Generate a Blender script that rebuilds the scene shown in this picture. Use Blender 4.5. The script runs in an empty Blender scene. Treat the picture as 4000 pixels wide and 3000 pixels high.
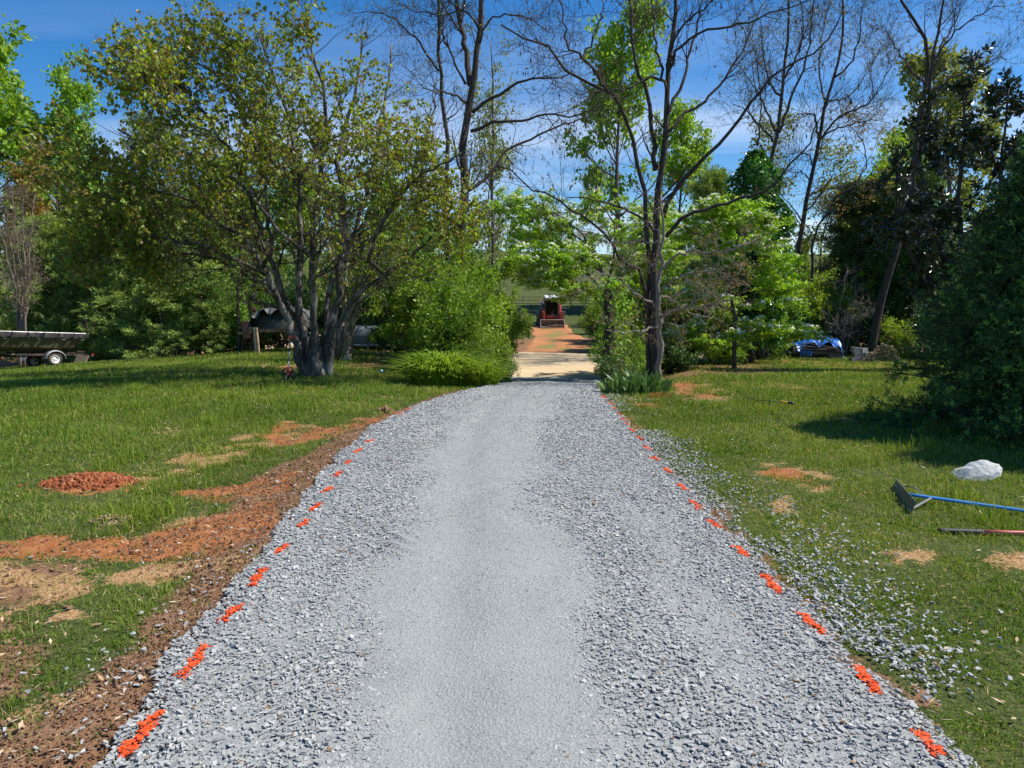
import bpy, math, random
import numpy as np
from mathutils import Vector, Matrix

# ------------------------------------------------------------------ camera, world, sun
SC = bpy.context.scene
COL = SC.collection
R = math.radians
F = 2776.0                      # focal length in the photograph's own pixels (4000 wide)
PITCH = R(6.37)
CAM = np.array([0.0, 0.0, 1.6])
cd = bpy.data.cameras.new("camera")
cam = bpy.data.objects.new("camera", cd)
COL.objects.link(cam)
cam.location = CAM
cam.rotation_euler = (R(90) - PITCH, 0, 0)
cd.sensor_width = 36.0
cd.lens = F / 4000 * 36.0
cd.clip_start = 0.05
cd.clip_end = 3000
SC.camera = cam

SUN_DIR = np.array([0.84, 0.06, 1.10])          # towards the sun
SUN_DIR = SUN_DIR / np.linalg.norm(SUN_DIR)
elev = math.asin(SUN_DIR[2])
azim = math.atan2(SUN_DIR[0], SUN_DIR[1])
sd = bpy.data.lights.new("sun", 'SUN')
sd.energy = 5.0
sd.angle = R(0.53)
sd.color = (1.0, 0.955, 0.87)
sun = bpy.data.objects.new("sun", sd)
COL.objects.link(sun)
sun.rotation_euler = Vector(SUN_DIR).to_track_quat('Z', 'Y').to_euler()
sun.location = (30, 10, 50)

W = bpy.data.worlds.new("World")
SC.world = W
W.use_nodes = True
nt = W.node_tree
nt.nodes.clear()
def wn(t): return nt.nodes.new(t)
sky = wn('ShaderNodeTexSky'); sky.sky_type = 'NISHITA'; sky.sun_disc = False
sky.sun_elevation = elev; sky.sun_rotation = azim
sky.altitude = 200; sky.air_density = 1.0; sky.dust_density = 0.35; sky.ozone_density = 3.0
hs = wn('ShaderNodeHueSaturation'); hs.inputs['Saturation'].default_value = 1.42; hs.inputs['Value'].default_value = 1.0
hs.inputs['Hue'].default_value = 0.505
nt.links.new(sky.outputs[0], hs.inputs['Color'])
tc = wn('ShaderNodeTexCoord')
sep = wn('ShaderNodeSeparateXYZ'); nt.links.new(tc.outputs['Generated'], sep.inputs[0])
zz = wn('ShaderNodeMath'); zz.operation = 'ADD'; nt.links.new(sep.outputs[2], zz.inputs[0]); zz.inputs[1].default_value = 0.10
zm = wn('ShaderNodeMath'); zm.operation = 'MAXIMUM'; nt.links.new(zz.outputs[0], zm.inputs[0]); zm.inputs[1].default_value = 0.02
dx = wn('ShaderNodeMath'); dx.operation = 'DIVIDE'; nt.links.new(sep.outputs[0], dx.inputs[0]); nt.links.new(zm.outputs[0], dx.inputs[1])
dy = wn('ShaderNodeMath'); dy.operation = 'DIVIDE'; nt.links.new(sep.outputs[1], dy.inputs[0]); nt.links.new(zm.outputs[0], dy.inputs[1])
cmb = wn('ShaderNodeCombineXYZ'); nt.links.new(dx.outputs[0], cmb.inputs[0]); nt.links.new(dy.outputs[0], cmb.inputs[1])
mp = wn('ShaderNodeMapping'); nt.links.new(cmb.outputs[0], mp.inputs[0])
mp.inputs['Scale'].default_value = (0.35, 1.1, 1); mp.inputs['Rotation'].default_value = (0, 0, R(-14)); mp.inputs['Location'].default_value = (0.9, 0.35, 0)
cn = wn('ShaderNodeTexNoise'); nt.links.new(mp.outputs[0], cn.inputs[0])
cn.inputs['Scale'].default_value = 0.9; cn.inputs['Detail'].default_value = 7; cn.inputs['Roughness'].default_value = 0.55; cn.inputs['Distortion'].default_value = 0.35
cr = wn('ShaderNodeMapRange'); nt.links.new(cn.outputs[0], cr.inputs[0])
cr.inputs['From Min'].default_value = 0.46; cr.inputs['From Max'].default_value = 0.72
# the cloud bank is thick low down and thins out overhead
low = wn('ShaderNodeMapRange'); nt.links.new(sep.outputs[2], low.inputs[0])
low.inputs['From Min'].default_value = 0.12; low.inputs['From Max'].default_value = 0.36
low.inputs['To Min'].default_value = 1.0; low.inputs['To Max'].default_value = 0.03
cf = wn('ShaderNodeMath'); cf.operation = 'MULTIPLY'; nt.links.new(cr.outputs[0], cf.inputs[0]); nt.links.new(low.outputs[0], cf.inputs[1])
cf2 = wn('ShaderNodeMath'); cf2.operation = 'MULTIPLY'; nt.links.new(cf.outputs[0], cf2.inputs[0]); cf2.inputs[1].default_value = 0.9
mixc = wn('ShaderNodeMix'); mixc.data_type = 'RGBA'
nt.links.new(cf2.outputs[0], mixc.inputs[0]); nt.links.new(hs.outputs[0], mixc.inputs[6]); mixc.inputs[7].default_value = (7.2, 7.8, 8.6, 1)
bg = wn('ShaderNodeBackground'); bg.inputs[1].default_value = 0.112
nt.links.new(mixc.outputs[2], bg.inputs[0])
wo = wn('ShaderNodeOutputWorld'); nt.links.new(bg.outputs[0], wo.inputs[0])

SC.view_settings.view_transform = 'Standard'
SC.view_settings.look = 'None'
SC.view_settings.exposure = 0.38
SC.view_settings.gamma = 1.0
SC.view_settings.use_curve_mapping = False
SC.cycles.max_bounces = 6
SC.cycles.diffuse_bounces = 3
SC.cycles.glossy_bounces = 2
SC.cycles.transmission_bounces = 4
SC.cycles.transparent_max_bounces = 6
SC.cycles.use_denoising = True
SC.cycles.caustics_reflective = False
SC.cycles.caustics_refractive = False

# ------------------------------------------------------------------ terrain
def table(pts, smooth=9):
    xs = np.arange(-60, 700, 0.25)
    ys = np.interp(xs, [p[0] for p in pts], [p[1] for p in pts])
    k = np.ones(smooth) / smooth
    for _ in range(2):
        ys = np.convolve(np.pad(ys, smooth // 2, mode='edge'), k, mode='valid')
    return xs, ys
CEN = table([(-60, 0), (11, 0), (13, -.035), (16, -.22), (20, -.66), (24, -1.08), (27, -1.19), (36, -.82), (44, -.42), (50, -.15), (53, .25), (56, .85),
             (70, 2.8), (100, 7), (150, 12), (220, 16), (400, 17), (700, 17)])
RGT = table([(-60, 0), (12, 0), (15, -.04), (20, -.3), (28, -.67), (32, -.7), (36, -.75), (44, -.42), (50, -.15), (53, .25), (56, .85), (70, 2.8), (100, 7), (150, 12), (220, 16), (400, 17), (700, 17)])
LFT = table([(-60, 0), (12, 0), (20, -.1), (28, -.2), (33, -.35), (38, -.6), (44, -.42), (50, -.15), (53, .25), (56, .85), (70, 2.8), (100, 7), (150, 12), (220, 16), (400, 17), (700, 17)])
_rs = np.random.RandomState(5)
_NG = _rs.rand(6, 256, 256)
def vnoise(x, y, k=0):
    g = _NG[k % 6]
    xi = np.floor(x).astype(int); yi = np.floor(y).astype(int)
    fx = x - xi; fy = y - yi
    fx = fx * fx * (3 - 2 * fx); fy = fy * fy * (3 - 2 * fy)
    a = g[xi % 256, yi % 256]; b = g[(xi + 1) % 256, yi % 256]
    c = g[xi % 256, (yi + 1) % 256]; d = g[(xi + 1) % 256, (yi + 1) % 256]
    return (a * (1 - fx) + b * fx) * (1 - fy) + (c * (1 - fx) + d * fx) * fy
def fbm(x, y, k=0, oct=4):
    s = 0; a = 0.5; t = 0
    for o in range(oct):
        s = s + a * vnoise(x * 2 ** o + 17.3 * o, y * 2 ** o + 9.1 * o, k + o); t += a; a *= 0.5
    return s / t
def sstep(a, b, x):
    t = np.clip((x - a) / (b - a), 0, 1)
    return t * t * (3 - 2 * t)
def T(x, y):
    x = np.asarray(x, float); y = np.asarray(y, float)
    c = np.interp(y, *CEN); r = np.interp(y, *RGT); l = np.interp(y, *LFT)
    l = l - 0.070 * np.maximum(0, -x - 9) * sstep(8, 27, y) * (1 - sstep(34, 48, y))
    xc = 0.06 * y
    s = np.where(x > xc, r, l)
    w = sstep(2.0, 4.2, np.abs(x - xc))
    z = c * (1 - w) + s * w
    z = z + (fbm(x * .35 + 40, y * .35 + 40, 1, 3) - .5) * 0.10 * sstep(1.8, 4, np.abs(x - xc)) * sstep(1, 6, y) + (fbm(x * .03 + 4, y * .03 + 9, 2, 3) - .5) * 5 * sstep(70, 160, y)
    return z
def ray(px, py):
    a = (px - 2000) / F; b = (1500 - py) / F
    d = np.array([a, math.cos(PITCH) + b * math.sin(PITCH), -math.sin(PITCH) + b * math.cos(PITCH)])
    return d
def P(px, py, d):
    """point at depth d (metres ahead) seen at that place of the photograph"""
    r = ray(px, py)
    return CAM + r * (d / r[1])
def G(px, py):
    r = ray(px, py); ts = np.arange(1.4, 140, 0.04)
    pts = CAM[None] + r[None] * ts[:, None]
    h = pts[:, 2] - T(pts[:, 0], pts[:, 1])
    i = np.argmax(h < 0)
    if h[i] >= 0: i = len(ts) - 1
    return pts[i]
def onground(x, y, dz=0.0):
    return np.array([x, y, float(T(x, y)) + dz])

# ------------------------------------------------------------------ objects and tags
def tag(o, label=None, cat=None, group=None, kind=None):
    if label: o['label'] = label
    if cat: o['category'] = cat
    if group: o['group'] = group
    if kind: o['kind'] = kind
    return o
def empty(name, loc, rot=(0, 0, 0), label=None, cat=None, group=None, scale=1.0):
    o = bpy.data.objects.new(name, None); COL.objects.link(o)
    o.location = loc; o.rotation_euler = rot; o.empty_display_size = .2
    o.scale = (scale,) * 3 if np.isscalar(scale) else scale
    return tag(o, label, cat, group)
def link(name, me, mat=None, parent=None, loc=None, rot=None):
    o = bpy.data.objects.new(name, me); COL.objects.link(o)
    if mat is not None and len(me.materials) == 0: me.materials.append(mat)
    if parent is not None: o.parent = parent
    if loc is not None: o.location = loc
    if rot is not None: o.rotation_euler = rot
    return o
def copy_tree(o, parent=None):
    c = o.copy(); COL.objects.link(c); c.parent = parent
    for ch in list(o.children): copy_tree(ch, c)
    return c

# ------------------------------------------------------------------ fast meshes from arrays
class Geo:
    def __init__(s): s.v = []; s.q = []; s.t = []; s.a = []; s.n = 0
    def add(s, v, q=None, t=None, a=None):
        v = np.asarray(v, float).reshape(-1, 3)
        if q is not None and len(q): s.q.append(np.asarray(q, int).reshape(-1, 4) + s.n)
        if t is not None and len(t): s.t.append(np.asarray(t, int).reshape(-1, 3) + s.n)
        s.v.append(v)
        s.a.append(np.full(len(v), .5) if a is None else np.broadcast_to(np.asarray(a, float), (len(v),)))
        s.n += len(v)
    def mesh(s, name, smooth=False, origin=None):
        v = np.concatenate(s.v) if s.v else np.zeros((0, 3))
        if origin is not None: v = v - np.asarray(origin)[None]
        q = np.concatenate(s.q) if s.q else np.zeros((0, 4), int)
        t = np.concatenate(s.t) if s.t else np.zeros((0, 3), int)
        me = bpy.data.meshes.new(name)
        me.vertices.add(len(v)); me.vertices.foreach_set('co', v.astype(np.float32).ravel())
        nl = len(q) * 4 + len(t) * 3
        me.loops.add(nl); me.loops.foreach_set('vertex_index', np.concatenate([q.ravel(), t.ravel()]).astype(np.int32))
        me.polygons.add(len(q) + len(t))
        st = np.concatenate([np.arange(len(q)) * 4, len(q) * 4 + np.arange(len(t)) * 3]).astype(np.int32)
        me.polygons.foreach_set('loop_start', st)
        try:
            me.polygons.foreach_set('loop_total', np.concatenate([np.full(len(q), 4), np.full(len(t), 3)]).astype(np.int32))
        except Exception: pass
        me.polygons.foreach_set('use_smooth', np.full(len(q) + len(t), bool(smooth)))
        at = me.attributes.new('v', 'FLOAT', 'POINT'); at.data.foreach_set('value', np.concatenate(s.a).astype(np.float32))
        me.update(calc_edges=True)
        return me

def norm(a): return a / np.maximum(np.linalg.norm(a, axis=-1, keepdims=True), 1e-9)
def resample(pts, K, jit=0, rng=None):
    pts = np.asarray(pts, float)
    if len(pts) > 2:
        out = []
        q = np.vstack([2 * pts[0] - pts[1], pts, 2 * pts[-1] - pts[-2]])
        for i in range(1, len(q) - 2):
            for t in np.linspace(0, 1, 8, endpoint=False):
                a, b, c, d = q[i - 1], q[i], q[i + 1], q[i + 2]
                out.append(.5 * ((2 * b) + (-a + c) * t + (2 * a - 5 * b + 4 * c - d) * t * t + (-a + 3 * b - 3 * c + d) * t ** 3))
        out.append(pts[-1]); pts = np.array(out)
    s = np.concatenate([[0], np.cumsum(np.linalg.norm(np.diff(pts, axis=0), axis=1))])
    u = np.linspace(0, s[-1], K)
    r = np.stack([np.interp(u, s, pts[:, i]) for i in range(3)], 1)
    if jit and rng is not None:
        n = rng.normal(0, jit, (K, 3)); n[0] = 0
        r = r + n
    return r
def tubes(geo, paths, rad, sides=5, cap=True, a=.5):
    """paths (N,K,3), rad (N,K)"""
    paths = np.asarray(paths, float); rad = np.asarray(rad, float)
    if paths.ndim == 2: paths = paths[None]; rad = np.broadcast_to(rad, paths.shape[:2])
    N, K, _ = paths.shape
    rad = np.broadcast_to(rad, (N, K))
    tg = norm(np.gradient(paths, axis=1))
    mt = norm(tg.mean(1))
    ref = np.where(np.abs(mt[:, 2:3]) > .8, np.array([[1., 0.13, 0]]), np.array([[0., 0, 1]]))
    u = norm(np.cross(tg, ref[:, None, :])); v = np.cross(tg, u)
    th = np.linspace(0, 2 * math.pi, sides, endpoint=False)
    c = np.cos(th)[None, None, :, None]; s_ = np.sin(th)[None, None, :, None]
    V = paths[:, :, None, :] + rad[:, :, None, None] * (u[:, :, None, :] * c + v[:, :, None, :] * s_)
    base = (np.arange(N) * K * sides)[:, None, None]
    i = np.arange(K - 1)[None, :, None] * sides; j = np.arange(sides)[None, None, :]; j2 = (j + 1) % sides
    q = np.stack([base + i + j, base + i + j2, base + i + sides + j2, base + i + sides + j], -1).reshape(-1, 4)
    av = a if np.isscalar(a) else np.repeat(np.asarray(a), K * sides)
    tr = None
    if cap and sides > 2:
        ts = []
        for e in (0, (K - 1) * sides):
            for m in range(1, sides - 1):
                b = base[:, 0, 0] + e
                ts.append(np.stack([b, b + (m + 1 if e == 0 else m), b + (m if e == 0 else m + 1)], -1))
        tr = np.concatenate(ts)
    geo.add(V.reshape(-1, 3), q=q, t=tr, a=av)
def box(geo, c, s, rot=None, a=.5, bev=0.0, taper=None):
    c = np.asarray(c, float); h = np.asarray(s, float) / 2
    if bev <= 0:
        v = np.array([[x, y, z] for x in (-1, 1) for y in (-1, 1) for z in (-1, 1)], float) * h
        q = [(0, 1, 3, 2), (4, 6, 7, 5), (0, 4, 5, 1), (2, 3, 7, 6), (0, 2, 6, 4), (1, 5, 7, 3)]
        t = None
    else:
        b = min(bev, h.min() * .49); v = []; idx = {}
        for x in (-1, 1):
            for y in (-1, 1):
                for z in (-1, 1):
                    for ax in range(3):
                        p = np.array([x, y, z]) * h
                        for o in range(3):
                            if o != ax: p[o] -= np.sign(p[o]) * b
                        idx[(x, y, z, ax)] = len(v); v.append(p)
        q = []; t = []
        for ax in range(3):
            o1, o2 = [(1, 2), (2, 0), (0, 1)][ax]
            for s1 in (-1, 1):
                f = []
                for (m, n) in ((-1, -1), (1, -1), (1, 1), (-1, 1)):
                    k = [0, 0, 0]; k[ax] = s1; k[o1] = m; k[o2] = n
                    f.append(idx[(*k, ax)])
                q.append(f if s1 > 0 else f[::-1])
            # edges parallel to ax
            for m in (-1, 1):
                for n in (-1, 1):
                    k1 = [0, 0, 0]; k1[o1] = m; k1[o2] = n
                    lo = list(k1); hi = list(k1); lo[ax] = -1; hi[ax] = 1
                    f = [idx[(*lo, o1)], idx[(*hi, o1)], idx[(*hi, o2)], idx[(*lo, o2)]]
                    q.append(f if m * n < 0 else f[::-1])
        for x in (-1, 1):
            for y in (-1, 1):
                for z in (-1, 1):
                    f = [idx[(x, y, z, 0)], idx[(x, y, z, 1)], idx[(x, y, z, 2)]]
                    t.append(f if x * y * z > 0 else f[::-1])
        v = np.array(v)
    if taper is not None:     # scale of the top in x,y
        w = (v[:, 2:3] / h[2] + 1) / 2
        v = v * np.concatenate([1 + (taper[0] - 1) * w, 1 + (taper[1] - 1) * w, np.ones_like(w)], 1)
    if rot is not None: v = v @ np.array(rot.to_3x3()).T if isinstance(rot, Matrix) else v @ np.asarray(rot).T
    geo.add(v + c, q=q, t=t, a=a)
def rotz(a): return np.array([[math.cos(a), -math.sin(a), 0], [math.sin(a), math.cos(a), 0], [0, 0, 1.]])
def rotx(a): return np.array([[1., 0, 0], [0, math.cos(a), -math.sin(a)], [0, math.sin(a), math.cos(a)]])
def roty(a): return np.array([[math.cos(a), 0, math.sin(a)], [0, 1., 0], [-math.sin(a), 0, math.cos(a)]])
def cyl(geo, p0, p1, r0, r1=None, sides=16, a=.5):
    p0 = np.asarray(p0, float); p1 = np.asarray(p1, float)
    tubes(geo, np.stack([p0, p1])[None], np.array([[r0, r0 if r1 is None else r1]]), sides, True, a)
def lathe(geo, prof, origin=(0, 0, 0), axis='x', sides=24, a=.5):
    """prof: list of (axial, radius)"""
    th = np.linspace(0, 2 * math.pi, sides, endpoint=False)
    V = []
    for (h, r) in prof:
        for t in th:
            c, s_ = r * math.cos(t), r * math.sin(t)
            V.append({'x': (h, c, s_), 'y': (c, h, s_), 'z': (c, s_, h)}[axis])
    n = len(prof); q = []
    for i in range(n - 1):
        for j in range(sides):
            k = (j + 1) % sides
            q.append((i * sides + j, i * sides + k, (i + 1) * sides + k, (i + 1) * sides + j))
    geo.add(np.array(V) + np.asarray(origin, float), q=q, a=a)
def part(name, fill, mat, parent, smooth=False, **kw):
    g = Geo(); fill(g)
    o = link(name, g.mesh(name, smooth), mat, parent)
    return tag(o, **kw) if kw else o

# ------------------------------------------------------------------ materials
def newmat(name):
    m = bpy.data.materials.new(name); m.use_nodes = True
    m.node_tree.nodes.clear()
    return m, m.node_tree
def N(t, ty, **inp):
    n = t.nodes.new(ty)
    for k, v in inp.items():
        k2 = k.replace('_', ' ')
        if k2 in n.inputs: n.inputs[k2].default_value = v
    return n
def ramp(t, fac, stops):
    r = t.nodes.new('ShaderNodeValToRGB'); e = r.color_ramp.elements
    while len(e) > 1: e.remove(e[0])
    e[0].position = stops[0][0]; e[0].color = (*stops[0][1], 1)
    for p, c in stops[1:]:
        k = e.new(p); k.color = (*c, 1)
    t.links.new(fac, r.inputs[0]); return r.outputs[0]
def mixrgb(t, f, a, b, mode='MIX'):
    m = t.nodes.new('ShaderNodeMix'); m.data_type = 'RGBA'; m.blend_type = mode
    for i, x in ((0, f), (6, a), (7, b)):
        if isinstance(x, (int, float)): m.inputs[i].default_value = x
        elif isinstance(x, tuple): m.inputs[i].default_value = (*x, 1) if len(x) == 3 else x
        else: t.links.new(x, m.inputs[i])
    return m.outputs[2]
def noise(t, scale, detail=4, rough=.55, vec=None, dist=0):
    n = N(t, 'ShaderNodeTexNoise', Scale=scale, Detail=detail, Roughness=rough, Distortion=dist)
    if vec is not None: t.links.new(vec, n.inputs['Vector'])
    return n.outputs[0]
def objco(t, scale=(1, 1, 1)):
    c = t.nodes.new('ShaderNodeTexCoord'); m = t.nodes.new('ShaderNodeMapping')
    m.inputs['Scale'].default_value = scale
    t.links.new(c.outputs['Object'], m.inputs[0]); return m.outputs[0]
def poscol(t):
    g = t.nodes.new('ShaderNodeNewGeometry'); return g.outputs['Position']
def finish(t, shader, bumpsrc=None, strength=.3, dist=.02):
    o = t.nodes.new('ShaderNodeOutputMaterial'); t.links.new(shader.outputs[0], o.inputs[0])
    if bumpsrc is not None:
        b = N(t, 'ShaderNodeBump', Strength=strength, Distance=dist)
        t.links.new(bumpsrc, b.inputs['Height']); t.links.new(b.outputs[0], shader.inputs['Normal'])
def pbr(name, color, rough=.6, metal=0, var=.18, scale=6, bump=.15, dirt=None, dirtamt=.3, spec=.5, stretch=(1, 1, 1), bdist=.01, coat=0):
    """a plain surface with its own wear: noise variation, optional dirt, bump"""
    m, t = newmat(name); b = N(t, 'ShaderNodeBsdfPrincipled', Roughness=rough, Metallic=metal)
    b.inputs['Specular IOR Level'].default_value = spec
    if coat: b.inputs['Coat Weight'].default_value = coat
    v = objco(t, stretch)
    n = noise(t, scale, 5, .6, v)
    c = ramp(t, n, [(.25, tuple(x * (1 - var) for x in color)), (.75, tuple(min(1, x * (1 + var)) for x in color))])
    if dirt:
        n2 = noise(t, scale * .45, 6, .65, v)
        f = ramp(t, n2, [(.5 - dirtamt * .3, (0, 0, 0)), (.72 - dirtamt * .3, (1, 1, 1))])
        c = mixrgb(t, f, c, dirt)
    t.links.new(c, b.inputs['Base Color'])
    finish(t, b, noise(t, scale * 4, 4, .6, v), bump, bdist)
    return m
def leafmat(name, cols, rough=.5, trans=.35, transcol=None, spec=.35, big=.25):
    m, t = newmat(name)
    at = t.nodes.new('ShaderNodeAttribute'); at.attribute_name = 'v'
    c = ramp(t, at.outputs['Fac'], [(i / (len(cols) - 1), k) for i, k in enumerate(cols)])
    if big:
        n = noise(t, .9, 2, .5, poscol(t))
        d = ramp(t, n, [(.35, (1 - big,) * 3), (.65, (1 + big * .0 + .0,) * 3)])
        c = mixrgb(t, 1.0, c, d, 'MULTIPLY')
    b = N(t, 'ShaderNodeBsdfPrincipled', Roughness=rough); b.inputs['Specular IOR Level'].default_value = spec
    t.links.new(c, b.inputs['Base Color'])
    tr = t.nodes.new('ShaderNodeBsdfTranslucent')
    tcx = mixrgb(t, 1.0, c, transcol or (1.5, 1.35, .5), 'MULTIPLY'); t.links.new(tcx, tr.inputs[0])
    mx = N(t, 'ShaderNodeMixShader'); mx.inputs[0].default_value = trans
    t.links.new(b.outputs[0], mx.inputs[1]); t.links.new(tr.outputs[0], mx.inputs[2])
    o = t.nodes.new('ShaderNodeOutputMaterial'); t.links.new(mx.outputs[0], o.inputs[0])
    return m
def barkmat(name, dark, light, lichen=None, scale=5):
    m, t = newmat(name); b = N(t, 'ShaderNodeBsdfPrincipled', Roughness=.85)
    b.inputs['Specular IOR Level'].default_value = .2
    v = objco(t, (1, 1, .22))
    n = noise(t, scale * 4, 5, .7, v, .4)
    c = ramp(t, n, [(.32, dark), (.68, light)])
    if lichen:
        n2 = noise(t, 3.2, 5, .7, objco(t, (1, 1, .6)))
        c = mixrgb(t, ramp(t, n2, [(.5, (0, 0, 0)), (.6, (1, 1, 1))]), c, lichen)
    t.links.new(c, b.inputs['Base Color'])
    finish(t, b, n, .8, .03)
    return m
# ------------------------------------------------------------------ ground plan
K2 = 4000 / 2212.0
def poly(pts):
    return np.array([G(x * K2, y * K2)[:2] for x, y in pts])
_le = poly([(195, 1700), (225, 1659), (300, 1560), (400, 1400), (500, 1290), (600, 1165), (680, 1050), (740, 985), (800, 930), (900, 880), (1040, 840)])
_re = poly([(2110, 1710), (2060, 1659), (1900, 1500), (1750, 1350), (1600, 1190), (1480, 1060), (1390, 960), (1330, 895), (1285, 842)])
YL = np.concatenate([[-20, 1.0], _le[:, 1], [22, 26.5]]); XL = np.concatenate([[_le[0, 0] - .3, _le[0, 0]], _le[:, 0], [-.75, -1.6]])
YR = np.concatenate([[-20, 1.0], _re[:, 1], [22, 26.5]]); XR = np.concatenate([[_re[0, 0] + .3, _re[0, 0]], _re[:, 0], [2.75, 4.0]])
def dl(y): return np.interp(y, YL, XL)
def dr(y): return np.interp(y, YR, XR)
def inpoly(x, y, pg):
    x = np.asarray(x); ins = np.zeros(x.shape, bool)
    n = len(pg); j = n - 1
    for i in range(n):
        xi, yi = pg[i]; xj, yj = pg[j]
        c = ((yi > y) != (yj > y)) & (x < (xj - xi) * (y - yi) / (yj - yi + 1e-12) + xi)
        ins ^= c; j = i
    return ins
def soft(x, y, pg, w, k=0):
    """0..1 coverage of a ragged outline"""
    x = np.asarray(x, float); y = np.asarray(y, float); m = 1.6 * w
    near = (x > pg[:, 0].min() - m) & (x < pg[:, 0].max() + m) & (y > pg[:, 1].min() - m) & (y < pg[:, 1].max() + m)
    if not near.all():
        out = np.zeros(x.shape)
        if near.any(): out[near] = soft(x[near], y[near], pg, w, k)
        return out
    if not len(x): return np.zeros(x.shape)
    s = 0
    for i in range(5):
        nx = (fbm(x / w * .8 + i * 7, y / w * .8, k) - .5) * 2.2 * w
        ny = (fbm(x / w * .8, y / w * .8 + i * 5, k + 1) - .5) * 2.2 * w
        s = s + inpoly(x + nx + (i - 2) * .12 * w, y + ny + ((i * 2) % 5 - 2) * .12 * w, pg)
    return s / 5.0
CLAY = [poly(p) for p in [
    [(-60, 1185), (0, 1168), (120, 1160), (250, 1172), (380, 1138), (500, 1098), (600, 1075), (618, 1120), (560, 1160), (470, 1200), (300, 1215), (100, 1212), (0, 1205), (-60, 1210)],
    [(360, 1065), (500, 1050), (640, 1018), (625, 1062), (500, 1088), (400, 1083)],
    [(120, 1048), (185, 1032), (255, 1045), (255, 1066), (180, 1074), (125, 1070)],
    [(560, 945), (610, 912), (700, 925), (850, 888), (885, 888), (820, 912), (720, 945), (610, 968)],
    [(1445, 830), (1490, 823), (1530, 845), (1560, 858), (1500, 862), (1465, 850)],
    [(1640, 1012), (1740, 1018), (1800, 1048), (1790, 1058), (1700, 1040), (1650, 1028)],
    [(600, 795), (630, 790), (640, 800), (612, 806)], [(740, 742), (840, 742), (835, 750), (745, 750)],
    [(1365, 872), (1420, 868), (1430, 880), (1380, 884)],
]]
STRAW = [poly(p) for p in [
    [(265, 1032), (330, 1000), (440, 970), (560, 930), (620, 908), (720, 925), (870, 888), (885, 892), (760, 935), (640, 968), (500, 1000), (380, 1030), (300, 1050)],
    [(1770, 1195), (1900, 1195), (2000, 1190), (2300, 1200), (2300, 1245), (2100, 1232), (1900, 1212)],
    [(1780, 905), (1840, 900), (1850, 915), (1790, 920)],
    [(220, 765), (450, 750), (700, 738), (900, 730), (880, 742), (600, 750), (250, 778)],
    [(1350, 765), (1620, 770), (1900, 788), (1980, 800), (1960, 812), (1700, 785), (1350, 780)],
    [(1640, 1000), (1760, 1005), (1820, 1050), (1790, 1068), (1700, 1050), (1640, 1036)],
    [(1430, 820), (1500, 818), (1590, 855), (1560, 870), (1450, 862)],
    [(520, 790), (640, 783), (700, 800), (620, 812)],
]]
THIN = poly([(-300, 1235), (0, 1212), (300, 1222), (500, 1205), (590, 1175), (480, 1310), (330, 1440), (250, 1560), (90, 1659), (-300, 1900)])
SOIL = poly([(-90, 1720), (20, 1659), (190, 1490), (290, 1390), (360, 1300), (420, 1200), (480, 1120), (540, 1035), (680, 972), (800, 905), (880, 880), (960, 850), (1040, 838), (1060, 850), (900, 900), (760, 1000), (640, 1140), (460, 1360), (300, 1600), (220, 1720)])
def masks(x, y):
    """clay, straw, soil coverage at ground points"""
    clay = np.zeros(x.shape); straw = np.zeros(x.shape)
    for p in CLAY: clay = np.maximum(clay, soft(x, y, p, .10 + .008 * abs(p[:, 1].mean())))
    for p in STRAW: straw = np.maximum(straw, soft(x, y, p, .16 + .01 * abs(p[:, 1].mean()), 2) * .85)
    thin = soft(x, y, THIN, .25, 1)
    patch = sstep(.42, .56, fbm(x * 1.7 + 3, y * 1.7 + 8, 3, 5))
    soil = soft(x, y, SOIL, .12, 3)
    # a bare fringe on the right of the drive
    dxr = x - dr(y)
    soil = np.maximum(soil, (1 - sstep(.0, .22, dxr + (fbm(x * 3, y * 3, 1) - .5) * .5)) * (dxr > -.3) * .7 * (y < 24))
    straw = np.maximum(straw, thin * patch * .95)
    soil = np.maximum(soil, thin * sstep(.25, .5, fbm(x * 1.1 + 31, y * 1.1 + 8, 2, 5)) * .9)
    # small bare scars through the lawn
    sc_ = sstep(.62, .76, fbm(x * .9 + 51, y * .9 + 18, 4, 5)) * .6 * (y < 30)
    straw = np.maximum(straw, sc_)
    # leaf litter under the wood and beside the road
    xc = .06 * y
    litter = sstep(31, 34, y + (fbm(x * .5, y * .5, 2) - .5) * 3) * (1 - sstep(41, 46, y))
    lit2 = sstep(17.6, 19.5, y + (fbm(x * .6, y * .6, 3) - .5) * 2) * sstep(dl(y) - 4.5, dl(y) - 3.2, x) * (x < dl(y) + .2) * (y < 31)
    lit3 = sstep(17.2, 19.0, y + (fbm(x * .6, y * .6, 3) - .5) * 2) * sstep(dr(y) + 6.8, dr(y) + 4.5, x) * (x > dr(y) - .2) * (y < 31)
    soil = np.maximum(soil, np.maximum(litter, np.maximum(lit2, lit3)) * .9)
    brk = .42 + .75 * sstep(.36, .56, fbm(x * 5 + 2, y * 5 + 4, 4, 4))
    brk2 = .0 + 1.1 * sstep(.40, .58, fbm(x * 4 + 12, y * 4 + 4, 1, 4))
    far_ = sstep(4.3, 6.0, y)
    clay = np.clip(clay * (1 - far_ + far_ * brk), 0, 1); straw = np.clip(straw * brk2, 0, 1)
    return clay, straw, soil

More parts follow.
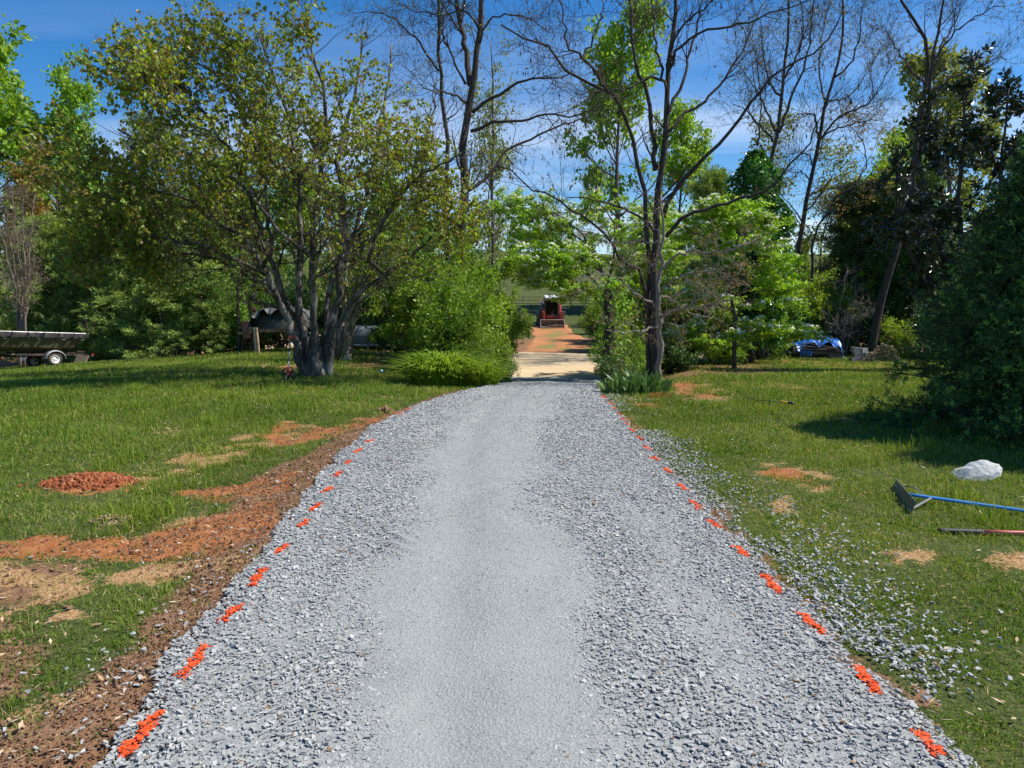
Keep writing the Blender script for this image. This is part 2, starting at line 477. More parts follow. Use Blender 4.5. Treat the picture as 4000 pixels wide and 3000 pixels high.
# ground material: clay, straw and soil patches laid over turf
def ground_mat():
    m, t = newmat('turf and clay'); b = N(t, 'ShaderNodeBsdfPrincipled', Roughness=.95); b.inputs['Specular IOR Level'].default_value = .15
    p = poscol(t)
    n1 = noise(t, .45, 5, .6, p); n2 = noise(t, 9, 6, .7, p); n3 = noise(t, 60, 3, .7, p)
    g1 = ramp(t, n1, [(.3, (.07, .10, .022)), (.5, (.11, .145, .035)), (.7, (.15, .17, .055))])
    g2 = ramp(t, n2, [(.3, (.05, .065, .02)), (.52, (.10, .125, .035)), (.66, (.17, .15, .06)), (.8, (.28, .21, .11))])
    grass = mixrgb(t, .62, g1, g2)
    grass = mixrgb(t, 1.0, grass, ramp(t, n3, [(.35, (.35, .38, .35)), (.55, (.8, .8, .8)), (.7, (1.5, 1.35, 1.2))]), 'MULTIPLY')
    clay = ramp(t, n2, [(.3, (.20, .07, .022)), (.5, (.33, .115, .035)), (.72, (.42, .18, .07))])
    clay = mixrgb(t, ramp(t, n3, [(.5, (0, 0, 0)), (.75, (1, 1, 1))]), clay, (.42, .22, .12))
    straw = ramp(t, n3, [(.3, (.20, .09, .035)), (.5, (.38, .22, .10)), (.7, (.55, .38, .20))])
    soil = ramp(t, n2, [(.3, (.17, .078, .036)), (.5, (.24, .12, .06)), (.72, (.32, .18, .10))])
    soil = mixrgb(t, ramp(t, n3, [(.45, (0, 0, 0)), (.7, (1, 1, 1))]), soil, (.22, .15, .10))
    a = t.nodes.new('ShaderNodeAttribute'); a.attribute_name = 'mask'
    s = t.nodes.new('ShaderNodeSeparateColor'); t.links.new(a.outputs['Color'], s.inputs[0])
    def cov(sock):
        x0 = N(t, 'ShaderNodeMath'); x0.operation = 'MULTIPLY_ADD'; t.links.new(n3, x0.inputs[0]); x0.inputs[1].default_value = 1.1; x0.inputs[2].default_value = -.55 - 1.0
        x = N(t, 'ShaderNodeMath'); x.operation = 'MULTIPLY_ADD'; t.links.new(n2, x.inputs[0]); x.inputs[1].default_value = 2.0; t.links.new(x0.outputs[0], x.inputs[2])
        y_ = N(t, 'ShaderNodeMath'); y_.operation = 'ADD'; t.links.new(sock, y_.inputs[0]); t.links.new(x.outputs[0], y_.inputs[1])
        return ramp(t, y_.outputs[0], [(.40, (0, 0, 0)), (.58, (1, 1, 1))])
    c = mixrgb(t, cov(s.outputs[2]), grass, soil)
    c = mixrgb(t, cov(s.outputs[1]), c, straw)
    c = mixrgb(t, cov(s.outputs[0]), c, clay)
    t.links.new(c, b.inputs['Base Color'])
    h = N(t, 'ShaderNodeMath'); h.operation = 'ADD'; t.links.new(n2, h.inputs[0]); t.links.new(n3, h.inputs[1])
    finish(t, b, h.outputs[0], .6, .03)
    return m
def lines(step0, near, g, far, start=0.0):
    o = [start]
    while o[-1] < far: o.append(o[-1] + (step0 if o[-1] < near else max(step0, g * (o[-1] - near) + step0)))
    return o
lx = lines(.08, 4.5, .035, 330); X1 = np.array([-a for a in lx[::-1]] + lx[1:])
ly = lines(.08, 9.0, .022, 520, 1.4); Y1 = np.array([-40, -25, -15, -9, -6, -4, -3, -2, -1.2, -.5, 0, .5, 1.0] + ly)
X, Y = np.meshgrid(X1, Y1)
Z = T(X, Y)
cl, st, so = masks(X.ravel(), Y.ravel())
# dug soil is lumpy
Z = Z + (fbm(X * 4, Y * 4, 1, 3) - .5) * (.03 + .05 * np.maximum(cl, so).reshape(X.shape)) * (Y < 30)
# sink the ground a little under the drive so that the gravel bed is a sheet of its own
ins = (X > dl(Y) + .06) & (X < dr(Y) - .06) & (Y < 26)
Z = np.where(ins, T(X, Y) - .05, Z)
g = Geo(); nx, ny = len(X1), len(Y1)
i, j = np.meshgrid(np.arange(nx - 1), np.arange(ny - 1))
b0 = (j * nx + i).ravel()
g.add(np.stack([X.ravel(), Y.ravel(), Z.ravel()], 1), q=np.stack([b0, b0 + 1, b0 + nx + 1, b0 + nx], 1))
me = g.mesh('ground', True)
ca = me.color_attributes.new('mask', 'FLOAT_COLOR', 'POINT')
ca.data.foreach_set('color', np.stack([cl, st, so, np.ones_like(cl)], 1).astype(np.float32).ravel())
ground = link('ground', me, ground_mat()); ground['kind'] = 'structure'

# ------------------------------------------------------------------ gravel drive
def lat(x, y): return (x - dl(y)) / (dr(y) - dl(y))
def fine(x, y):
    """1 where the bed is rolled to stone dust, 0 where loose stones lie"""
    u = lat(x, y)
    wob = (fbm(x * 1.3, y * .5 + 3, 2, 4) - .5) * .22
    c0 = np.interp(y, [2, 3, 5, 9, 14, 19], [.43, .42, .42, .42, .44, .5]); w0 = np.interp(y, [2, 4, 8, 14, 19], [.15, .16, .20, .28, .42])
    a = 1 - sstep(w0 * .3, w0 * 1.6, np.abs(u - c0 + wob)) * .97
    b = (1 - sstep(.02, .10, np.abs(u - .80 + wob * .9))) * .5 * (1 - sstep(5, 9, y))
    f = np.maximum(a, b) + (fbm(x * 2.6, y * 1.6, 4, 4) - .5) * 1.1
    f = f + sstep(8, 17, y) * .35 - sstep(.12, .0, u) - sstep(.9, .98, u) * .8
    return np.clip(f, 0, 1)
def bedh(x, y):
    u = lat(x, y)
    crown = .045 * np.clip(1 - np.abs(u - .5) * 2, 0, 1) ** .5
    lug = np.sin((y + .12 * np.sin(x * 9)) * 2 * math.pi / .15) * .019 * (np.exp(-((u - .25) / .055) ** 2) + .4 * np.exp(-((u - .60) / .05) ** 2)) * sstep(3.4, 4.2, y) * (1 - sstep(11, 13, y)) * sstep(.3, .5, fbm(x * .8, y * 1.1, 2))
    rut = -.016 * np.exp(-((u - .40) / .05) ** 2)
    return .03 + crown + lug + rut + (fbm(x * 3.1, y * 3.1, 1, 4) - .5) * .022
def gravel_bed_mat():
    m, t = newmat('crushed limestone dust'); b = N(t, 'ShaderNodeBsdfPrincipled', Roughness=.95); b.inputs['Specular IOR Level'].default_value = .15
    p = poscol(t)
    v = N(t, 'ShaderNodeTexVoronoi', Scale=75); v.feature = 'F1'; t.links.new(p, v.inputs['Vector'])
    c1 = ramp(t, v.outputs['Color'], [(0, (0.246, 0.254, 0.243)), (1, (0.353, 0.361, 0.342))])
    n = noise(t, 1.6, 6, .65, p); c2 = ramp(t, n, [(.35, (0.283, 0.291, 0.278)), (.65, (0.344, 0.353, 0.334))])
    n3 = noise(t, 140, 3, .7, p)
    c = mixrgb(t, .35, c2, c1); c = mixrgb(t, ramp(t, n3, [(.58, (0, 0, 0)), (.75, (0.410, 0.410, 0.398))]), c, (0.246, 0.258, 0.262))
    t.links.new(c, b.inputs['Base Color'])
    h = N(t, 'ShaderNodeMath'); h.operation = 'ADD'; t.links.new(v.outputs['Distance'], h.inputs[0]); t.links.new(n3, h.inputs[1])
    finish(t, b, h.outputs[0], .5, .012)
    return m
ys = np.concatenate([np.array([-12, -6, -3, -1, .2, .8]), np.arange(1.2, 9, .03), np.arange(9, 26.6, .07)])
us = np.concatenate([np.linspace(-.018, .03, 3), np.linspace(.045, .955, 84), np.linspace(.97, 1.018, 3)])
U, YY = np.meshgrid(us, ys)
rag = (fbm(YY * 3.3, U * 0 + 2.2, 3, 4) - .5) * .26 * np.where(U < .5, 1, 1.2)
XX = dl(YY) + U * (dr(YY) - dl(YY)) + np.where((U < .06) | (U > .94), rag, 0)
ed = np.minimum(sstep(-.018, .03, U), sstep(1.018, .97, U))
ZZ = T(XX, YY) + bedh(XX, YY) * ed - .06 * (1 - ed)
g = Geo(); nx, ny = len(us), len(ys); i, j = np.meshgrid(np.arange(nx - 1), np.arange(ny - 1)); b0 = (j * nx + i).ravel()
g.add(np.stack([XX.ravel(), YY.ravel(), ZZ.ravel()], 1), q=np.stack([b0, b0 + 1, b0 + nx + 1, b0 + nx], 1))
drive = link('gravel_driveway', g.mesh('gravel_driveway', True), gravel_bed_mat()); drive['kind'] = 'structure'

rng = np.random.default_rng(11)
CUBE = np.array([[x, y, z] for x in (-1, 1) for y in (-1, 1) for z in (-1, 1)], float)
CQ = np.array([(0, 1, 3, 2), (4, 6, 7, 5), (0, 4, 5, 1), (2, 3, 7, 6), (0, 2, 6, 4), (1, 5, 7, 3)])
def rocks(geo, c, size, rng, flat=.5, tilt=.45, a=None):
    """angular chips: skewed blocks with pulled corners"""
    n = len(c)
    if n == 0: return
    v = CUBE[None] * (1 + rng.uniform(-.42, .25, (n, 8, 3)))
    # pinch one side into a wedge
    pin = rng.uniform(.15, .9, (n, 1)); v[:, :, 1] *= np.where(CUBE[None, :, 0] > 0, pin, 1)
    pin2 = rng.uniform(.3, 1, (n, 1)); v[:, :, 2] *= np.where(CUBE[None, :, 1] > 0, pin2, 1)
    s = size[:, None] * np.stack([rng.uniform(.75, 1.35, n), rng.uniform(.5, .95, n), flat * rng.uniform(.5, 1.1, n)], 1) / 2
    v = v * s[:, None, :]
    ax = rng.normal(0, tilt, (n, 2)); th = rng.uniform(0, 2 * math.pi, n)
    cx, sx = np.cos(ax[:, 0]), np.sin(ax[:, 0]); y_ = v[:, :, 1] * cx[:, None] - v[:, :, 2] * sx[:, None]; z_ = v[:, :, 1] * sx[:, None] + v[:, :, 2] * cx[:, None]
    v[:, :, 1], v[:, :, 2] = y_, z_
    cx, sx = np.cos(ax[:, 1]), np.sin(ax[:, 1]); x_ = v[:, :, 0] * cx[:, None] + v[:, :, 2] * sx[:, None]; z_ = -v[:, :, 0] * sx[:, None] + v[:, :, 2] * cx[:, None]
    v[:, :, 0], v[:, :, 2] = x_, z_
    cx, sx = np.cos(th), np.sin(th); x_ = v[:, :, 0] * cx[:, None] - v[:, :, 1] * sx[:, None]; y_ = v[:, :, 0] * sx[:, None] + v[:, :, 1] * cx[:, None]
    v[:, :, 0], v[:, :, 1] = x_, y_
    v = v + c[:, None, :]
    q = (CQ[None] + (np.arange(n) * 8)[:, None, None]).reshape(-1, 4)
    geo.add(v.reshape(-1, 3), q=q, a=np.repeat(rng.uniform(0, 1, n) if a is None else a, 8))
def stonemat(name, cols, rough=.8, sc=60):
    m, t = newmat(name); b = N(t, 'ShaderNodeBsdfPrincipled', Roughness=rough); b.inputs['Specular IOR Level'].default_value = .3
    at = t.nodes.new('ShaderNodeAttribute'); at.attribute_name = 'v'
    c = ramp(t, at.outputs['Fac'], cols)
    n = noise(t, sc, 4, .65, poscol(t)); c = mixrgb(t, 1.0, c, ramp(t, n, [(.3, (.82,) * 3), (.7, (1.0,) * 3)]), 'MULTIPLY')
    t.links.new(c, b.inputs['Base Color']); finish(t, b, n, .35, .004)
    return m
M_STONE = stonemat('blue grey limestone', [(0, (0.286, 0.290, 0.281)), (.3, (0.353, 0.357, 0.342)), (.65, (0.412, 0.416, 0.395)), (.9, (0.470, 0.470, 0.444)), (.985, (0.521, 0.517, 0.489)), (.99, (0.336, 0.218, 0.114)), (1, (0.252, 0.134, 0.065))])
M_CLOD = stonemat('clods', [(0, (.15, .08, .042)), (.5, (.22, .122, .068)), (.85, (.30, .18, .105)), (1, (.36, .23, .14))], .95)
M_PAINT = stonemat('orange marking paint', [(0, (.80, .085, .015)), (.7, (.92, .13, .025)), (1, (.70, .07, .02))], .5)

# paint dashes: ends on the photograph's ground, near to far
K4 = K2
L_DASH = [((270, 1655), (345, 1570)), ((397, 1483), (443, 1430)), ((483, 1366), (515, 1330)), ((544, 1283), (571, 1252)), ((597, 1213), (620, 1192)), ((647, 1156), (665, 1140)), ((675, 1116), (691, 1100)), ((698, 1078), (717, 1065)), ((724, 1040), (736, 1031)), ((747, 1013), (758, 1004)), ((766, 987), (780, 980)), ((792, 965), (804, 960)), ((858, 903), (868, 899)), ((876, 893), (888, 888))]
R_DASH = [((2025, 1655), (1985, 1612)), ((1893, 1518), (1850, 1468)), ((1772, 1392), (1732, 1352)), ((1682, 1296), (1652, 1262)), ((1612, 1219), (1592, 1198)), ((1554, 1154), (1534, 1138)), ((1509, 1110), (1494, 1096)), ((1480, 1068), (1467, 1056)), ((1448, 1032), (1434, 1022)), ((1419, 1005), (1408, 996)), ((1402, 980), (1392, 972)), ((1386, 957), (1378, 950)), ((1370, 938), (1361, 933)), ((1360, 925), (1354, 920)), ((1350, 913), (1344, 908)), ((1341, 901), (1334, 897)), ((1330, 890), (1324, 886)), ((1321, 878), (1314, 874)), ((1308, 866), (1300, 860))]
dashes = []
for side, L in (('left', L_DASH), ('right', R_DASH)):
    for k, (a, b) in enumerate(L):
        pa = G(a[0] * K2, a[1] * K2)[:2]; pb = G(b[0] * K2, b[1] * K2)[:2]
        dashes.append((side, k, pa, pb))
def dash_id(x, y):
    out = np.full(x.shape, -1)
    for n, (s_, k, pa, pb) in enumerate(dashes):
        d = pb - pa; L = np.linalg.norm(d); d = d / L
        rx = x - pa[0]; ry = y - pa[1]
        t_ = rx * d[0] + ry * d[1]; w = np.abs(-rx * d[1] + ry * d[0])
        out[(t_ > -.02) & (t_ < L + .02) & (w < .024 + .010 * np.sin(t_ * 47 + n))] = n
    return out
def scatter(y0, y1, dens, xa, xb):
    n = int((y1 - y0) * 6.4 * dens)
    y = rng.uniform(y0, y1, n); 
    lo = xa(y); hi = xb(y); x = lo + rng.uniform(0, 1, n) * (hi - lo)
    keep = rng.uniform(0, 1, n) < (hi - lo) / 6.4
    return x[keep], y[keep]
g = Geo(); painted = {n: Geo() for n in range(len(dashes))}
for (y0, y1, dens, smin, smax) in ((-.5, 1.6, 500, .02, .05), (1.6, 3.2, 8600, .008, .036), (3.2, 5, 7000, .010, .036), (5, 8, 4200, .013, .040), (8, 12, 1900, .02, .05), (12, 20, 1000, .028, .055), (20, 26.3, 260, .03, .055)):
    x, y = scatter(y0, y1, dens, lambda y: dl(y) - .05, lambda y: dr(y) + .05)
    f = fine(x, y); u = lat(x, y)
    keep = rng.uniform(0, 1, len(x)) > f * .60 + .02; x, y, f = x[keep], y[keep], f[keep]
    ragged = (fbm(y * 3.3, y * 0 + 2.2, 3, 4) - .5) * .26
    keep = (x > dl(y) + ragged - .03) & (x < dr(y) + ragged * 1.2 + .04); x, y, f = x[keep], y[keep], f[keep]
    sz = smin + (smax - smin) * rng.beta(1.1, 3.4, len(x)); sz = sz * (1 - .35 * f)
    z = T(x, y) + bedh(x, y) + rng.uniform(-.006, .011, len(x)) * (1 - f) - .0035 * f - .001
    ids = dash_id(x, y)
    m = ids < 0
    rocks(g, np.stack([x, y, z], 1)[m], sz[m], rng, .36, .20)
    for n in np.unique(ids[~m]):
        k = ids == n
        rocks(painted[n], np.stack([x[k], y[k], z[k] + .003], 1), sz[k] * .9, rng, .3, .15)
    # fines
    n = int((y1 - y0) * 6.4 * dens * .5)
    x, y = scatter(y0, y1, dens * .8, lambda y: dl(y) + .2, lambda y: dr(y) - .15)
    z = T(x, y) + bedh(x, y)
    rocks(g, np.stack([x, y, z], 1), rng.uniform(smin * .4, smin * .95, len(x)), rng, .5, .3)
# thrown stones on both shoulders
for (y0, y1, n) in ((1.5, 5, 3600), (5, 9, 2600), (9, 18, 1300)):
    y = rng.uniform(y0, y1, n); o = rng.gamma(1.3, .22, n); x = dr(y) + .05 + o * np.interp(y, [2, 8, 16], [1.0, .8, .4])
    k = rng.uniform(0, 1, n) < sstep(.35, .6, fbm(x * 2.2, y * 1.2, 3, 4)); x, y = x[k], y[k]
    rocks(g, np.stack([x, y, T(x, y) + .012 + rng.uniform(0, .02, len(x))], 1), np.where(y > 8, .018, .010) + .022 * rng.beta(1.4, 3.2, len(x)), rng, .45, .35, a=rng.uniform(.5, .97, len(x)))
for (y0, y1, n) in ((1.5, 5, 300), (5, 9, 120), (9, 18, 60)):
    y = rng.uniform(y0, y1, n); x = dl(y) - rng.gamma(1.2, .22, n)
    rocks(g, np.stack([x, y, T(x, y) + .015], 1), (.010 + .030 * rng.beta(1.2, 4, len(x))), rng, .45, .4, a=rng.uniform(.5, .97, len(x)))
gravel = link('gravel', g.mesh('gravel'), M_STONE)
tag(gravel, 'loose blue grey crushed stone spread over the drive', 'gravel', kind='stuff')
ORD = ['nearest', 'second nearest', 'third', 'fourth', 'fifth', 'sixth', 'seventh', 'eighth', 'ninth', 'tenth', 'eleventh', 'twelfth', 'thirteenth', 'fourteenth', 'fifteenth', 'sixteenth', 'seventeenth', 'eighteenth', 'nineteenth']
for n, (s_, k, pa, pb) in enumerate(dashes):
    gg = painted[n]
    d = pb - pa; L = np.linalg.norm(d)
    m = max(8, int(L * 260 * np.interp(pa[1], [3, 12], [1, .8])))
    t_ = rng.uniform(0, 1, m); w = rng.normal(0, .011, m) + .012 * np.sin(t_ * 9 + n); q = pa[None] + d[None] * t_[:, None] + np.stack([-d[1], d[0]])[None] / L * w[:, None]
    rocks(gg, np.stack([q[:, 0], q[:, 1], T(q[:, 0], q[:, 1]) + np.where((lat(q[:, 0], q[:, 1]) > 0) & (lat(q[:, 0], q[:, 1]) < 1), bedh(q[:, 0], q[:, 1]), .02) + .012], 1), rng.uniform(.008, .020, m), rng, .2, .12)
    c = onground(*((pa + pb) / 2))
    o = link('paint_mark', gg.mesh('paint_mark', origin=c), M_PAINT, None, c)
    last = len(L_DASH if s_ == 'left' else R_DASH) - 1
    which = 'farthest' if k == last else (ORD[k] if k < 2 else ORD[k] + ' from the bottom')
    tag(o, f'{which} orange paint dash along the {s_} edge of the gravel drive', 'paint mark', f'orange paint dashes along the {s_} edge of the drive')
# brown clods in the dug shoulder
g = Geo()
n = 42000; y = 1.5 + 15.5 * rng.uniform(0, 1, n) ** 1.7; x = dl(y) - rng.uniform(-.08, 1.0, n)
c_, s1, so_ = masks(x, y); k = rng.uniform(0, 1, n) < np.maximum(so_, c_ * .5) * .85; x, y = x[k], y[k]
rocks(g, np.stack([x, y, T(x, y) + (fbm(x * 4, y * 4, 1, 3) - .5) * .05 + .008], 1), np.where(rng.uniform(0, 1, len(x)) < .03, .026, .010) * rng.uniform(.6, 1.4, len(x)), rng, .75, .8)
n = 5000; y = rng.uniform(1.5, 5.2, n); x = dl(y) - rng.uniform(.6, 4.2, n)
c_, s1, so_ = masks(x, y); k = rng.uniform(0, 1, n) < np.maximum(so_, c_) * .6; x, y = x[k], y[k]
rocks(g, np.stack([x, y, T(x, y) + (fbm(x * 4, y * 4, 1, 3) - .5) * .05 + .005], 1), rng.uniform(.01, .03, len(x)), rng, .7, .8)
tag(link('soil_clods', g.mesh('soil_clods'), M_CLOD), 'crumbled brown clods of soil along the left shoulder of the drive', 'soil', kind='stuff')

# ------------------------------------------------------------------ road across and clay track up the bank
def strip(name, xa, xb, y0, y1, mat, dz, nx=60, ny=40, ragx=.3):
    us = np.linspace(0, 1, nx); vs = np.linspace(0, 1, ny); U, V = np.meshgrid(us, vs)
    Yv = y0(U) * (1 - V) + y1(U) * V
    Xv = xa(Yv) * (1 - U) + xb(Yv) * U
    Xv = Xv + (fbm(Yv * 1.2, Yv * 0 + 3, 2, 4) - .5) * ragx * (np.abs(U - .5) * 2) ** 4
    ed = np.minimum(np.minimum(sstep(0, .06, U), sstep(1, .94, U)), np.minimum(sstep(0, .08, V), sstep(1, .92, V)))
    Zv = T(Xv, Yv) + dz + (fbm(Xv * 1.4, Yv * 1.4, 1, 3) - .5) * .03 - (1 - ed) * .10
    g = Geo(); i, j = np.meshgrid(np.arange(nx - 1), np.arange(ny - 1)); b0 = (j * nx + i).ravel()
    g.add(np.stack([Xv.ravel(), Yv.ravel(), Zv.ravel()], 1), q=np.stack([b0, b0 + 1, b0 + nx + 1, b0 + nx], 1))
    o = link(name, g.mesh(name, True), mat); o['kind'] = 'structure'
    return o
def earthmat(name, stops, sc, stretch=(1, 1, 1), n3stops=None):
    m, t = newmat(name); b = N(t, 'ShaderNodeBsdfPrincipled', Roughness=.95); b.inputs['Specular IOR Level'].default_value = .15
    v = objco(t, stretch); n = noise(t, sc, 6, .65, v, .3); n2 = noise(t, 14, 4, .7, objco(t, stretch))
    c = ramp(t, n, stops)
    c = mixrgb(t, ramp(t, n2, [(.45, (0, 0, 0)), (.7, (.7, .7, .7))]), c, n3stops or (.4, .25, .13))
    t.links.new(c, b.inputs['Base Color']); finish(t, b, n2, .5, .05)
    return m
M_ROAD = earthmat('tan road gravel', [(.3, (.50, .32, .16)), (.48, (.58, .44, .26)), (.7, (.64, .51, .33))], .5, (.35, 1.3, 1), (.52, .38, .24))
M_TRACK = earthmat('clay track', [(.38, (.18, .18, .05)), (.43, (.36, .16, .065)), (.55, (.46, .18, .07)), (.72, (.48, .27, .14))], .55, (1, .6, 1), (.42, .24, .12))
rdx = lambda u: np.maximum(0, np.abs(-26 + 54 * u - 1.5) - 3.2)
strip('road', lambda y: np.full_like(y, -26.), lambda y: np.full_like(y, 28.), lambda u: 26.6 + rdx(u), lambda u: 36.4 - 12.0 * (u - .5) * (np.abs(u - .5) < .1) + rdx(u), M_ROAD, .045, 120, 30)
strip('dirt_path', lambda y: np.interp(y, [35, 38, 44, 53], [.15, .6, 1.2, 1.3]), lambda y: np.interp(y, [35, 38, 44, 53], [6.4, 5.2, 4.4, 4.2]), lambda u: 35.6 + 0 * u, lambda u: 53 + 0 * u, M_TRACK, .03, 30, 60, .9)

# ------------------------------------------------------------------ grass
def grassmat(name, cols, transcol=(1.3, 1.3, .45)):
    m, t = newmat(name)
    at = t.nodes.new('ShaderNodeAttribute'); at.attribute_name = 'v'
    c = ramp(t, at.outputs['Fac'], cols)
    n = noise(t, .5, 4, .6, poscol(t)); c2 = mixrgb(t, 1.0, c, ramp(t, n, [(.3, (.72, .86, .75)), (.5, (1, 1, .95)), (.7, (1.28, 1.12, .95))]), 'MULTIPLY')
    b = N(t, 'ShaderNodeBsdfPrincipled', Roughness=.6); b.inputs['Specular IOR Level'].default_value = .25
    t.links.new(c2, b.inputs['Base Color'])
    tr = t.nodes.new('ShaderNodeBsdfTranslucent'); t.links.new(mixrgb(t, 1.0, c2, transcol, 'MULTIPLY'), tr.inputs[0])
    mx = N(t, 'ShaderNodeMixShader'); mx.inputs[0].default_value = .35
    t.links.new(b.outputs[0], mx.inputs[1]); t.links.new(tr.outputs[0], mx.inputs[2])
    o = t.nodes.new('ShaderNodeOutputMaterial'); t.links.new(mx.outputs[0], o.inputs[0])
    return m
M_GRASS = grassmat('lawn blades', [(0, (.09, .15, .016)), (.4, (.155, .24, .023)), (.7, (.22, .31, .038)), (.88, (.29, .35, .07)), (.93, (.42, .34, .16)), (1, (.55, .43, .23))])
def blades(geo, x, y, h, w, a=None, lean=.75, z=None, rng=rng):
    n = len(x)
    if n == 0: return
    z = T(x, y) - .01 if z is None else z
    th = rng.uniform(0, 2 * math.pi, n); ld = rng.uniform(0, 2 * math.pi, n); ln = np.abs(rng.normal(0, lean, n))
    wd = np.stack([np.cos(th), np.sin(th), np.zeros(n)], 1) * (w / 2)[:, None]
    b = np.stack([x, y, z], 1); L = np.stack([np.cos(ld), np.sin(ld), np.zeros(n)], 1)
    m1 = b + L * (ln * h * .35)[:, None] + np.array([0, 0, 1])[None] * (h * .55)[:, None]
    tp = b + L * (ln * h * 1.05)[:, None] + np.array([0, 0, 1])[None] * (h * (1 - .25 * np.minimum(ln, 1.5)))[:, None]
    V = np.stack([b - wd, b + wd, m1 + wd * .8, m1 - wd * .8, tp], 1)
    k = (np.arange(n) * 5)[:, None]
    geo.add(V.reshape(-1, 3), q=np.array([[0, 1, 2, 3]]) + k, t=np.array([[3, 2, 4]]) + k, a=np.repeat(rng.uniform(0, .95, n) if a is None else a, 5))
g = Geo()
def lawn(y0, y1, dens, h, w):
    xm = 1.05 * (y0 + y1) / 2 * .76 + 1.6
    n = int(dens * (y1 - y0) * 2 * xm)
    x = rng.uniform(-xm, xm, n); y = rng.uniform(y0, y1, n)
    rd0 = 26.3 + 1.0 * np.maximum(0, np.abs(x - 1.5) - 3.2)
    k = ((x < dl(y) - .0) | (x > dr(y) + .0)) & ((y < rd0) | (y > rd0 + 10)); x, y = x[k], y[k]
    c, s1, so_ = masks(x, y)
    cov = 1 - np.clip(np.maximum(c * .97, np.maximum(s1 * .75, so_ * .93)), 0, 1)
    cl_ = np.where(y < 7, .38, .5) + np.where(y < 7, .62, .5) * sstep(.36, .58, fbm(x * 4.0, y * 4.0, 5, 4))
    k = rng.uniform(0, 1, len(x)) < cov * cl_
    x, y, c, s1 = x[k], y[k], c[k], s1[k]
    hh = h * rng.uniform(.5, 1.3, len(x)) * (.7 + .8 * fbm(x * .7, y * .7, 2, 3)) * (1 - .4 * np.clip(s1, 0, 1))
    dd = np.clip(fbm(x * .8 + 9, y * .8, 1, 4) * 1.1 - .1 + rng.normal(0, .2, len(x)), 0, .9)
    dry = rng.uniform(0, 1, len(x)) < .09 + .5 * s1
    # a low thatch under the blades
    kk = rng.uniform(0, 1, len(x)) < .5; blades(g, x[kk] + rng.normal(0, .03, kk.sum()), y[kk] + rng.normal(0, .03, kk.sum()), hh[kk] * .55, np.full(kk.sum(), w * 1.2), np.clip(rng.uniform(0, .3, kk.sum()) + (rng.uniform(0, 1, kk.sum()) < .25) * .66, 0, 1), 1.6)
    blades(g, x, y, hh, np.full(len(x), w) * rng.uniform(.7, 1.3, len(x)), np.where(dry, rng.uniform(.92, 1, len(x)), dd))
for args in ((1.8, 3.2, 5600, .040, .0042), (3.2, 5, 4600, .045, .005), (5, 7.5, 3200, .052, .006), (7.5, 11, 2000, .062, .008), (11, 16, 1050, .075, .011), (16, 24, 480, .095, .016), (24, 34, 230, .10, .024)):
    lawn(*args)
# taller tufts here and there in the left lawn
for i_ in range(240):
    cx = rng.uniform(-11, -2.6) if i_ < 190 else rng.uniform(3.5, 10); cy = rng.uniform(4.5, 14)
    if cx > dl(cy) - .9 and cx < dr(cy) + .6: continue
    m_ = 60; a_ = rng.normal(0, .11, (m_, 2)); blades(g, cx + a_[:, 0], cy + a_[:, 1], rng.uniform(.10, .22, m_), np.full(m_, .007), rng.uniform(.3, .8, m_), .6)
tag(link('grass', g.mesh('grass'), M_GRASS), 'green lawn grass on both sides of the drive', 'grass', kind='stuff')
# dead straw, chips and leaves
g = Geo()
n = 34000; y = 1.8 + 14 * rng.uniform(0, 1, n) ** 1.5; x = rng.uniform(-1, 1, n) * (y * .8 + 1.5)
c, s1, so_ = masks(x, y); k = ((x < dl(y) - .05) | (x > dr(y) + .1)) & (rng.uniform(0, 1, n) < .20 + .8 * s1 + .25 * c + .15 * so_); x, y = x[k], y[k]; n = len(x)
th = rng.uniform(0, 2 * math.pi, n); L = rng.uniform(.015, .06, n); w = np.where(rng.uniform(0, 1, n) < .25, .014, .004) * rng.uniform(.7, 1.4, n)
d = np.stack([np.cos(th), np.sin(th), rng.normal(0, .25, n)], 1) * (L / 2)[:, None]; e = np.stack([-np.sin(th), np.cos(th), rng.normal(0, .3, n)], 1) * (w / 2)[:, None]
b = np.stack([x, y, T(x, y) + rng.uniform(.012, .04, n)], 1)
V = np.stack([b - d - e * .4, b + e - d * .1, b + d + e * .3, b - e + d * .1], 1)
g.add(V.reshape(-1, 3), q=np.arange(4 * n).reshape(-1, 4), a=np.repeat(rng.uniform(0, 1, n), 4))
M_LITTER = stonemat('straw and chips', [(0, (.22, .11, .05)), (.4, (.42, .26, .13)), (.8, (.58, .42, .25)), (1, (.66, .55, .40))], .9)
tag(link('straw_litter', g.mesh('straw_litter'), M_LITTER), 'dry straw bits, chips and dead leaves strewn over lawn and dug soil', 'litter', kind='stuff')
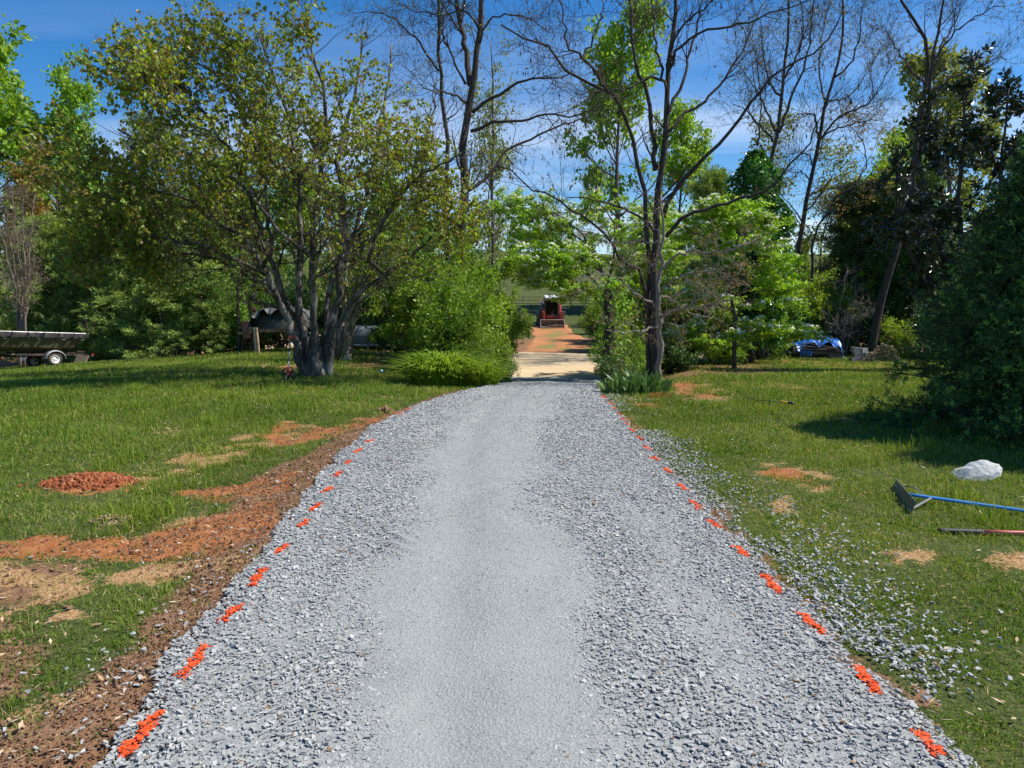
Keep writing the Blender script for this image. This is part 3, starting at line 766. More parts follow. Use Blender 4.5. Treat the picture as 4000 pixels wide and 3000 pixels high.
# ------------------------------------------------------------------ plants
def spawn(par, prad, n, rng, t=(.25, 1.), length=(.5, 1.), ang=(35, 60), up=0.0, wig=.12, K=6, rr=(.35, .6), lenfall=.5, tiptaper=.25, out=None, lens=None, minr=.0018):
    """n children on every parent path; returns paths, radii"""
    Np, Kp, _ = par.shape
    M = Np * n
    pi_ = np.repeat(np.arange(Np), n)
    tt = rng.uniform(t[0], t[1], M)
    f = tt * (Kp - 1); i = np.minimum(f.astype(int), Kp - 2); fr = (f - i)[:, None]
    p = par[pi_, i] * (1 - fr) + par[pi_, i + 1] * fr
    tg = norm(par[pi_, i + 1] - par[pi_, i])
    r0 = prad[pi_, i] * (1 - fr[:, 0]) + prad[pi_, i + 1] * fr[:, 0]
    rnd = rng.normal(size=(M, 3)); perp = norm(rnd - (rnd * tg).sum(1, keepdims=True) * tg)
    if out is not None:
        rad = p - out; rad[:, 2] *= .3
        perp = norm(perp + norm(rad) * 1.0); perp = norm(perp - (perp * tg).sum(1, keepdims=True) * tg)
    a = np.radians(rng.uniform(ang[0], ang[1], M))[:, None]
    d = norm(tg * np.cos(a) + perp * np.sin(a))
    L = rng.uniform(length[0], length[1], M) * (1 - lenfall * tt)
    if lens is not None: L = L * lens[pi_]
    step = (L / (K - 1))[:, None]
    path = [p]; 
    for k in range(K - 1):
        d = norm(d + rng.normal(0, wig, (M, 3)) + np.array([0, 0, up])[None])
        path.append(path[-1] + d * step)
    path = np.stack(path, 1)
    rb = np.maximum(r0 * rng.uniform(rr[0], rr[1], M), minr)
    rad = rb[:, None] * np.linspace(1, tiptaper, K)[None]
    return path, np.maximum(rad, minr * .6)
def anchors(paths, n, rng, t=(.3, 1.)):
    Np, K, _ = paths.shape; M = Np * n
    pi_ = np.repeat(np.arange(Np), n); f = rng.uniform(t[0], t[1], M) * (K - 1); i = np.minimum(f.astype(int), K - 2); fr = (f - i)[:, None]
    return paths[pi_, i] * (1 - fr) + paths[pi_, i + 1] * fr, norm(paths[pi_, i + 1] - paths[pi_, i])
def leaves(geo, p, d, size, rng, kind='kite', droop=.3, spread=1.0, wid=.6, a=None, off=.5, flat=0.0):
    """leaf blades: p base, d growing direction"""
    n = len(p)
    if not n: return
    size = np.broadcast_to(size, (n,)) * rng.uniform(.65, 1.3, n)
    ax = norm(d * (1 - .5 * spread) + rng.normal(0, .75 * spread, (n, 3)) + np.array([0, 0, -droop])[None])
    if flat: ax[:, 2] *= (1 - flat); ax = norm(ax)
    rn = rng.normal(size=(n, 3)) + np.array([0, 0, 1.2 * flat + .5])[None] * (3 * flat + .6)
    nn = norm(rn - (rn * ax).sum(1, keepdims=True) * ax); sd_ = np.cross(ax, nn)
    b = p + ax * (size * off * .3)[:, None]
    S = size[:, None]
    a_ = rng.uniform(0, 1, n) if a is None else np.broadcast_to(a, (n,))
    if kind == 'kite':
        V = np.stack([b, b + ax * S * .45 + sd_ * S * wid / 2 + nn * S * .06, b + ax * S, b + ax * S * .45 - sd_ * S * wid / 2 + nn * S * .06], 1)
        geo.add(V.reshape(-1, 3), q=np.arange(4 * n).reshape(-1, 4), a=np.repeat(a_, 4))
    elif kind == 'heart':
        w = wid / 2
        V = np.stack([b, b + ax * S * .12 + sd_ * S * w * .9 + nn * S * .12, b + ax * S * .55 + sd_ * S * w * .85 + nn * S * .10, b + ax * S, b + ax * S * .55 - sd_ * S * w * .85 + nn * S * .10, b + ax * S * .12 - sd_ * S * w * .9 + nn * S * .12], 1)
        k = (np.arange(n) * 6)[:, None]
        geo.add(V.reshape(-1, 3), q=np.concatenate([np.array([[0, 1, 2, 3]]) + k, np.array([[0, 3, 4, 5]]) + k]), a=np.repeat(a_, 6))
    elif kind == 'star':        # lobed maple leaf: three points
        V = np.stack([b, b + ax * S * .35 + sd_ * S * wid * .75, b + ax * S * .45 + sd_ * S * wid * .22, b + ax * S, b + ax * S * .45 - sd_ * S * wid * .22, b + ax * S * .35 - sd_ * S * wid * .75], 1)
        k = (np.arange(n) * 6)[:, None]
        geo.add(V.reshape(-1, 3), t=np.concatenate([np.array([[0, 1, 2]]) + k, np.array([[0, 4, 5]]) + k]), q=np.array([[0, 2, 3, 4]]) + k, a=np.repeat(a_, 6))
def clump(p, n, rad, rng, zs=.6):
    q = np.repeat(p, n, 0) + rng.normal(0, rad, (len(p) * n, 3)) * np.array([1, 1, zs])[None]
    return q
def flat1(paths): return paths

M_BARK = barkmat('grey brown bark', (.045, .036, .028), (.20, .17, .14))
M_BARKD = barkmat('dark furrowed bark', (.025, .02, .017), (.105, .085, .07))
M_BARKL = barkmat('pale lichened bark', (.07, .06, .05), (.27, .235, .19), (.44, .46, .36))
M_BARKR = barkmat('smooth grey bark', (.035, .029, .023), (.13, .11, .09), (.24, .225, .19))
M_TWIG = pbr('bare twigs', (.24, .20, .17), .85, var=.3, spec=.2)
M_REDBUD = leafmat('redbud leaves', [(.336, .179, .056), (.235, .258, .039), (.213, .314, .034), (.291, .403, .045), (.370, .470, .056)], .4, .45)
M_POD = pbr('brown seed pods', (.13, .07, .04), .8, var=.3, spec=.2)
M_MAPLE = leafmat('bright maple leaves', [(.152, .276, .028), (.221, .400, .035), (.304, .497, .048), (.372, .552, .068)], .45, .45)
M_BROAD = leafmat('broad green leaves', [(.121, .263, .033), (.202, .385, .040), (.282, .485, .057), (.385, .566, .070)], .45, .35)
M_PALE = leafmat('pale spring leaves', [(.156, .204, .054), (.228, .288, .072), (.300, .360, .108), (.360, .408, .144)], .5, .35)
M_RUST = leafmat('reddish spring leaves', [(.276, .184, .057), (.414, .230, .081), (.299, .299, .057), (.460, .322, .115)], .5, .4)
M_HEDGE = leafmat('privet leaves', [(.110, .220, .022), (.169, .321, .030), (.270, .439, .040), (.405, .524, .059)], .38, .35)
M_CEDAR = leafmat('cedar sprays', [(.135, .205, .054), (.224, .335, .080), (.381, .514, .114), (.581, .693, .158)], .65, .2)
M_PINE = leafmat('blue green needles', [(.067, .113, .049), (.113, .168, .079), (.180, .259, .113)], .6, .15)
M_SPRUCE = leafmat('spruce needles', [(.032, .072, .024), (.053, .117, .034), (.091, .195, .046), (.286, .494, .078)], .5, .12)
M_MAG = leafmat('glossy magnolia leaves', [(.014, .031, .011), (.022, .047, .014), (.033, .061, .018), (.083, .044, .016)], .28, .04, spec=.7)
M_DOG = leafmat('dogwood leaves', [(.173, .328, .031), (.259, .466, .043), (.362, .586, .060), (.466, .673, .086)], .45, .42)
M_PETAL = leafmat('dogwood bracts', [(.80, .82, .60), (.88, .88, .74), (.90, .90, .82)], .6, .35, (1, 1, .9), big=0)
M_IVY = leafmat('ivy leaves', [(.039, .117, .022), (.062, .187, .031), (.094, .265, .044), (.156, .359, .055)], .25, .2, spec=.5)
M_LIME = leafmat('fresh lime foliage', [(.168, .284, .021), (.242, .378, .032), (.326, .462, .053)], .45, .45)
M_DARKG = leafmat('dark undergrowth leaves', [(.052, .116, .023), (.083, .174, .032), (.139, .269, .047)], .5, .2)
M_BUD = leafmat('orange buds', [(.22, .10, .04), (.38, .20, .07), (.34, .27, .08)], .6, .3)

def build(name, base, wood, parts_, label, cat='tree', group=None, bark=None, rot=0, smooth=True, wname='trunk'):
    root = empty(name, base, (0, 0, 0), label, cat, group)
    link(wname, wood.mesh(wname, smooth, origin=base), bark or M_BARK, root)
    for pn, gg, mt in parts_:
        if gg.n:
            o_ = link(pn, gg.mesh(pn, False, origin=base), mt, root)
            if pn in ('seed_pods', 'blossom'): o_['kind'] = 'stuff'
    return root
def tree_arrays(lims, radii, K=10, jit=0.0, rng=None):
    paths = np.stack([resample(l, K, jit, rng) for l in lims])
    rad = np.stack([np.linspace(a, b, K) for a, b in radii])
    return paths, rad

# generic trees made standing at the origin; copies share meshes
def broad_tree(seed, H, Rr, leafn=10000, leafsize=.16, mat=M_BROAD, kind='kite', trunkr=.16, base=.18, bark=M_BARK, open_=.0, name='leafy_tree', up=.10, droop=.35, stems=1, leafspread=.14, label='x', cat='tree'):
    rg = np.random.default_rng(seed); W_ = Geo(); Lf = Geo()
    tr = []; rr_ = []
    for s in range(stems):
        a = rg.uniform(0, 6.28); e = (0 if stems == 1 else Rr * .35)
        pts = [(rg.normal(0, .05) * (stems > 1), rg.normal(0, .05) * (stems > 1), -.15)]
        for k in range(1, 6):
            q = k / 5; pts.append((math.cos(a) * e * q + rg.normal(0, .05 * H * .3), math.sin(a) * e * q + rg.normal(0, .05 * H * .3), H * q * (.93 if s == 0 else rg.uniform(.7, .92))))
        tr.append(pts); rr_.append((trunkr * (1 if s == 0 else .7), trunkr * .12))
    P0, R0 = tree_arrays(tr, rr_, 12)
    tubes(W_, P0, R0, 8)
    nl = 26 if stems == 1 else 14
    P1, R1 = spawn(P0, R0, nl, rg, (base, .97), (Rr * .8, Rr * 1.25), (35, 75), up, .13, 8, (.3, .5), .45, out=P0.mean((0, 1)))
    tubes(W_, P1, R1, 5, False)
    P2, R2 = spawn(P1, R1, 6, rg, (.25, 1), (Rr * .25, Rr * .5), (25, 60), up * .5, .16, 5, (.4, .6), .3)
    tubes(W_, P2, R2, 4, False)
    P3, R3 = spawn(P2, R2, 3, rg, (.3, 1), (Rr * .10, Rr * .24), (25, 60), 0, .18, 4, (.5, .7), .2)
    tubes(W_, P3, R3, 3, False)
    m = max(1, int(leafn / len(P3)))
    p, d = anchors(P3, m, rg, (.2, 1.05))
    p = p + rg.normal(0, leafspread, p.shape)
    if open_:   # leave gaps: drop leaves in random cells
        c = np.floor(p / (Rr * .22)).astype(int); h = ((c[:, 0] * 73856093) ^ (c[:, 1] * 19349663) ^ (c[:, 2] * 83492791)) % 100
        k = h > open_ * 100; p, d = p[k], d[k]
    leaves(Lf, p, d, leafsize, rg, kind, droop)
    return W_, Lf
def cedar(seed, H, Rr, n=16000, size=.22, low=.02, taper=1.0, flatb=.12, mat=M_CEDAR):
    rg = np.random.default_rng(seed); W_ = Geo(); Lf = Geo()
    P0, R0 = tree_arrays([[(0, 0, -.15), (rg.normal(0, .08), rg.normal(0, .08), H * .5), (0, 0, H)]], [(.04 * H ** .6, .015)], 12)
    tubes(W_, P0, R0, 7)
    M = int(26 + H * 9); zt = np.sort(rg.uniform(low, .98, M)); ang = rg.uniform(0, 6.28, M)
    ln = Rr * (1 - zt) ** (.65 * taper) * rg.uniform(.55, 1.2, M) + .15
    K = 7; st = np.stack([0 * zt, 0 * zt, zt * H], 1)
    d = norm(np.stack([np.cos(ang), np.sin(ang), rg.uniform(-.05, .35, M)], 1)); path = [st]
    for k in range(K - 1):
        d = norm(d + rg.normal(0, .12, (M, 3)) + np.array([0, 0, flatb * (.5 if k < 3 else 1)])); path.append(path[-1] + d * (ln / (K - 1))[:, None])
    P1 = np.stack(path, 1); R1 = np.repeat(np.linspace(.03, .006, K)[None], M, 0) * (H / 7) ** .4
    tubes(W_, P1, R1, 4, False)
    P2, R2 = spawn(P1, R1, 9, rg, (.2, 1), (Rr * .16, Rr * .34), (25, 70), .04, .15, 4, (.4, .6), .3)
    tubes(W_, P2, R2, 3, False)
    m = max(1, int(n * 1.6) // len(P2)); p, dd = anchors(P2, m, rg, (.1, 1.1)); p = p + rg.normal(0, .05, p.shape)
    shade = np.clip(rg.normal(.5, .25, len(p)), 0, 1)
    leaves(Lf, p, dd, size * .72, rg, 'kite', -.15, .75, .26, a=shade)
    return W_, Lf
def shrub(seed, H, Rr, n=9000, size=.07, stems=14, mat=M_HEDGE, up=.10, wid=.62, ls=.05, kind='kite'):
    rg = np.random.default_rng(seed); W_ = Geo(); Lf = Geo()
    a = rg.uniform(0, 6.28, stems); e = rg.uniform(.15, .9, stems) * Rr
    lims = [[(math.cos(x) * .12 * q, math.sin(x) * .12 * q, -.1), (math.cos(x) * q * .55, math.sin(x) * q * .55, H * .45 * f), (math.cos(x) * q, math.sin(x) * q, H * f * .95)] for x, q, f in zip(a, e, rg.uniform(.6, 1.0, stems) * np.sqrt(1 - (e / Rr) ** 2 * .55))]
    P0, R0 = tree_arrays(lims, [(.022 * H ** .5, .006)] * stems, 9, .04, rg)
    tubes(W_, P0, R0, 5, False)
    P1, R1 = spawn(P0, R0, 12, rg, (.12, 1), (Rr * .3, Rr * .6), (30, 80), up, .16, 6, (.4, .6), .3, out=np.array([0, 0, H * .4]))
    tubes(W_, P1, R1, 4, False)
    P2, R2 = spawn(P1, R1, 5, rg, (.2, 1), (Rr * .10, Rr * .26), (25, 70), up, .18, 4, (.5, .7), .2)
    tubes(W_, P2, R2, 3, False)
    m = max(1, int(n * 1.25) // len(P2)); p, dd = anchors(P2, m, rg, (.1, 1.05)); p = p + rg.normal(0, ls, p.shape); p[:, 2] = np.maximum(p[:, 2], .02)
    c = np.floor(p / .34).astype(int); hsh = ((c[:, 0] * 73856093) ^ (c[:, 1] * 19349663) ^ (c[:, 2] * 83492791)) % 100; k = hsh > 26; p, dd = p[k], dd[k]
    leaves(Lf, p, dd, size, rg, kind, .15, 1, wid)
    return W_, Lf
PROTO = {}
def proto(key, name, wood, leaf, bark, lmat, leafname='crown'):
    PROTO[key] = (name, wood.mesh(name + '_wood', True), leaf.mesh(name + '_leaf', False), bark, lmat, leafname)
    for me, mt in ((PROTO[key][1], bark), (PROTO[key][2], lmat)): me.materials.append(mt)
def stand(key, px, d, scale, label, rz=0, group=None, cat='tree', x=None, tilt=(0, 0), name=None, mat=None, dz=0):
    nm, wm, lm, bk, lt, ln = PROTO[key]
    if x is None: x = ray(px, 1300)[0] * d / ray(px, 1300)[1]
    o = empty(name or nm, onground(x, d, dz), (tilt[0], tilt[1], rz), label, cat, group, scale)
    link('stems' if cat in ('shrub', 'bush') else 'trunk', wm, None, o)
    c = link(ln, lm, None, o)
    if mat is not None:
        c.material_slots[0].link = 'OBJECT'; c.material_slots[0].material = mat
    return o
proto('broadA', 'leafy_tree', *broad_tree(1, 10, 3.2, 15000, .20, open_=.25), M_BARK, M_BROAD)
proto('broadB', 'leafy_tree', *broad_tree(2, 10, 2.7, 13000, .20, open_=.35, base=.3), M_BARK, M_MAPLE)
proto('thinA', 'young_tree', *broad_tree(3, 10, 2.2, 3600, .17, open_=.2, trunkr=.09, up=.2), M_BARK, M_PALE)
proto('cedarA', 'cedar_tree', *cedar(4, 7, 2.2, 26000, .24), M_BARK, M_CEDAR)
proto('cedarB', 'cedar_tree', *cedar(5, 5, 2.6, 24000, .23, taper=.6, flatb=.03), M_BARK, M_CEDAR)
proto('pineA', 'pine_tree', *cedar(6, 10, 2.4, 11000, .26, low=.25, taper=.7, flatb=.05), M_BARKD, M_PINE)
proto('shrubA', 'shrub', *shrub(7, 3.2, 1.7, 17000, .085), M_BARK, M_HEDGE, 'foliage')
proto('shrubB', 'shrub', *shrub(8, 2.4, 1.5, 13000, .08, up=.02), M_BARK, M_HEDGE, 'foliage')
proto('lowA', 'shrub', *shrub(9, 1.1, .9, 5000, .065), M_BARK, M_BROAD, 'foliage')
print('protos')
# ------------------------------------------------------------------ the wood, back to front
def r_(i): return (i * 2.399) % 6.283
# far hedgerow trees on the pasture ridge (each its own tree)
for i, px in enumerate(np.linspace(1560, 2800, 34)):
    k = ['broadA', 'thinA', 'broadB', 'thinA'][i % 4]
    stand(k, px + (i * 37 % 41) - 20, 205 + (i * 13) % 25, (.85, .85, .75 + .35 * ((i * 7) % 5) / 5), 'small distant tree in the tree line on top of the pasture ridge', r_(i), 'far trees along the pasture ridge')
# mid distance belt behind the road on both sides
i = 0
for px, d, s, k in [(-330, 62, 1.15, 'broadA'), (-80, 70, 1.1, 'cedarA'), (150, 60, 1.0, 'broadA'), (420, 66, 1.1, 'broadB'), (640, 58, 1.25, 'cedarA'), (800, 64, .9, 'broadA'), (980, 60, 1.0, 'broadB'), (1160, 68, 1.1, 'broadA'), (1330, 62, .85, 'cedarA'), (1500, 70, .95, 'broadB'), (1660, 60, .7, 'broadA'),
                    (2500, 58, .65, 'broadA'), (2640, 66, .75, 'cedarA'), (2800, 60, .85, 'broadB'), (2960, 68, .8, 'broadA'), (3120, 62, .75, 'cedarA'), (3300, 70, .9, 'broadA'), (3480, 60, .8, 'broadB'), (3660, 66, 1.0, 'broadA'), (3850, 62, .95, 'cedarA'), (4060, 68, 1.0, 'broadA'), (4300, 62, 1.1, 'broadB')]:
    side = 'left' if px < 2100 else 'right'
    stand(k, px, d, s, f'hazy green tree in the belt beyond the road, {side} of the pasture gate', r_(i), f'belt of trees beyond the road, {side} side'); i += 1
# --- tall trees, left
stand('broadB', -30, 41, (1.75, 1.75, 1.85), 'tall bright green tree rising at the far left edge above the covered boat', .4)
stand('broadA', 345, 44, (1.15, 1.15, 1.45), 'rounded green tree standing alone against blue sky between the far left tree and the redbud', 2.0)
stand('broadA', 80, 43, (1.2, 1.2, 1.15), 'green tree filling the gap below the tall far left tree', 4.0, mat=M_MAPLE)
stand('broadA', 250, 38, (.95, .95, .95), 'young tree with rusty orange new leaves behind the boat', 1.0, mat=M_RUST, name='maple_tree')
stand('thinA', 420, 36, (1.1, 1.1, .8), 'thin tree with orange tinged shoots left of the redbud crown', 1.6, mat=M_RUST, name='maple_tree')
stand('pineA', 640, 38, (1.15, 1.15, 1.22), 'tall dark evergreen hidden behind the left side of the redbud crown', 3.0)
stand('broadA', 900, 40, (1.1, 1.1, 1.0), 'dark green tree behind the middle of the redbud crown', 5.0)
stand('broadB', 1180, 42, (1.0, 1.0, .95), 'light green tree seen through the upper redbud branches', 2.2)
stand('broadA', 1430, 36, (.9, .9, .8), 'green tree above the parked hull right behind the redbud', 2.9)
# --- cedars along the left lawn
for j, (px, d, s, k, l) in enumerate([(190, 33.5, (1.1, 1.1, .95), 'cedarA', 'dark cedar behind the stern of the covered boat'),
        (390, 34.5, (1.2, 1.2, 1.0), 'cedarA', 'tall dark cedar right of the covered boat'),
        (560, 33.5, (1.2, 1.2, 1.15), 'cedarA', 'tallest dense cedar in the middle of the left tree line'),
        (770, 33, (1.15, 1.15, 1.05), 'cedarA', 'dark cedar left of the old flatbed trailer'),
        (930, 34.5, (1.0, 1.0, 1.1), 'cedarA', 'dark cedar directly behind the old flatbed trailer'),
        (640, 31, (.95, .95, .66), 'cedarB', 'low spreading cedar with olive tips at the edge of the left lawn'),
        (800, 31.2, (.85, .85, .6), 'cedarB', 'low cedar nearest the old flatbed trailer'),
        (470, 31.8, (.85, .85, .6), 'cedarB', 'low cedar between the boat and the spreading cedar'),
        (-150, 35, (1.2, 1.2, 1.0), 'cedarA', 'dark cedar cut by the left picture edge')]):
    stand(k, px, d, s, l, r_(j) + 1, 'cedars along the left lawn')
# undergrowth in the shade behind the redbud
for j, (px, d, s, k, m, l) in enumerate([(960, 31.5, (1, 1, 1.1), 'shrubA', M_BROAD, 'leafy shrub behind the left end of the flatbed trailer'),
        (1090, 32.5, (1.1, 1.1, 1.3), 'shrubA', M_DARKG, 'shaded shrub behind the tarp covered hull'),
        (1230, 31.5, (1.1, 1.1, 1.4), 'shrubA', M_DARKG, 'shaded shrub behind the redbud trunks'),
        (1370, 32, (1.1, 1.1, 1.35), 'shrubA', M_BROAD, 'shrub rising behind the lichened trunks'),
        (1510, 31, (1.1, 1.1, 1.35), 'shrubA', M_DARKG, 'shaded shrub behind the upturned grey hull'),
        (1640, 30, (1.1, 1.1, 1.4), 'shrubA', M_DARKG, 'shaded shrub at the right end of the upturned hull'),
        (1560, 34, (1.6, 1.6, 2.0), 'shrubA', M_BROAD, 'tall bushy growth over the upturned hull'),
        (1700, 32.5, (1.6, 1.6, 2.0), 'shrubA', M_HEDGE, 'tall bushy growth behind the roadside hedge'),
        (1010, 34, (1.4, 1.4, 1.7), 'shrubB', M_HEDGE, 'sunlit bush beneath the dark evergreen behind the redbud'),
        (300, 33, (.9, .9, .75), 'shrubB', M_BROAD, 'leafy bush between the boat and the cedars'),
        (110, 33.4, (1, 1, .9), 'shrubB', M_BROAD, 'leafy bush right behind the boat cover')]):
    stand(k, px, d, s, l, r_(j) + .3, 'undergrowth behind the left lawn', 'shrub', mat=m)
# hedge left of the drive mouth
for j, (px, d, s, k, m, l) in enumerate([(1640, 21.5, (1.0, 1.0, 1.15), 'shrubA', M_HEDGE, 'rounded privet bush at the left end of the hedge by the drive'),
        (1730, 19.8, (.95, .95, 1.05), 'shrubA', M_HEDGE, 'privet bush behind the light green lily clump'),
        (1812, 19.3, (.85, .85, 1.05), 'shrubA', M_HEDGE, 'tall privet bush nearest the left side of the drive mouth'),
        (1900, 18.3, (.55, .55, .62), 'shrubB', M_HEDGE, 'small privet bush leaning over the left gravel edge'),
        (1800, 22.5, (1.1, 1.1, 1.35), 'shrubA', M_LIME, 'yellow green bush rising behind the privet hedge'),
        (1700, 24.5, (1.25, 1.25, 1.55), 'shrubA', M_HEDGE, 'tall bush at the back of the privet hedge'),
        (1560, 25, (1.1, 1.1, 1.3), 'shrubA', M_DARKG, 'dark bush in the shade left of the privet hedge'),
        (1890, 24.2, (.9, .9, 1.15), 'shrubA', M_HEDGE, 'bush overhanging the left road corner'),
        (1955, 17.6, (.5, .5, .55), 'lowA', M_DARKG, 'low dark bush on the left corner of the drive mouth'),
        (1820, 18.2, (.9, .9, .8), 'lowA', M_HEDGE, 'low bush between the lily clump and the hedge'),
        (1740, 19.2, (.9, .9, .9), 'lowA', M_BROAD, 'low bush at the foot of the hedge behind the daffodil leaves')]):
    stand(k, px, d, s, l, r_(j) + .7, 'hedge bushes left of the drive mouth', 'shrub', mat=m)
# beyond the road, beside the clay track
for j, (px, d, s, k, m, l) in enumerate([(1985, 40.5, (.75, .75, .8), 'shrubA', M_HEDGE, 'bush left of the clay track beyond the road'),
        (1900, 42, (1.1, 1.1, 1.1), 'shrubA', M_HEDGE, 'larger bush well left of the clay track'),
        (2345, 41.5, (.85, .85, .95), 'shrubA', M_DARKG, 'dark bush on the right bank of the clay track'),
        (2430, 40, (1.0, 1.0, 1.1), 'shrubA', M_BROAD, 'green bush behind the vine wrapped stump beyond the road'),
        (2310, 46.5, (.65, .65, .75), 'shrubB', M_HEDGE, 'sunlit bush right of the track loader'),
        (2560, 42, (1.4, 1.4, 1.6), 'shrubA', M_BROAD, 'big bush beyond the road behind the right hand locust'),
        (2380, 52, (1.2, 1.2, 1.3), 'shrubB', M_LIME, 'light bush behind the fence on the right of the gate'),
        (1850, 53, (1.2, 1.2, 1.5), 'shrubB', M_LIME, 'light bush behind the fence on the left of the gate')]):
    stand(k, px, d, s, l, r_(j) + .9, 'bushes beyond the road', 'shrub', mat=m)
# right hand undergrowth
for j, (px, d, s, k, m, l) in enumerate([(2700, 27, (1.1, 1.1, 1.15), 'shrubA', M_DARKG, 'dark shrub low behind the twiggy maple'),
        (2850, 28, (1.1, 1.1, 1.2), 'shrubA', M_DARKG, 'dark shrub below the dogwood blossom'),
        (2980, 30, (1.2, 1.2, 1.35), 'shrubA', M_BROAD, 'green shrub behind the lowest dogwood branch'),
        (3120, 32.5, (1.25, 1.25, 1.45), 'shrubA', M_LIME, 'bright green shrub above the blue tarp'),
        (3230, 33.5, (1.2, 1.2, 1.25), 'shrubA', M_LIME, 'bright green shrub right of the blue tarp top'),
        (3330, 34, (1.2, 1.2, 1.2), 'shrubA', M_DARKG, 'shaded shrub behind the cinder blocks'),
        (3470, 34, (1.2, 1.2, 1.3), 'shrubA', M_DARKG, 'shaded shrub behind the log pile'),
        (3520, 30.2, (1.1, 1.1, 1.7), 'lowA', M_LIME, 'sunlit lime green bush just behind the log pile'),
        (3640, 29.2, (1.4, 1.4, 1.6), 'lowA', M_LIME, 'sunlit lime green bush between the logs and the spruce'),
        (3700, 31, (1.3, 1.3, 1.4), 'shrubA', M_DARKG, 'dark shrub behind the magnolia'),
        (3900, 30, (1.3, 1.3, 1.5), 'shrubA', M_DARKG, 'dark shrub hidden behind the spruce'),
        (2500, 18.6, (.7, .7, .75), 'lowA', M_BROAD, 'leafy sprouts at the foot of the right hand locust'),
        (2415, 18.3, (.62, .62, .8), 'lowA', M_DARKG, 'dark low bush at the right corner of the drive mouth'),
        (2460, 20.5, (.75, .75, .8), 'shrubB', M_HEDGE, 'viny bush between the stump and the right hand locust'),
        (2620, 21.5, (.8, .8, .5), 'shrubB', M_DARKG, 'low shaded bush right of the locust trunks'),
        (2840, 25.2, (.7, .7, .5), 'shrubB', M_BROAD, 'low leafy bush at the edge of the right lawn'),
        (2610, 26, (1.2, 1.2, 1.5), 'shrubA', M_BROAD, 'tall bush in the shade behind the locust trunks'),
        (2480, 27, (1.0, 1.0, 1.35), 'shrubA', M_HEDGE, 'tall bush beside the road behind the stump')]):
    stand(k, px, d, s, l, r_(j) + .2, 'undergrowth along the right lawn', 'shrub', mat=m)
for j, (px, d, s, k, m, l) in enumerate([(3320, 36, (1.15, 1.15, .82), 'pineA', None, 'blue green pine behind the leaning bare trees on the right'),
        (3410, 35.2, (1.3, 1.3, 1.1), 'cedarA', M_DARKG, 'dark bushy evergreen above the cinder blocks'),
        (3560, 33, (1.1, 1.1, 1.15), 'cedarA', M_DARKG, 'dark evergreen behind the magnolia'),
        (2760, 37, (1.1, 1.1, 1.25), 'cedarA', None, 'dark evergreen between the locust and the ivy column'),
        (3450, 38, (1.1, 1.1, .95), 'broadA', None, 'green tree beyond the blocks, left of the magnolia'),
        (3660, 46, (1.55, 1.55, 1.7), 'broadB', M_PALE, 'tall pale green tree above the magnolia'),
        (2410, 57, (1.7, 1.7, 2.25), 'broadB', None, 'bright yellow green maple behind the right hand locust'),
        (2640, 59, (1.3, 1.3, 1.6), 'broadB', None, 'light green maple right of the locust trunks'),
        (1900, 33, (.8, .8, 1.15), 'thinA', None, 'slender pale green sapling between the two locusts'),
        (3000, 40, (1.1, 1.1, 1.2), 'thinA', None, 'thin pale green tree behind the ivy column'),
        (3200, 42, (1.1, 1.1, 1.1), 'thinA', M_PALE, 'thin green tree behind the bare leaning tree'),
        (3480, 35, (.9, .9, 1.0), 'thinA', M_MAPLE, 'sparse leafy tree left of the magnolia top')]):
    stand(k, px, d, s, l, r_(j) + .5, None, 'tree', mat=m)
print('wood')

# ------------------------------------------------------------------ trees traced one by one
def limb(pts, d0, d1=None):
    """photograph points (px,py) with depth running d0..d1"""
    n = len(pts); d1 = d0 if d1 is None else d1
    return [P(x, y, d0 + (d1 - d0) * i / (n - 1)) for i, (x, y) in enumerate(pts)]
def B(pts): return [(1300 + x * .633, y * .633) for x, y in pts]
def C(pts): return [(2600 + x * .633, y * .633) for x, y in pts]
def A(pts): return [(x * .633, y * .633) for x, y in pts]
def fork(main, i, r): return None

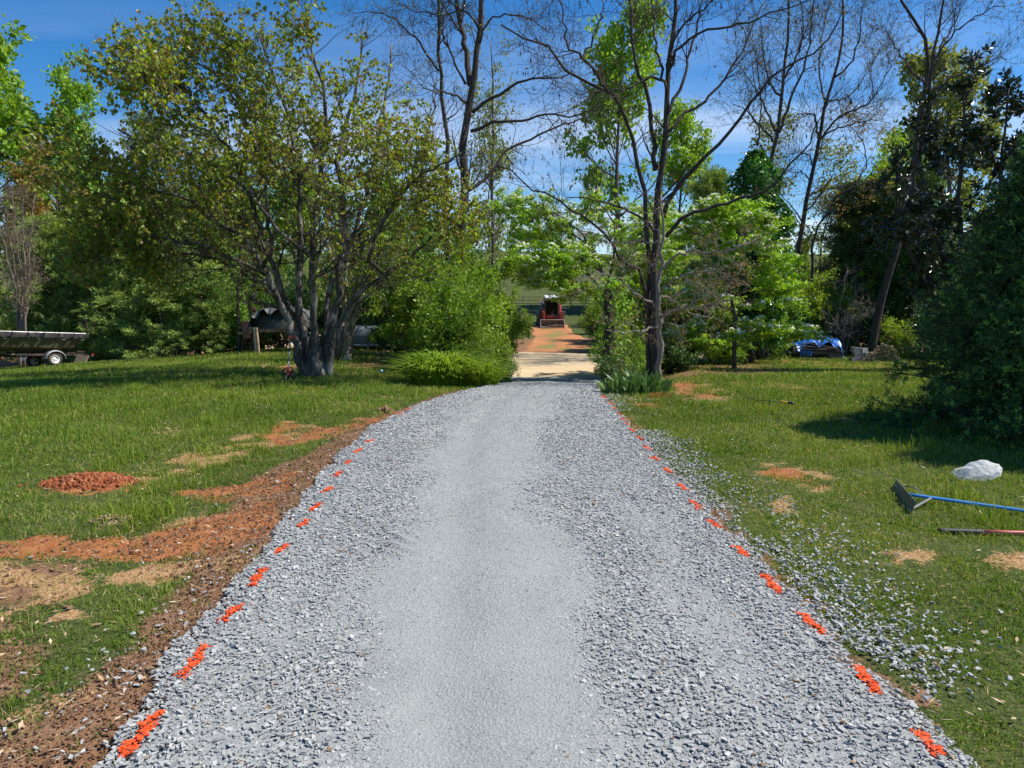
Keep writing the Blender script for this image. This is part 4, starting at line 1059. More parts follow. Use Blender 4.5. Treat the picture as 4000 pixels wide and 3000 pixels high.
def redbud():
    rg = np.random.default_rng(21); d = 16.6; base = onground(ray(1232, 1400)[0] * d / ray(1232, 1400)[1], d)
    bx, by, bz = base
    ft = lambda a, r: [bx + a, by + r, bz - .1]
    L = []
    def st(off, pts, dd, r): r = (r[0] * .72, r[1] * .8); L.append((([ft(*off)] + limb(pts, d + off[1], d + off[1] + dd)), r))
    st((-.25, -.1), [(1140, 1290), (1080, 1160), (1010, 1020), (950, 930), (886, 886), (800, 835), (740, 775), (640, 750), (520, 715)], -1.6, (.13, .03))
    st((-.2, .15), [(1150, 1260), (1090, 1120), (1025, 900), (968, 750), (925, 690), (855, 655), (760, 612), (600, 570), (470, 500)], 1.2, (.12, .03))
    st((-.1, -.25), [(1165, 1270), (1130, 1120), (1060, 960), (1040, 800), (1010, 620), (950, 450), (870, 320), (760, 240)], -1.8, (.12, .02))
    st((0, .1), [(1180, 1250), (1175, 1050), (1180, 850), (1165, 650), (1130, 450), (1060, 280), (1010, 120)], .6, (.13, .02))
    st((.1, -.2), [(1225, 1260), (1230, 1080), (1225, 900), (1245, 700), (1270, 500), (1250, 300), (1200, 120), (1190, 30)], -1.4, (.12, .02))
    st((.2, .1), [(1290, 1290), (1320, 1150), (1330, 1000), (1340, 820), (1320, 640), (1360, 450), (1400, 280), (1410, 120)], .9, (.14, .02))
    st((.3, -.1), [(1310, 1290), (1400, 1150), (1490, 1080), (1600, 1010), (1650, 960), (1700, 900), (1760, 850), (1830, 800)], -1.0, (.10, .02))
    st((.25, .2), [(1310, 1270), (1375, 1100), (1440, 960), (1520, 820), (1600, 700), (1660, 560), (1690, 420), (1700, 300)], 1.0, (.12, .02))
    st((.15, .3), [(1270, 1260), (1300, 1080), (1390, 900), (1430, 760), (1470, 600), (1500, 440), (1520, 300), (1530, 180)], 2.2, (.11, .02))
    st((-.15, .3), [(1160, 1250), (1110, 1080), (1080, 900), (1010, 800), (900, 720), (760, 700), (620, 640), (500, 620)], 2.6, (.10, .02))
    st((-.3, 0), [(1110, 1280), (1040, 1170), (960, 1075), (880, 1025), (823, 1010), (696, 988), (601, 1007), (506, 1007), (443, 1026)], -1.5, (.07, .018))
    st((-.28, -.2), [(1090, 1240), (1000, 1080), (900, 1000), (760, 960), (640, 930), (540, 880), (450, 800), (380, 700)], -2.6, (.09, .018))
    st((.3, -.3), [(1300, 1280), (1380, 1130), (1440, 1000), (1500, 860), (1560, 760), (1640, 690), (1740, 640), (1800, 600)], -2.4, (.09, .018))
    st((0, -.35), [(1200, 1260), (1170, 1080), (1090, 900), (980, 760), (900, 600), (800, 440), (700, 330), (640, 270)], -3.0, (.10, .018))
    st((.05, .35), [(1230, 1240), (1260, 1060), (1230, 860), (1150, 700), (1080, 560), (960, 420), (860, 300), (800, 260)], 3.2, (.10, .018))
    W_ = Geo()
    prim = [0, 1, 3, 5, 6, 8, 4]
    mains = np.concatenate([resample(L[i][0], 40) for i in prim])
    for i in range(len(L)):
        if i not in prim:
            pts = L[i][0]; t3 = np.array(pts[3]); c_ = mains[(mains[:, 2] < t3[2] - .35) & (mains[:, 2] > bz + .5)]
            L[i] = ([c_[np.argmin(np.linalg.norm(c_ - t3, axis=1))]] + pts[3:], (.05, .016))
    P0, R0 = tree_arrays([l[0] for l in L], [l[1] for l in L], 22, .03, rg)
    for i in prim: R0[i, 0] *= 1.5; R0[i, 1] *= 1.25; R0[i, 2] *= 1.1; R0[i] *= 1.12
    tubes(W_, P0, R0, 9)
    # swollen fused base
    tubes(W_, np.array([[bx - .02, by, bz - .15], [bx, by, bz + .12], [bx + .02, by, bz + .38], [bx + .03, by, bz + .62]]), np.array([[.40, .30, .22, .10]]), 14)
    ctr = np.array([bx, by, bz + 2.2])
    # crown outline of this tree, in metres across and up, narrowing towards its front and back
    env = np.array([P(a_, b_, d)[[0, 2]] for a_, b_ in [(250, 1000), (230, 760), (330, 520), (520, 340), (700, 180), (860, 60), (1050, -10), (1230, -10), (1340, 90), (1500, 190), (1640, 300), (1720, 480), (1820, 640), (1920, 830), (1930, 960), (1700, 1080), (1400, 1160), (1000, 1190), (450, 1150)]])
    ec = np.array([bx - .9, bz + 3.6])
    def inside(q):
        k = 1 / np.sqrt(np.clip(1 - ((q[:, 1] - d) / 5.6) ** 2, .04, 1))
        return inpoly(ec[0] + (q[:, 0] - ec[0]) * k, ec[1] + (q[:, 2] - ec[1]) * k, env)
    P1, R1 = spawn(P0, R0, 24, rg, (.28, 1), (.9, 2.2), (20, 65), .05, .13, 8, (.3, .5), .35, out=ctr)
    tubes(W_, P1, R1, 5, False)
    P2, R2 = spawn(P1, R1, 8, rg, (.15, 1), (.5, 1.15), (20, 60), .04, .15, 6, (.4, .6), .3, out=ctr)
    k = inside(P2[:, -1]) | (rg.uniform(0, 1, len(P2)) < .04); P2, R2 = P2[k], R2[k]
    tubes(W_, P2, R2, 3, False)
    P3, R3 = spawn(P2, R2, 5, rg, (.2, 1), (.2, .5), (20, 55), .03, .16, 4, (.5, .75), .2, minr=.0028)
    tubes(W_, P3, R3, 3, False)
    Lf = Geo(); Pd = Geo()
    p, dd = anchors(P3, 8, rg, (.3, 1.02))
    hh = (p[:, 2] - bz)
    keep0 = inside(p)
    dist = np.linalg.norm((p - ctr) * np.array([1, 1, 1.1]), axis=1)
    keep = (rg.uniform(0, 1, len(p)) < .22 + .78 * sstep(1.6, 3.8, dist)) & (hh > 1.5) & keep0 & (rg.uniform(0, 1, len(p)) < .62)
    p, dd = p[keep], dd[keep]
    leaves(Lf, p, dd, .070, rg, 'heart', .75, 1.0, .95)
    p, dd = anchors(P3, 2, rg, (.2, 1)); k = rg.uniform(0, 1, len(p)) < .8; p = p[k]
    leaves(Pd, p, np.tile([[0, 0, -1.]], (len(p), 1)), .075, rg, 'kite', 1.2, .35, .22)
    print('redbud leaves', Lf.n // 6)
    build('redbud_tree', base, W_, [('crown', Lf, M_REDBUD), ('seed_pods', Pd, M_POD)], 'large many stemmed redbud with heart shaped leaves on the left lawn', bark=M_BARKR)
redbud()
def lichened():
    rg = np.random.default_rng(22); W_ = Geo(); Lf = Geo(); d = 21.5
    base = onground(ray(1345, 1350)[0] * d / ray(1345, 1350)[1], d); bx, by, bz = base
    D = lambda pts: [(1300 + x * .633, 950 + y * .633) for x, y in pts]
    L = [(([[bx - .35, by, bz - .1]] + limb([(1300, 1290), (1315, 1230), (1325, 1150), (1310, 1080), (1290, 980), (1240, 900)], d, d + 1)), (.13, .03)),
         (([[bx + .05, by, bz - .1]] + limb([(1362, 1290), (1365, 1230), (1380, 1150), (1410, 1060), (1420, 990), (1405, 930), (1400, 860)], d, d - .6)), (.14, .03)),
         (([[bx + .1, by + .1, bz - .1]] + limb([(1375, 1280), (1400, 1180), (1425, 1080), (1470, 1000), (1540, 920), (1600, 890), (1680, 850)], d, d - 1.2)), (.11, .02)),
         (([[bx - .3, by + .1, bz - .1]] + limb([(1330, 1310), (1345, 1200), (1350, 1080), (1365, 1000), (1400, 930), (1450, 900)], d, d + 1.2)), (.10, .02))]
    P0, R0 = tree_arrays([l[0] for l in L], [l[1] for l in L], 16, .02, rg); R0[:, 0] *= 1.5
    tubes(W_, P0, R0, 9)
    P1, R1 = spawn(P0, R0, 12, rg, (.3, 1), (.7, 1.7), (25, 70), .08, .18, 7, (.3, .45), .3); tubes(W_, P1, R1, 4, False)
    P2, R2 = spawn(P1, R1, 6, rg, (.2, 1), (.3, .8), (25, 70), .03, .2, 5, (.4, .6), .3); tubes(W_, P2, R2, 3, False)
    p, dd = anchors(P2, 5, rg); leaves(Lf, p, dd, .09, rg, 'heart', .7, 1, .9)
    build('redbud_tree', base, W_, [('crown', Lf, M_REDBUD)], 'older tree with pale lichen spotted trunks just behind the redbud', bark=M_BARKL)
lichened()
def bare_tree(name, label, limbs_, d, seed, base_px, leafmat_=None, nleaf=0, lsize=.08, bark=None, n1=12, l1=(1.2, 2.6), n2=6, l2=(.5, 1.3), n3=3, l3=(.25, .6), pods=0, up=.06, t1=(.3, 1), ang=(30, 65), sides=8, basefat=1.3, dbase=None, extra=None, jit=.03, leafkind='kite'):
    mr = d / 17. 
    rg = np.random.default_rng(seed); W_ = Geo(); Lf = Geo(); Pd = Geo()
    db = dbase or d; bx = ray(*base_px)[0] * db / ray(*base_px)[1]; base = onground(bx, db)
    P0, R0 = tree_arrays([l[0] for l in limbs_], [l[1] for l in limbs_], 18, jit, rg)
    R0[:1, 0] *= basefat
    tubes(W_, P0, R0, sides)
    P1, R1 = spawn(P0, R0, n1, rg, t1, l1, ang, up, .14, 9, (.25, .5), .4, minr=.0045 * mr); tubes(W_, P1, R1, 5, False)
    P2, R2 = spawn(P1, R1, n2, rg, (.2, 1), l2, (25, 60), up * .6, .16, 6, (.4, .65), .3, minr=.0034 * mr); tubes(W_, P2, R2, 3, False)
    P3, R3 = spawn(P2, R2, n3, rg, (.2, 1), l3, (25, 60), .02, .18, 4, (.5, .8), .2, minr=.0028 * mr); tubes(W_, P3, R3, 3, False)
    if nleaf:
        m = max(1, nleaf // len(P3)); p, dd = anchors(P3, m, rg, (.4, 1.05)); k = rg.uniform(0, 1, len(p)) < nleaf / (m * len(P3)); leaves(Lf, p[k], dd[k], lsize, rg, leafkind, .2)
    if pods:
        p, dd = anchors(P3, 2, rg, (.5, 1)); k = rg.uniform(0, 1, len(p)) < pods / len(p); p = p[k]
        leaves(Pd, p, np.tile([[0, 0, -1.]], (len(p), 1)), .11, rg, 'kite', 1.2, .3, .25)
    return build(name, base, W_, [('crown', Lf, leafmat_ or M_PALE), ('seed_pods', Pd, M_POD)], label, bark=bark or M_BARKD)
def root_at(px, py, d):
    b = onground(ray(px, py)[0] * d / ray(px, py)[1], d, -.1); return [b]
# left hand tall locust
d = 27.5
bare_tree('locust_tree', 'tall dark bare locust forking high between the redbud and the drive', [
    (root_at(1800, 1400, d) + limb([(1800, 1100), (1806, 850)] + B([(820, 1130), (800, 900), (840, 700), (850, 520), (870, 480), (900, 300), (915, 100), (925, -60), (930, -300)]), d), (0.230, 0.068)),
    (limb(B([(848, 520), (835, 420), (800, 200), (770, 0), (760, -200)]), d, d + 1.5), (0.128, 0.043)),
    (limb(B([(862, 690), (1000, 600), (1150, 510), (1280, 475), (1400, 480), (1480, 440)]), d, d - 2.5), (0.072, 0.017)),
    (limb(B([(850, 810), (1000, 755), (1150, 745), (1350, 705), (1500, 720), (1650, 660)]), d, d - 1.0), (0.068, 0.017)),
    (limb(B([(830, 1180), (920, 1120), (1000, 1040), (1060, 940), (1200, 870), (1350, 800), (1500, 735), (1640, 690)]), d, d + 1.5), (0.072, 0.017)),
    (limb(B([(826, 640), (730, 580), (610, 560), (520, 520)]), d, d - 2), (0.051, 0.013)),
    (limb(B([(820, 520), (740, 360), (690, 220), (650, 100), (580, -60)]), d, d + 1), (0.051, 0.017)),
    (limb(B([(890, 300), (960, 130), (1100, 90), (1250, 130), (1330, 200)]), d, d - 1), (0.043, 0.013)),
    (limb(B([(905, 200), (850, 100), (780, 60), (640, 90), (500, 60), (380, 20)]), d, d + 1), (0.043, 0.013)),
    ], d, 31, (1800, 1400), n1=13, l1=(1.2, 2.8), pods=1800, nleaf=500, leafmat_=M_PALE, t1=(.35, 1))
d = 29
bare_tree('locust_tree', 'slimmer bare trunk standing just left of the tall dark locust', [
    (root_at(1748, 1400, d) + limb(B([(705, 1200), (700, 1000), (690, 700), (660, 450), (655, 250), (660, 100), (640, -100)]), d), (.13, .05)),
    (limb(B([(655, 440), (560, 300), (500, 220), (350, 100), (200, 70), (120, 90)]), d, d - 1.5), (.05, .012)),
    (limb(B([(655, 250), (700, 60), (760, -60)]), d, d + 1), (.04, .012)),
    ], d, 32, (1748, 1400), n1=10, l1=(.9, 2.0), pods=500, nleaf=400, leafmat_=M_HEDGE)
d = 31
bare_tree('young_tree', 'thin straight pole tree with tiny pale leaves left of the road gap', [
    (root_at(1925, 1350, d) + limb(B([(985, 1400), (980, 1150), (985, 900), (990, 600), (985, 350), (975, 260)]), d), (.11, .02)),
    ], d, 33, (1925, 1350), n1=34, l1=(1.0, 2.2), n2=6, nleaf=3200, lsize=.10, up=.12, bark=M_BARK, t1=(.25, 1))
# right hand locust cluster
d = 17.4
bare_tree('locust_tree', 'big dark locust with wide bare branches right of the drive mouth', [
    (root_at(2562, 1470, d) + limb([(2558, 1250), (2556, 1050), (2562, 900)] + B([(2000, 1250), (2030, 1000), (2060, 700), (2090, 350), (2118, 0), (2130, -250)]), d, d + .3), (0.118, 0.040)),
    (root_at(2528, 1470, d + .2) + limb([(2530, 1250), (2533, 1050), (2528, 886)] + B([(1920, 1200), (1880, 1000), (1830, 800), (1780, 650), (1690, 560), (1540, 480), (1380, 390), (1330, 300), (1200, 250), (1100, 220), (1040, 150)]), d + .2, d - 1.4), (0.089, 0.016)),
    (limb(B([(1990, 1050), (1960, 750), (1930, 550), (1880, 430), (1850, 250), (1830, 0), (1800, -200)]), d + .2, d + 1), (0.063, 0.024)),
    (limb(B([(1700, 570), (1620, 440), (1560, 360), (1500, 330), (1440, 280), (1420, 120), (1400, 0)]), d - 1.0, d - 1.8), (0.037, 0.012)),
    (limb(B([(1545, 360), (1600, 240), (1660, 130), (1670, 0)]), d - 1.2, d - .6), (0.026, 0.010)),
    (limb(B([(2050, 500), (1960, 480), (1860, 530), (1780, 560), (1640, 560), (1500, 580)]), d, d - 1.0), (0.033, 0.010)),
    (limb([(2530, 1260), (2500, 1050)] + B([(1780, 1600), (1720, 1480), (1600, 1370), (1500, 1310), (1400, 1240), (1280, 1200), (1180, 1130), (1080, 1040), (1020, 1000)]), d, d - 1.2), (0.052, 0.012)),
    (limb(B([(1985, 1430), (1900, 1350), (1800, 1290), (1600, 1230), (1440, 1220)]), d, d + 1.2), (0.037, 0.010)),
    (limb(B([(2040, 1340), (2080, 1200), (2212, 1080)]) + C([(250, 980), (400, 820), (540, 620), (700, 430), (900, 330), (1050, 180), (1100, 40)]), d, d - 1.5), (0.056, 0.012)),
    (limb(C([(10, 700), (100, 500), (150, 350), (200, 150), (230, -40)]), d, d + 1), (0.044, 0.016)),
    (limb(C([(20, 420), (60, 230), (200, 80), (350, -40)]), d, d - .8), (0.037, 0.012)),
    (limb(C([(15, 440), (90, 270), (250, 200), (500, 130), (800, 30), (950, -60)]), d, d - 1.4), (0.037, 0.010)),
    (limb(C([(0, 830), (120, 720), (300, 560), (480, 300), (560, 120), (620, 0)]), d, d + 1.2), (0.044, 0.012)),
    (limb(C([(0, 1460), (150, 1320), (350, 1270), (500, 1220), (650, 1160), (750, 1050), (850, 920), (900, 830), (1000, 650)]), d - .2, d - 1.6), (0.048, 0.010)),
    (limb(B([(2060, 560), (2000, 300), (1980, 100), (1960, -100)]), d, d + 1.6), (0.037, 0.016)),
    ], d, 34, (2550, 1470), n1=11, l1=(.8, 2.0), n2=6, l2=(.4, 1.0), n3=3, l3=(.2, .45), pods=1500, nleaf=260, leafmat_=M_BUD, t1=(.4, 1))
# twiggy small maple with orange buds in front
d = 16.0
bare_tree('maple_tree', 'small twiggy maple with orange buds in front of the right hand locust', [
    (root_at(2578, 1440, d) + limb([(2574, 1330), (2572, 1180), (2580, 1050), (2590, 900), (2585, 760)], d), (.075, .02)),
    (limb([(2575, 1150), (2640, 1090), (2730, 1060), (2820, 1040), (2900, 1035)], d, d - 1.4), (.03, .008)),
    (limb([(2578, 1060), (2650, 1000), (2740, 985), (2850, 975), (2960, 940)], d, d - 1), (.03, .008)),
    (limb([(2570, 1200), (2500, 1160), (2420, 1100), (2360, 1070), (2280, 1080)], d, d - 1), (.03, .008)),
    (limb([(2573, 1240), (2650, 1210), (2760, 1190), (2860, 1170)], d, d - 1.8), (.03, .008)),
    (limb([(2573, 1260), (2520, 1290), (2440, 1300), (2370, 1290)], d, d - 1.2), (.028, .008)),
    (limb([(2585, 960), (2500, 940), (2420, 950), (2340, 940)], d, d + 1), (.025, .008)),
    (limb([(2573, 1150), (2620, 1170), (2700, 1220), (2790, 1240)], d, d + 1.0), (.025, .008)),
    ], d, 35, (2578, 1440), n1=9, l1=(.5, 1.2), n2=5, l2=(.25, .6), n3=3, l3=(.12, .3), nleaf=2600, lsize=.045, leafmat_=M_BUD, bark=M_TWIG, t1=(.3, 1), ang=(30, 80), up=.02)
# black vine wrapped stump at right corner
def stump():
    rg = np.random.default_rng(36); d = 19.2; base = onground(ray(2372, 1470)[0] * d / ray(2372, 1470)[1], d); W_ = Geo(); Lf = Geo()
    p = resample([base + [0, 0, -.1], base + [.02, 0, .8], base + [.05, .05, 1.7], base + [.0, .1, 2.6]], 10, .01, rg)
    tubes(W_, p, np.linspace(.19, .12, 10)[None] * 1.0, 10)
    q = base + np.stack([rg.normal(.15, .28, 900), rg.normal(0, .2, 900), rg.uniform(.7, 2.9, 900)], 1)
    leaves(Lf, q, rg.normal(size=(900, 3)), .11, rg, 'star', .3, 1, .8)
    build('dead_tree', base, W_, [('vine', Lf, M_BROAD)], 'black dead trunk wrapped in vine at the right corner of the drive mouth', bark=M_BARKD)
stump()
# right group of tall bare trees
d = 33.5
bare_tree('ash_tree', 'dark bare tree rising out of the ivy column', [
    (root_at(3005, 1400, d) + limb([(3000, 1000), (3003, 760)] + C([(640, 1050), (690, 830), (720, 600), (740, 400), (760, 200), (755, 0), (750, -200)]), d), (.15, .04)),
    (limb(C([(690, 850), (640, 720), (600, 640), (575, 500), (560, 300)]), d, d + 1), (.06, .015)),
    (limb(C([(700, 820), (760, 650), (830, 480), (880, 300), (900, 100), (930, -50)]), d, d - 1.2), (.07, .02)),
    (limb(C([(565, 900), (590, 700), (560, 560), (470, 430)]), d + 1, d + 2), (.05, .015)),
    (limb(C([(720, 620), (640, 500), (600, 330), (580, 100)]), d, d + 1.5), (.06, .015)),
    (limb(C([(735, 480), (820, 330), (850, 150), (830, 0)]), d, d - 1.5), (.06, .015)),
    (limb(C([(680, 880), (560, 760), (500, 680), (420, 640)]), d, d - 1.5), (.05, .015)),
    ], d, 41, (3005, 1400), n1=12, l1=(1.4, 3.2), l2=(.7, 1.6), pods=700, nleaf=1800, lsize=.09)
d = 34.6
bare_tree('ash_tree', 'bare tree leaning right with a wide fan of twigs in the right hand gap', [
    (root_at(3110, 1400, d) + limb([(3118, 1100)] + C([(830, 1470), (880, 1200), (930, 950), (940, 850), (1000, 600), (1060, 400), (1100, 200), (1090, 0), (1090, -200)]), d), (.15, .035)),
    (limb(C([(940, 850), (920, 720), (860, 700), (790, 720)]), d, d - 1), (.06, .015)),
    (limb(C([(945, 870), (1000, 800), (1100, 700), (1250, 640), (1330, 520), (1400, 400)]), d, d - 1.6), (.06, .015)),
    (limb(C([(905, 1020), (890, 970), (840, 940), (760, 950)]), d, d + 1), (.04, .012)),
    (limb(C([(890, 1120), (850, 1060), (780, 1070)]), d, d + 1), (.035, .012)),
    (limb(C([(985, 660), (950, 450), (960, 250), (1000, 50)]), d, d + 1.2), (.05, .015)),
    (limb(C([(1040, 480), (1150, 380), (1200, 200), (1210, 30)]), d, d - 1.2), (.05, .015)),
    (limb(C([(1000, 620), (1120, 600), (1230, 480), (1300, 330)]), d, d + 1.2), (.045, .015)),
    (limb(C([(940, 860), (1050, 800), (1180, 760), (1320, 740)]), d, d - 1.2), (.045, .015)),
    ], d, 42, (3110, 1400), n1=13, l1=(1.4, 3.2), l2=(.7, 1.6), pods=700, nleaf=1500, lsize=.09)
d = 33.8
bare_tree('ash_tree', 'crooked thin tree bending right over the stacked cinder blocks', [
    (root_at(3165, 1400, d) + limb([(3172, 1150)] + C([(920, 1450), (1000, 1300), (1070, 1210), (1150, 1150), (1300, 1110), (1420, 1100)]), d), (.09, .02)),
    (limb(C([(1160, 1150), (1240, 1000), (1200, 850), (1120, 760)]), d, d + 1), (.04, .012)),
    ], d, 43, (3165, 1400), n1=12, l1=(.8, 1.8), nleaf=2600, lsize=.09, leafmat_=M_RUST)
d = 28
bare_tree('ash_tree', 'very tall bare tree fanning out above the magnolia', [
    (root_at(3395, 1360, 29.5) + limb([(3429, 1235), (3480, 1050), (3530, 850), (3570, 640)] + C([(1590, 600), (1620, 350), (1560, 150), (1450, 0), (1420, -150)]), 29.5, d), (.17, .04)),
    (limb([(3530, 850), (3590, 640)] + C([(1630, 640), (1640, 400), (1700, 100), (1720, 0), (1730, -150)]), d - 1, d - 1), (.10, .03)),
    (limb(C([(1620, 450), (1700, 300), (1850, 150), (2000, 60), (2100, 40)]), d - .5, d - 2), (.045, .012)),
    (limb(C([(1640, 560), (1780, 480), (1900, 420), (2050, 360), (2110, 370)]), d - .5, d - 2), (.045, .012)),
    (limb(C([(1600, 520), (1500, 420), (1400, 250), (1340, 150)]), d, d + 1), (.045, .012)),
    (limb(C([(1645, 380), (1750, 200), (1850, 0)]), d, d + 1), (.045, .012)),
    ], d, 44, (3395, 1360), n1=11, l1=(1, 2.3), nleaf=300, pods=200, dbase=29.5, ang=(25, 50), up=.1)
# crepe myrtle behind the boat
d = 30
bare_tree('crepe_myrtle', 'bare tan stemmed crepe myrtle behind the covered boat', [
    (root_at(75 + k * 6, 1400, d + .05 * k) + limb([(72 + k * 7, 1250), (70 + k * 16 - 20, 1080), (60 + k * 30 - 60, 900), (40 + k * 44 - 80, 760)], d, d + (k - 2) * .5), (.06, .015)) for k in range(5)],
    d, 45, (80, 1400), n1=16, l1=(.7, 1.5), n2=6, l2=(.3, .8), n3=3, nleaf=400, bark=pbr('tan bark', (.22, .16, .12), .8, var=.3), up=.08, ang=(20, 60))
# deadwood brush behind the tarp
d = 31.5
bare_tree('dead_brush', 'heap of grey dead branches between the blue tarp and the cinder blocks', [
    (root_at(3290, 1370, d) + limb([(3300, 1280), (3330, 1180), (3370, 1100)], d, d + .4), (.03, .008)),
    (root_at(3300, 1370, d) + limb([(3330, 1270), (3380, 1220), (3420, 1200)], d, d - .4), (.03, .008)),
    (root_at(3270, 1370, d) + limb([(3270, 1260), (3290, 1150), (3310, 1060)], d, d + .2), (.025, .006)),
    (root_at(3330, 1370, d) + limb([(3350, 1320), (3400, 1290), (3460, 1300)], d, d - .3), (.025, .006)),
    (root_at(3280, 1370, d) + limb([(3250, 1310), (3300, 1250), (3340, 1240)], d, d - .3), (.025, .006)),
    ], d, 46, (3300, 1370), n1=12, l1=(.5, 1.2), n2=5, l2=(.2, .6), n3=2, bark=M_TWIG, t1=(.1, 1), ang=(30, 80))
# thin dark stems in the shade left of the hedge
for j, (px, top, d, lean) in enumerate([(1640, 1050, 26.5, 10), (1665, 1000, 27, -12), (1480, 1060, 28.5, 60), (1440, 1060, 28.8, 80), (1520, 1040, 29, 70), (930, 1050, 30.5, 5), (1000, 1040, 31, -8)]):
    bare_tree('sapling', ['slender dark sapling between the upturned hull and the privet hedge', 'second slender dark sapling beside the privet hedge', 'leaning dark sapling above the middle of the upturned hull', 'leaning dark sapling behind the lichened trunks', 'leaning dark sapling above the right part of the upturned hull', 'slim dark sapling left of the flatbed trailer', 'slim dark sapling behind the flatbed trailer crank'][j],
        [(root_at(px, 1350, d) + limb([(px + lean * .3, 1250), (px + lean, top), (px + lean * 1.6, top - 220)], d), (.085, .03))], d, 50 + j, (px, 1350), n1=14, l1=(.5, 1.3), n2=4, l2=(.3, .7), n3=2, nleaf=900, lsize=.09, leafmat_=M_BROAD)
# dogwoods: flat layered sprays with white bracts on top
def dogwood(label, base_px, d, lims, seed, n1=16, bl=2600, lf=9000, l1=(.8, 1.7)):
    rg = np.random.default_rng(seed); W_ = Geo(); Lf = Geo(); Bl = Geo()
    base = onground(ray(*base_px)[0] * d / ray(*base_px)[1], d)
    P0, R0 = tree_arrays([l[0] for l in lims], [l[1] for l in lims], 14, .03, rg); tubes(W_, P0, R0, 7)
    P1, R1 = spawn(P0, R0, n1, rg, (.25, 1), l1, (40, 80), .0, .10, 8, (.3, .5), .3)
    P1[:, :, 2] = P1[:, :1, 2] + (P1[:, :, 2] - P1[:, :1, 2]) * .35 + np.linspace(0, .12, 8)[None]
    tubes(W_, P1, R1, 4, False)
    P2, R2 = spawn(P1, R1, 6, rg, (.2, 1), (.3, .7), (30, 70), .02, .12, 5, (.4, .6), .3)
    P2[:, :, 2] = P2[:, :1, 2] + (P2[:, :, 2] - P2[:, :1, 2]) * .3
    tubes(W_, P2, R2, 3, False)
    m = max(1, lf // len(P2)); p, dd = anchors(P2, m, rg, (.15, 1.05)); p = p + rg.normal(0, .05, p.shape) * [1, 1, .5]
    leaves(Lf, p, dd, .09, rg, 'kite', .2, 1, .6, flat=.25)
    m = max(1, bl // len(P2) + 1); p, dd = anchors(P2, m, rg, (.4, 1.05)); k = rg.uniform(0, 1, len(p)) < bl / len(p)
    k &= (fbm(p[:, 0] * .9, p[:, 2] * 1.5 + p[:, 1], 2, 3) > .45); p = p[k] + [0, 0, .07]
    # each bloom: two crossed bracts
    for s in (0, 1):
        th = rg.uniform(0, 3.14, len(p)); ax = np.stack([np.cos(th), np.sin(th), rg.normal(0, .25, len(p))], 1)
        leaves(Bl, p - ax * .04, ax, .11, rg, 'kite', .1, .45, .62, off=0, flat=.3)
    build('dogwood_tree', base, W_, [('crown', Lf, M_DOG), ('blossom', Bl, M_PETAL)], label, bark=M_BARK)
d = 25
dogwood('white flowering dogwood arching over the drive mouth from the right', (2395, 1450), d, [
    (root_at(2395, 1450, d) + limb([(2390, 1250), (2370, 1120), (2330, 1000), (2260, 920), (2180, 870), (2080, 850), (1980, 850)], d, d - .5), (.09, .015)),
    (limb([(2380, 1180), (2300, 1080), (2200, 1040), (2100, 1020), (2010, 1030)], d, d - 1), (.05, .012)),
    (limb([(2370, 1120), (2400, 1000), (2400, 880), (2350, 800), (2290, 780)], d, d + .6), (.05, .012)),
    (limb([(2385, 1140), (2480, 1020), (2520, 900), (2560, 820)], d, d + .6), (.05, .012)),
    (limb([(2340, 1010), (2240, 960), (2120, 940), (2020, 930)], d, d + 1.2), (.04, .012)),
    (limb([(2330, 1000), (2240, 880), (2110, 810), (1970, 800)], d, d - .3), (.04, .012)),
    (limb([(2350, 1060), (2250, 1000), (2150, 985), (2040, 970)], d, d - .8), (.04, .012)),
    (limb([(2385, 1200), (2300, 1130), (2200, 1080), (2090, 1070), (1990, 1080)], d, d + .2), (.04, .012)),
    (limb([(2385, 1160), (2440, 1080), (2520, 1030), (2600, 1000)], d, d - .4), (.04, .012)),
    (limb([(2385, 1240), (2320, 1160), (2260, 1120), (2170, 1100), (2110, 1110)], d, d - 1.2), (.04, .012)),
    ], 61, bl=7000, lf=46000, n1=26, l1=(.8, 1.9))
d = 22.5
dogwood('white flowering dogwood with layered sprays above the right lawn', (2870, 1400), d, [
    (root_at(2870, 1400, d) + limb([(2865, 1250), (2840, 1100), (2800, 950), (2770, 850), (2720, 800)], d), (.08, .015)),
    (limb([(2865, 1250), (2920, 1180), (2990, 1130), (3060, 1120)], d, d - .8), (.04, .012)),
    (limb([(2850, 1150), (2900, 1060), (2970, 1010), (3030, 1000)], d, d - .8), (.04, .012)),
    (limb([(2830, 1060), (2870, 960), (2920, 900), (2960, 880)], d, d - .6), (.04, .012)),
    (limb([(2790, 900), (2830, 840), (2880, 820)], d, d - .4), (.03, .012)),
    (limb([(2860, 1260), (2920, 1290), (2990, 1300), (3050, 1310)], d, d - 1.2), (.035, .012)),
    (limb([(2860, 1220), (2780, 1180), (2700, 1160), (2640, 1140)], d, d + .4), (.035, .012)),
    (limb([(2800, 950), (2700, 900), (2640, 870)], d, d + .4), (.035, .012)),
    (limb([(2863, 1290), (2800, 1320), (2730, 1320)], d, d - 1), (.03, .01)),
    ], 62, bl=8000, lf=36000, n1=16, l1=(.9, 1.9))
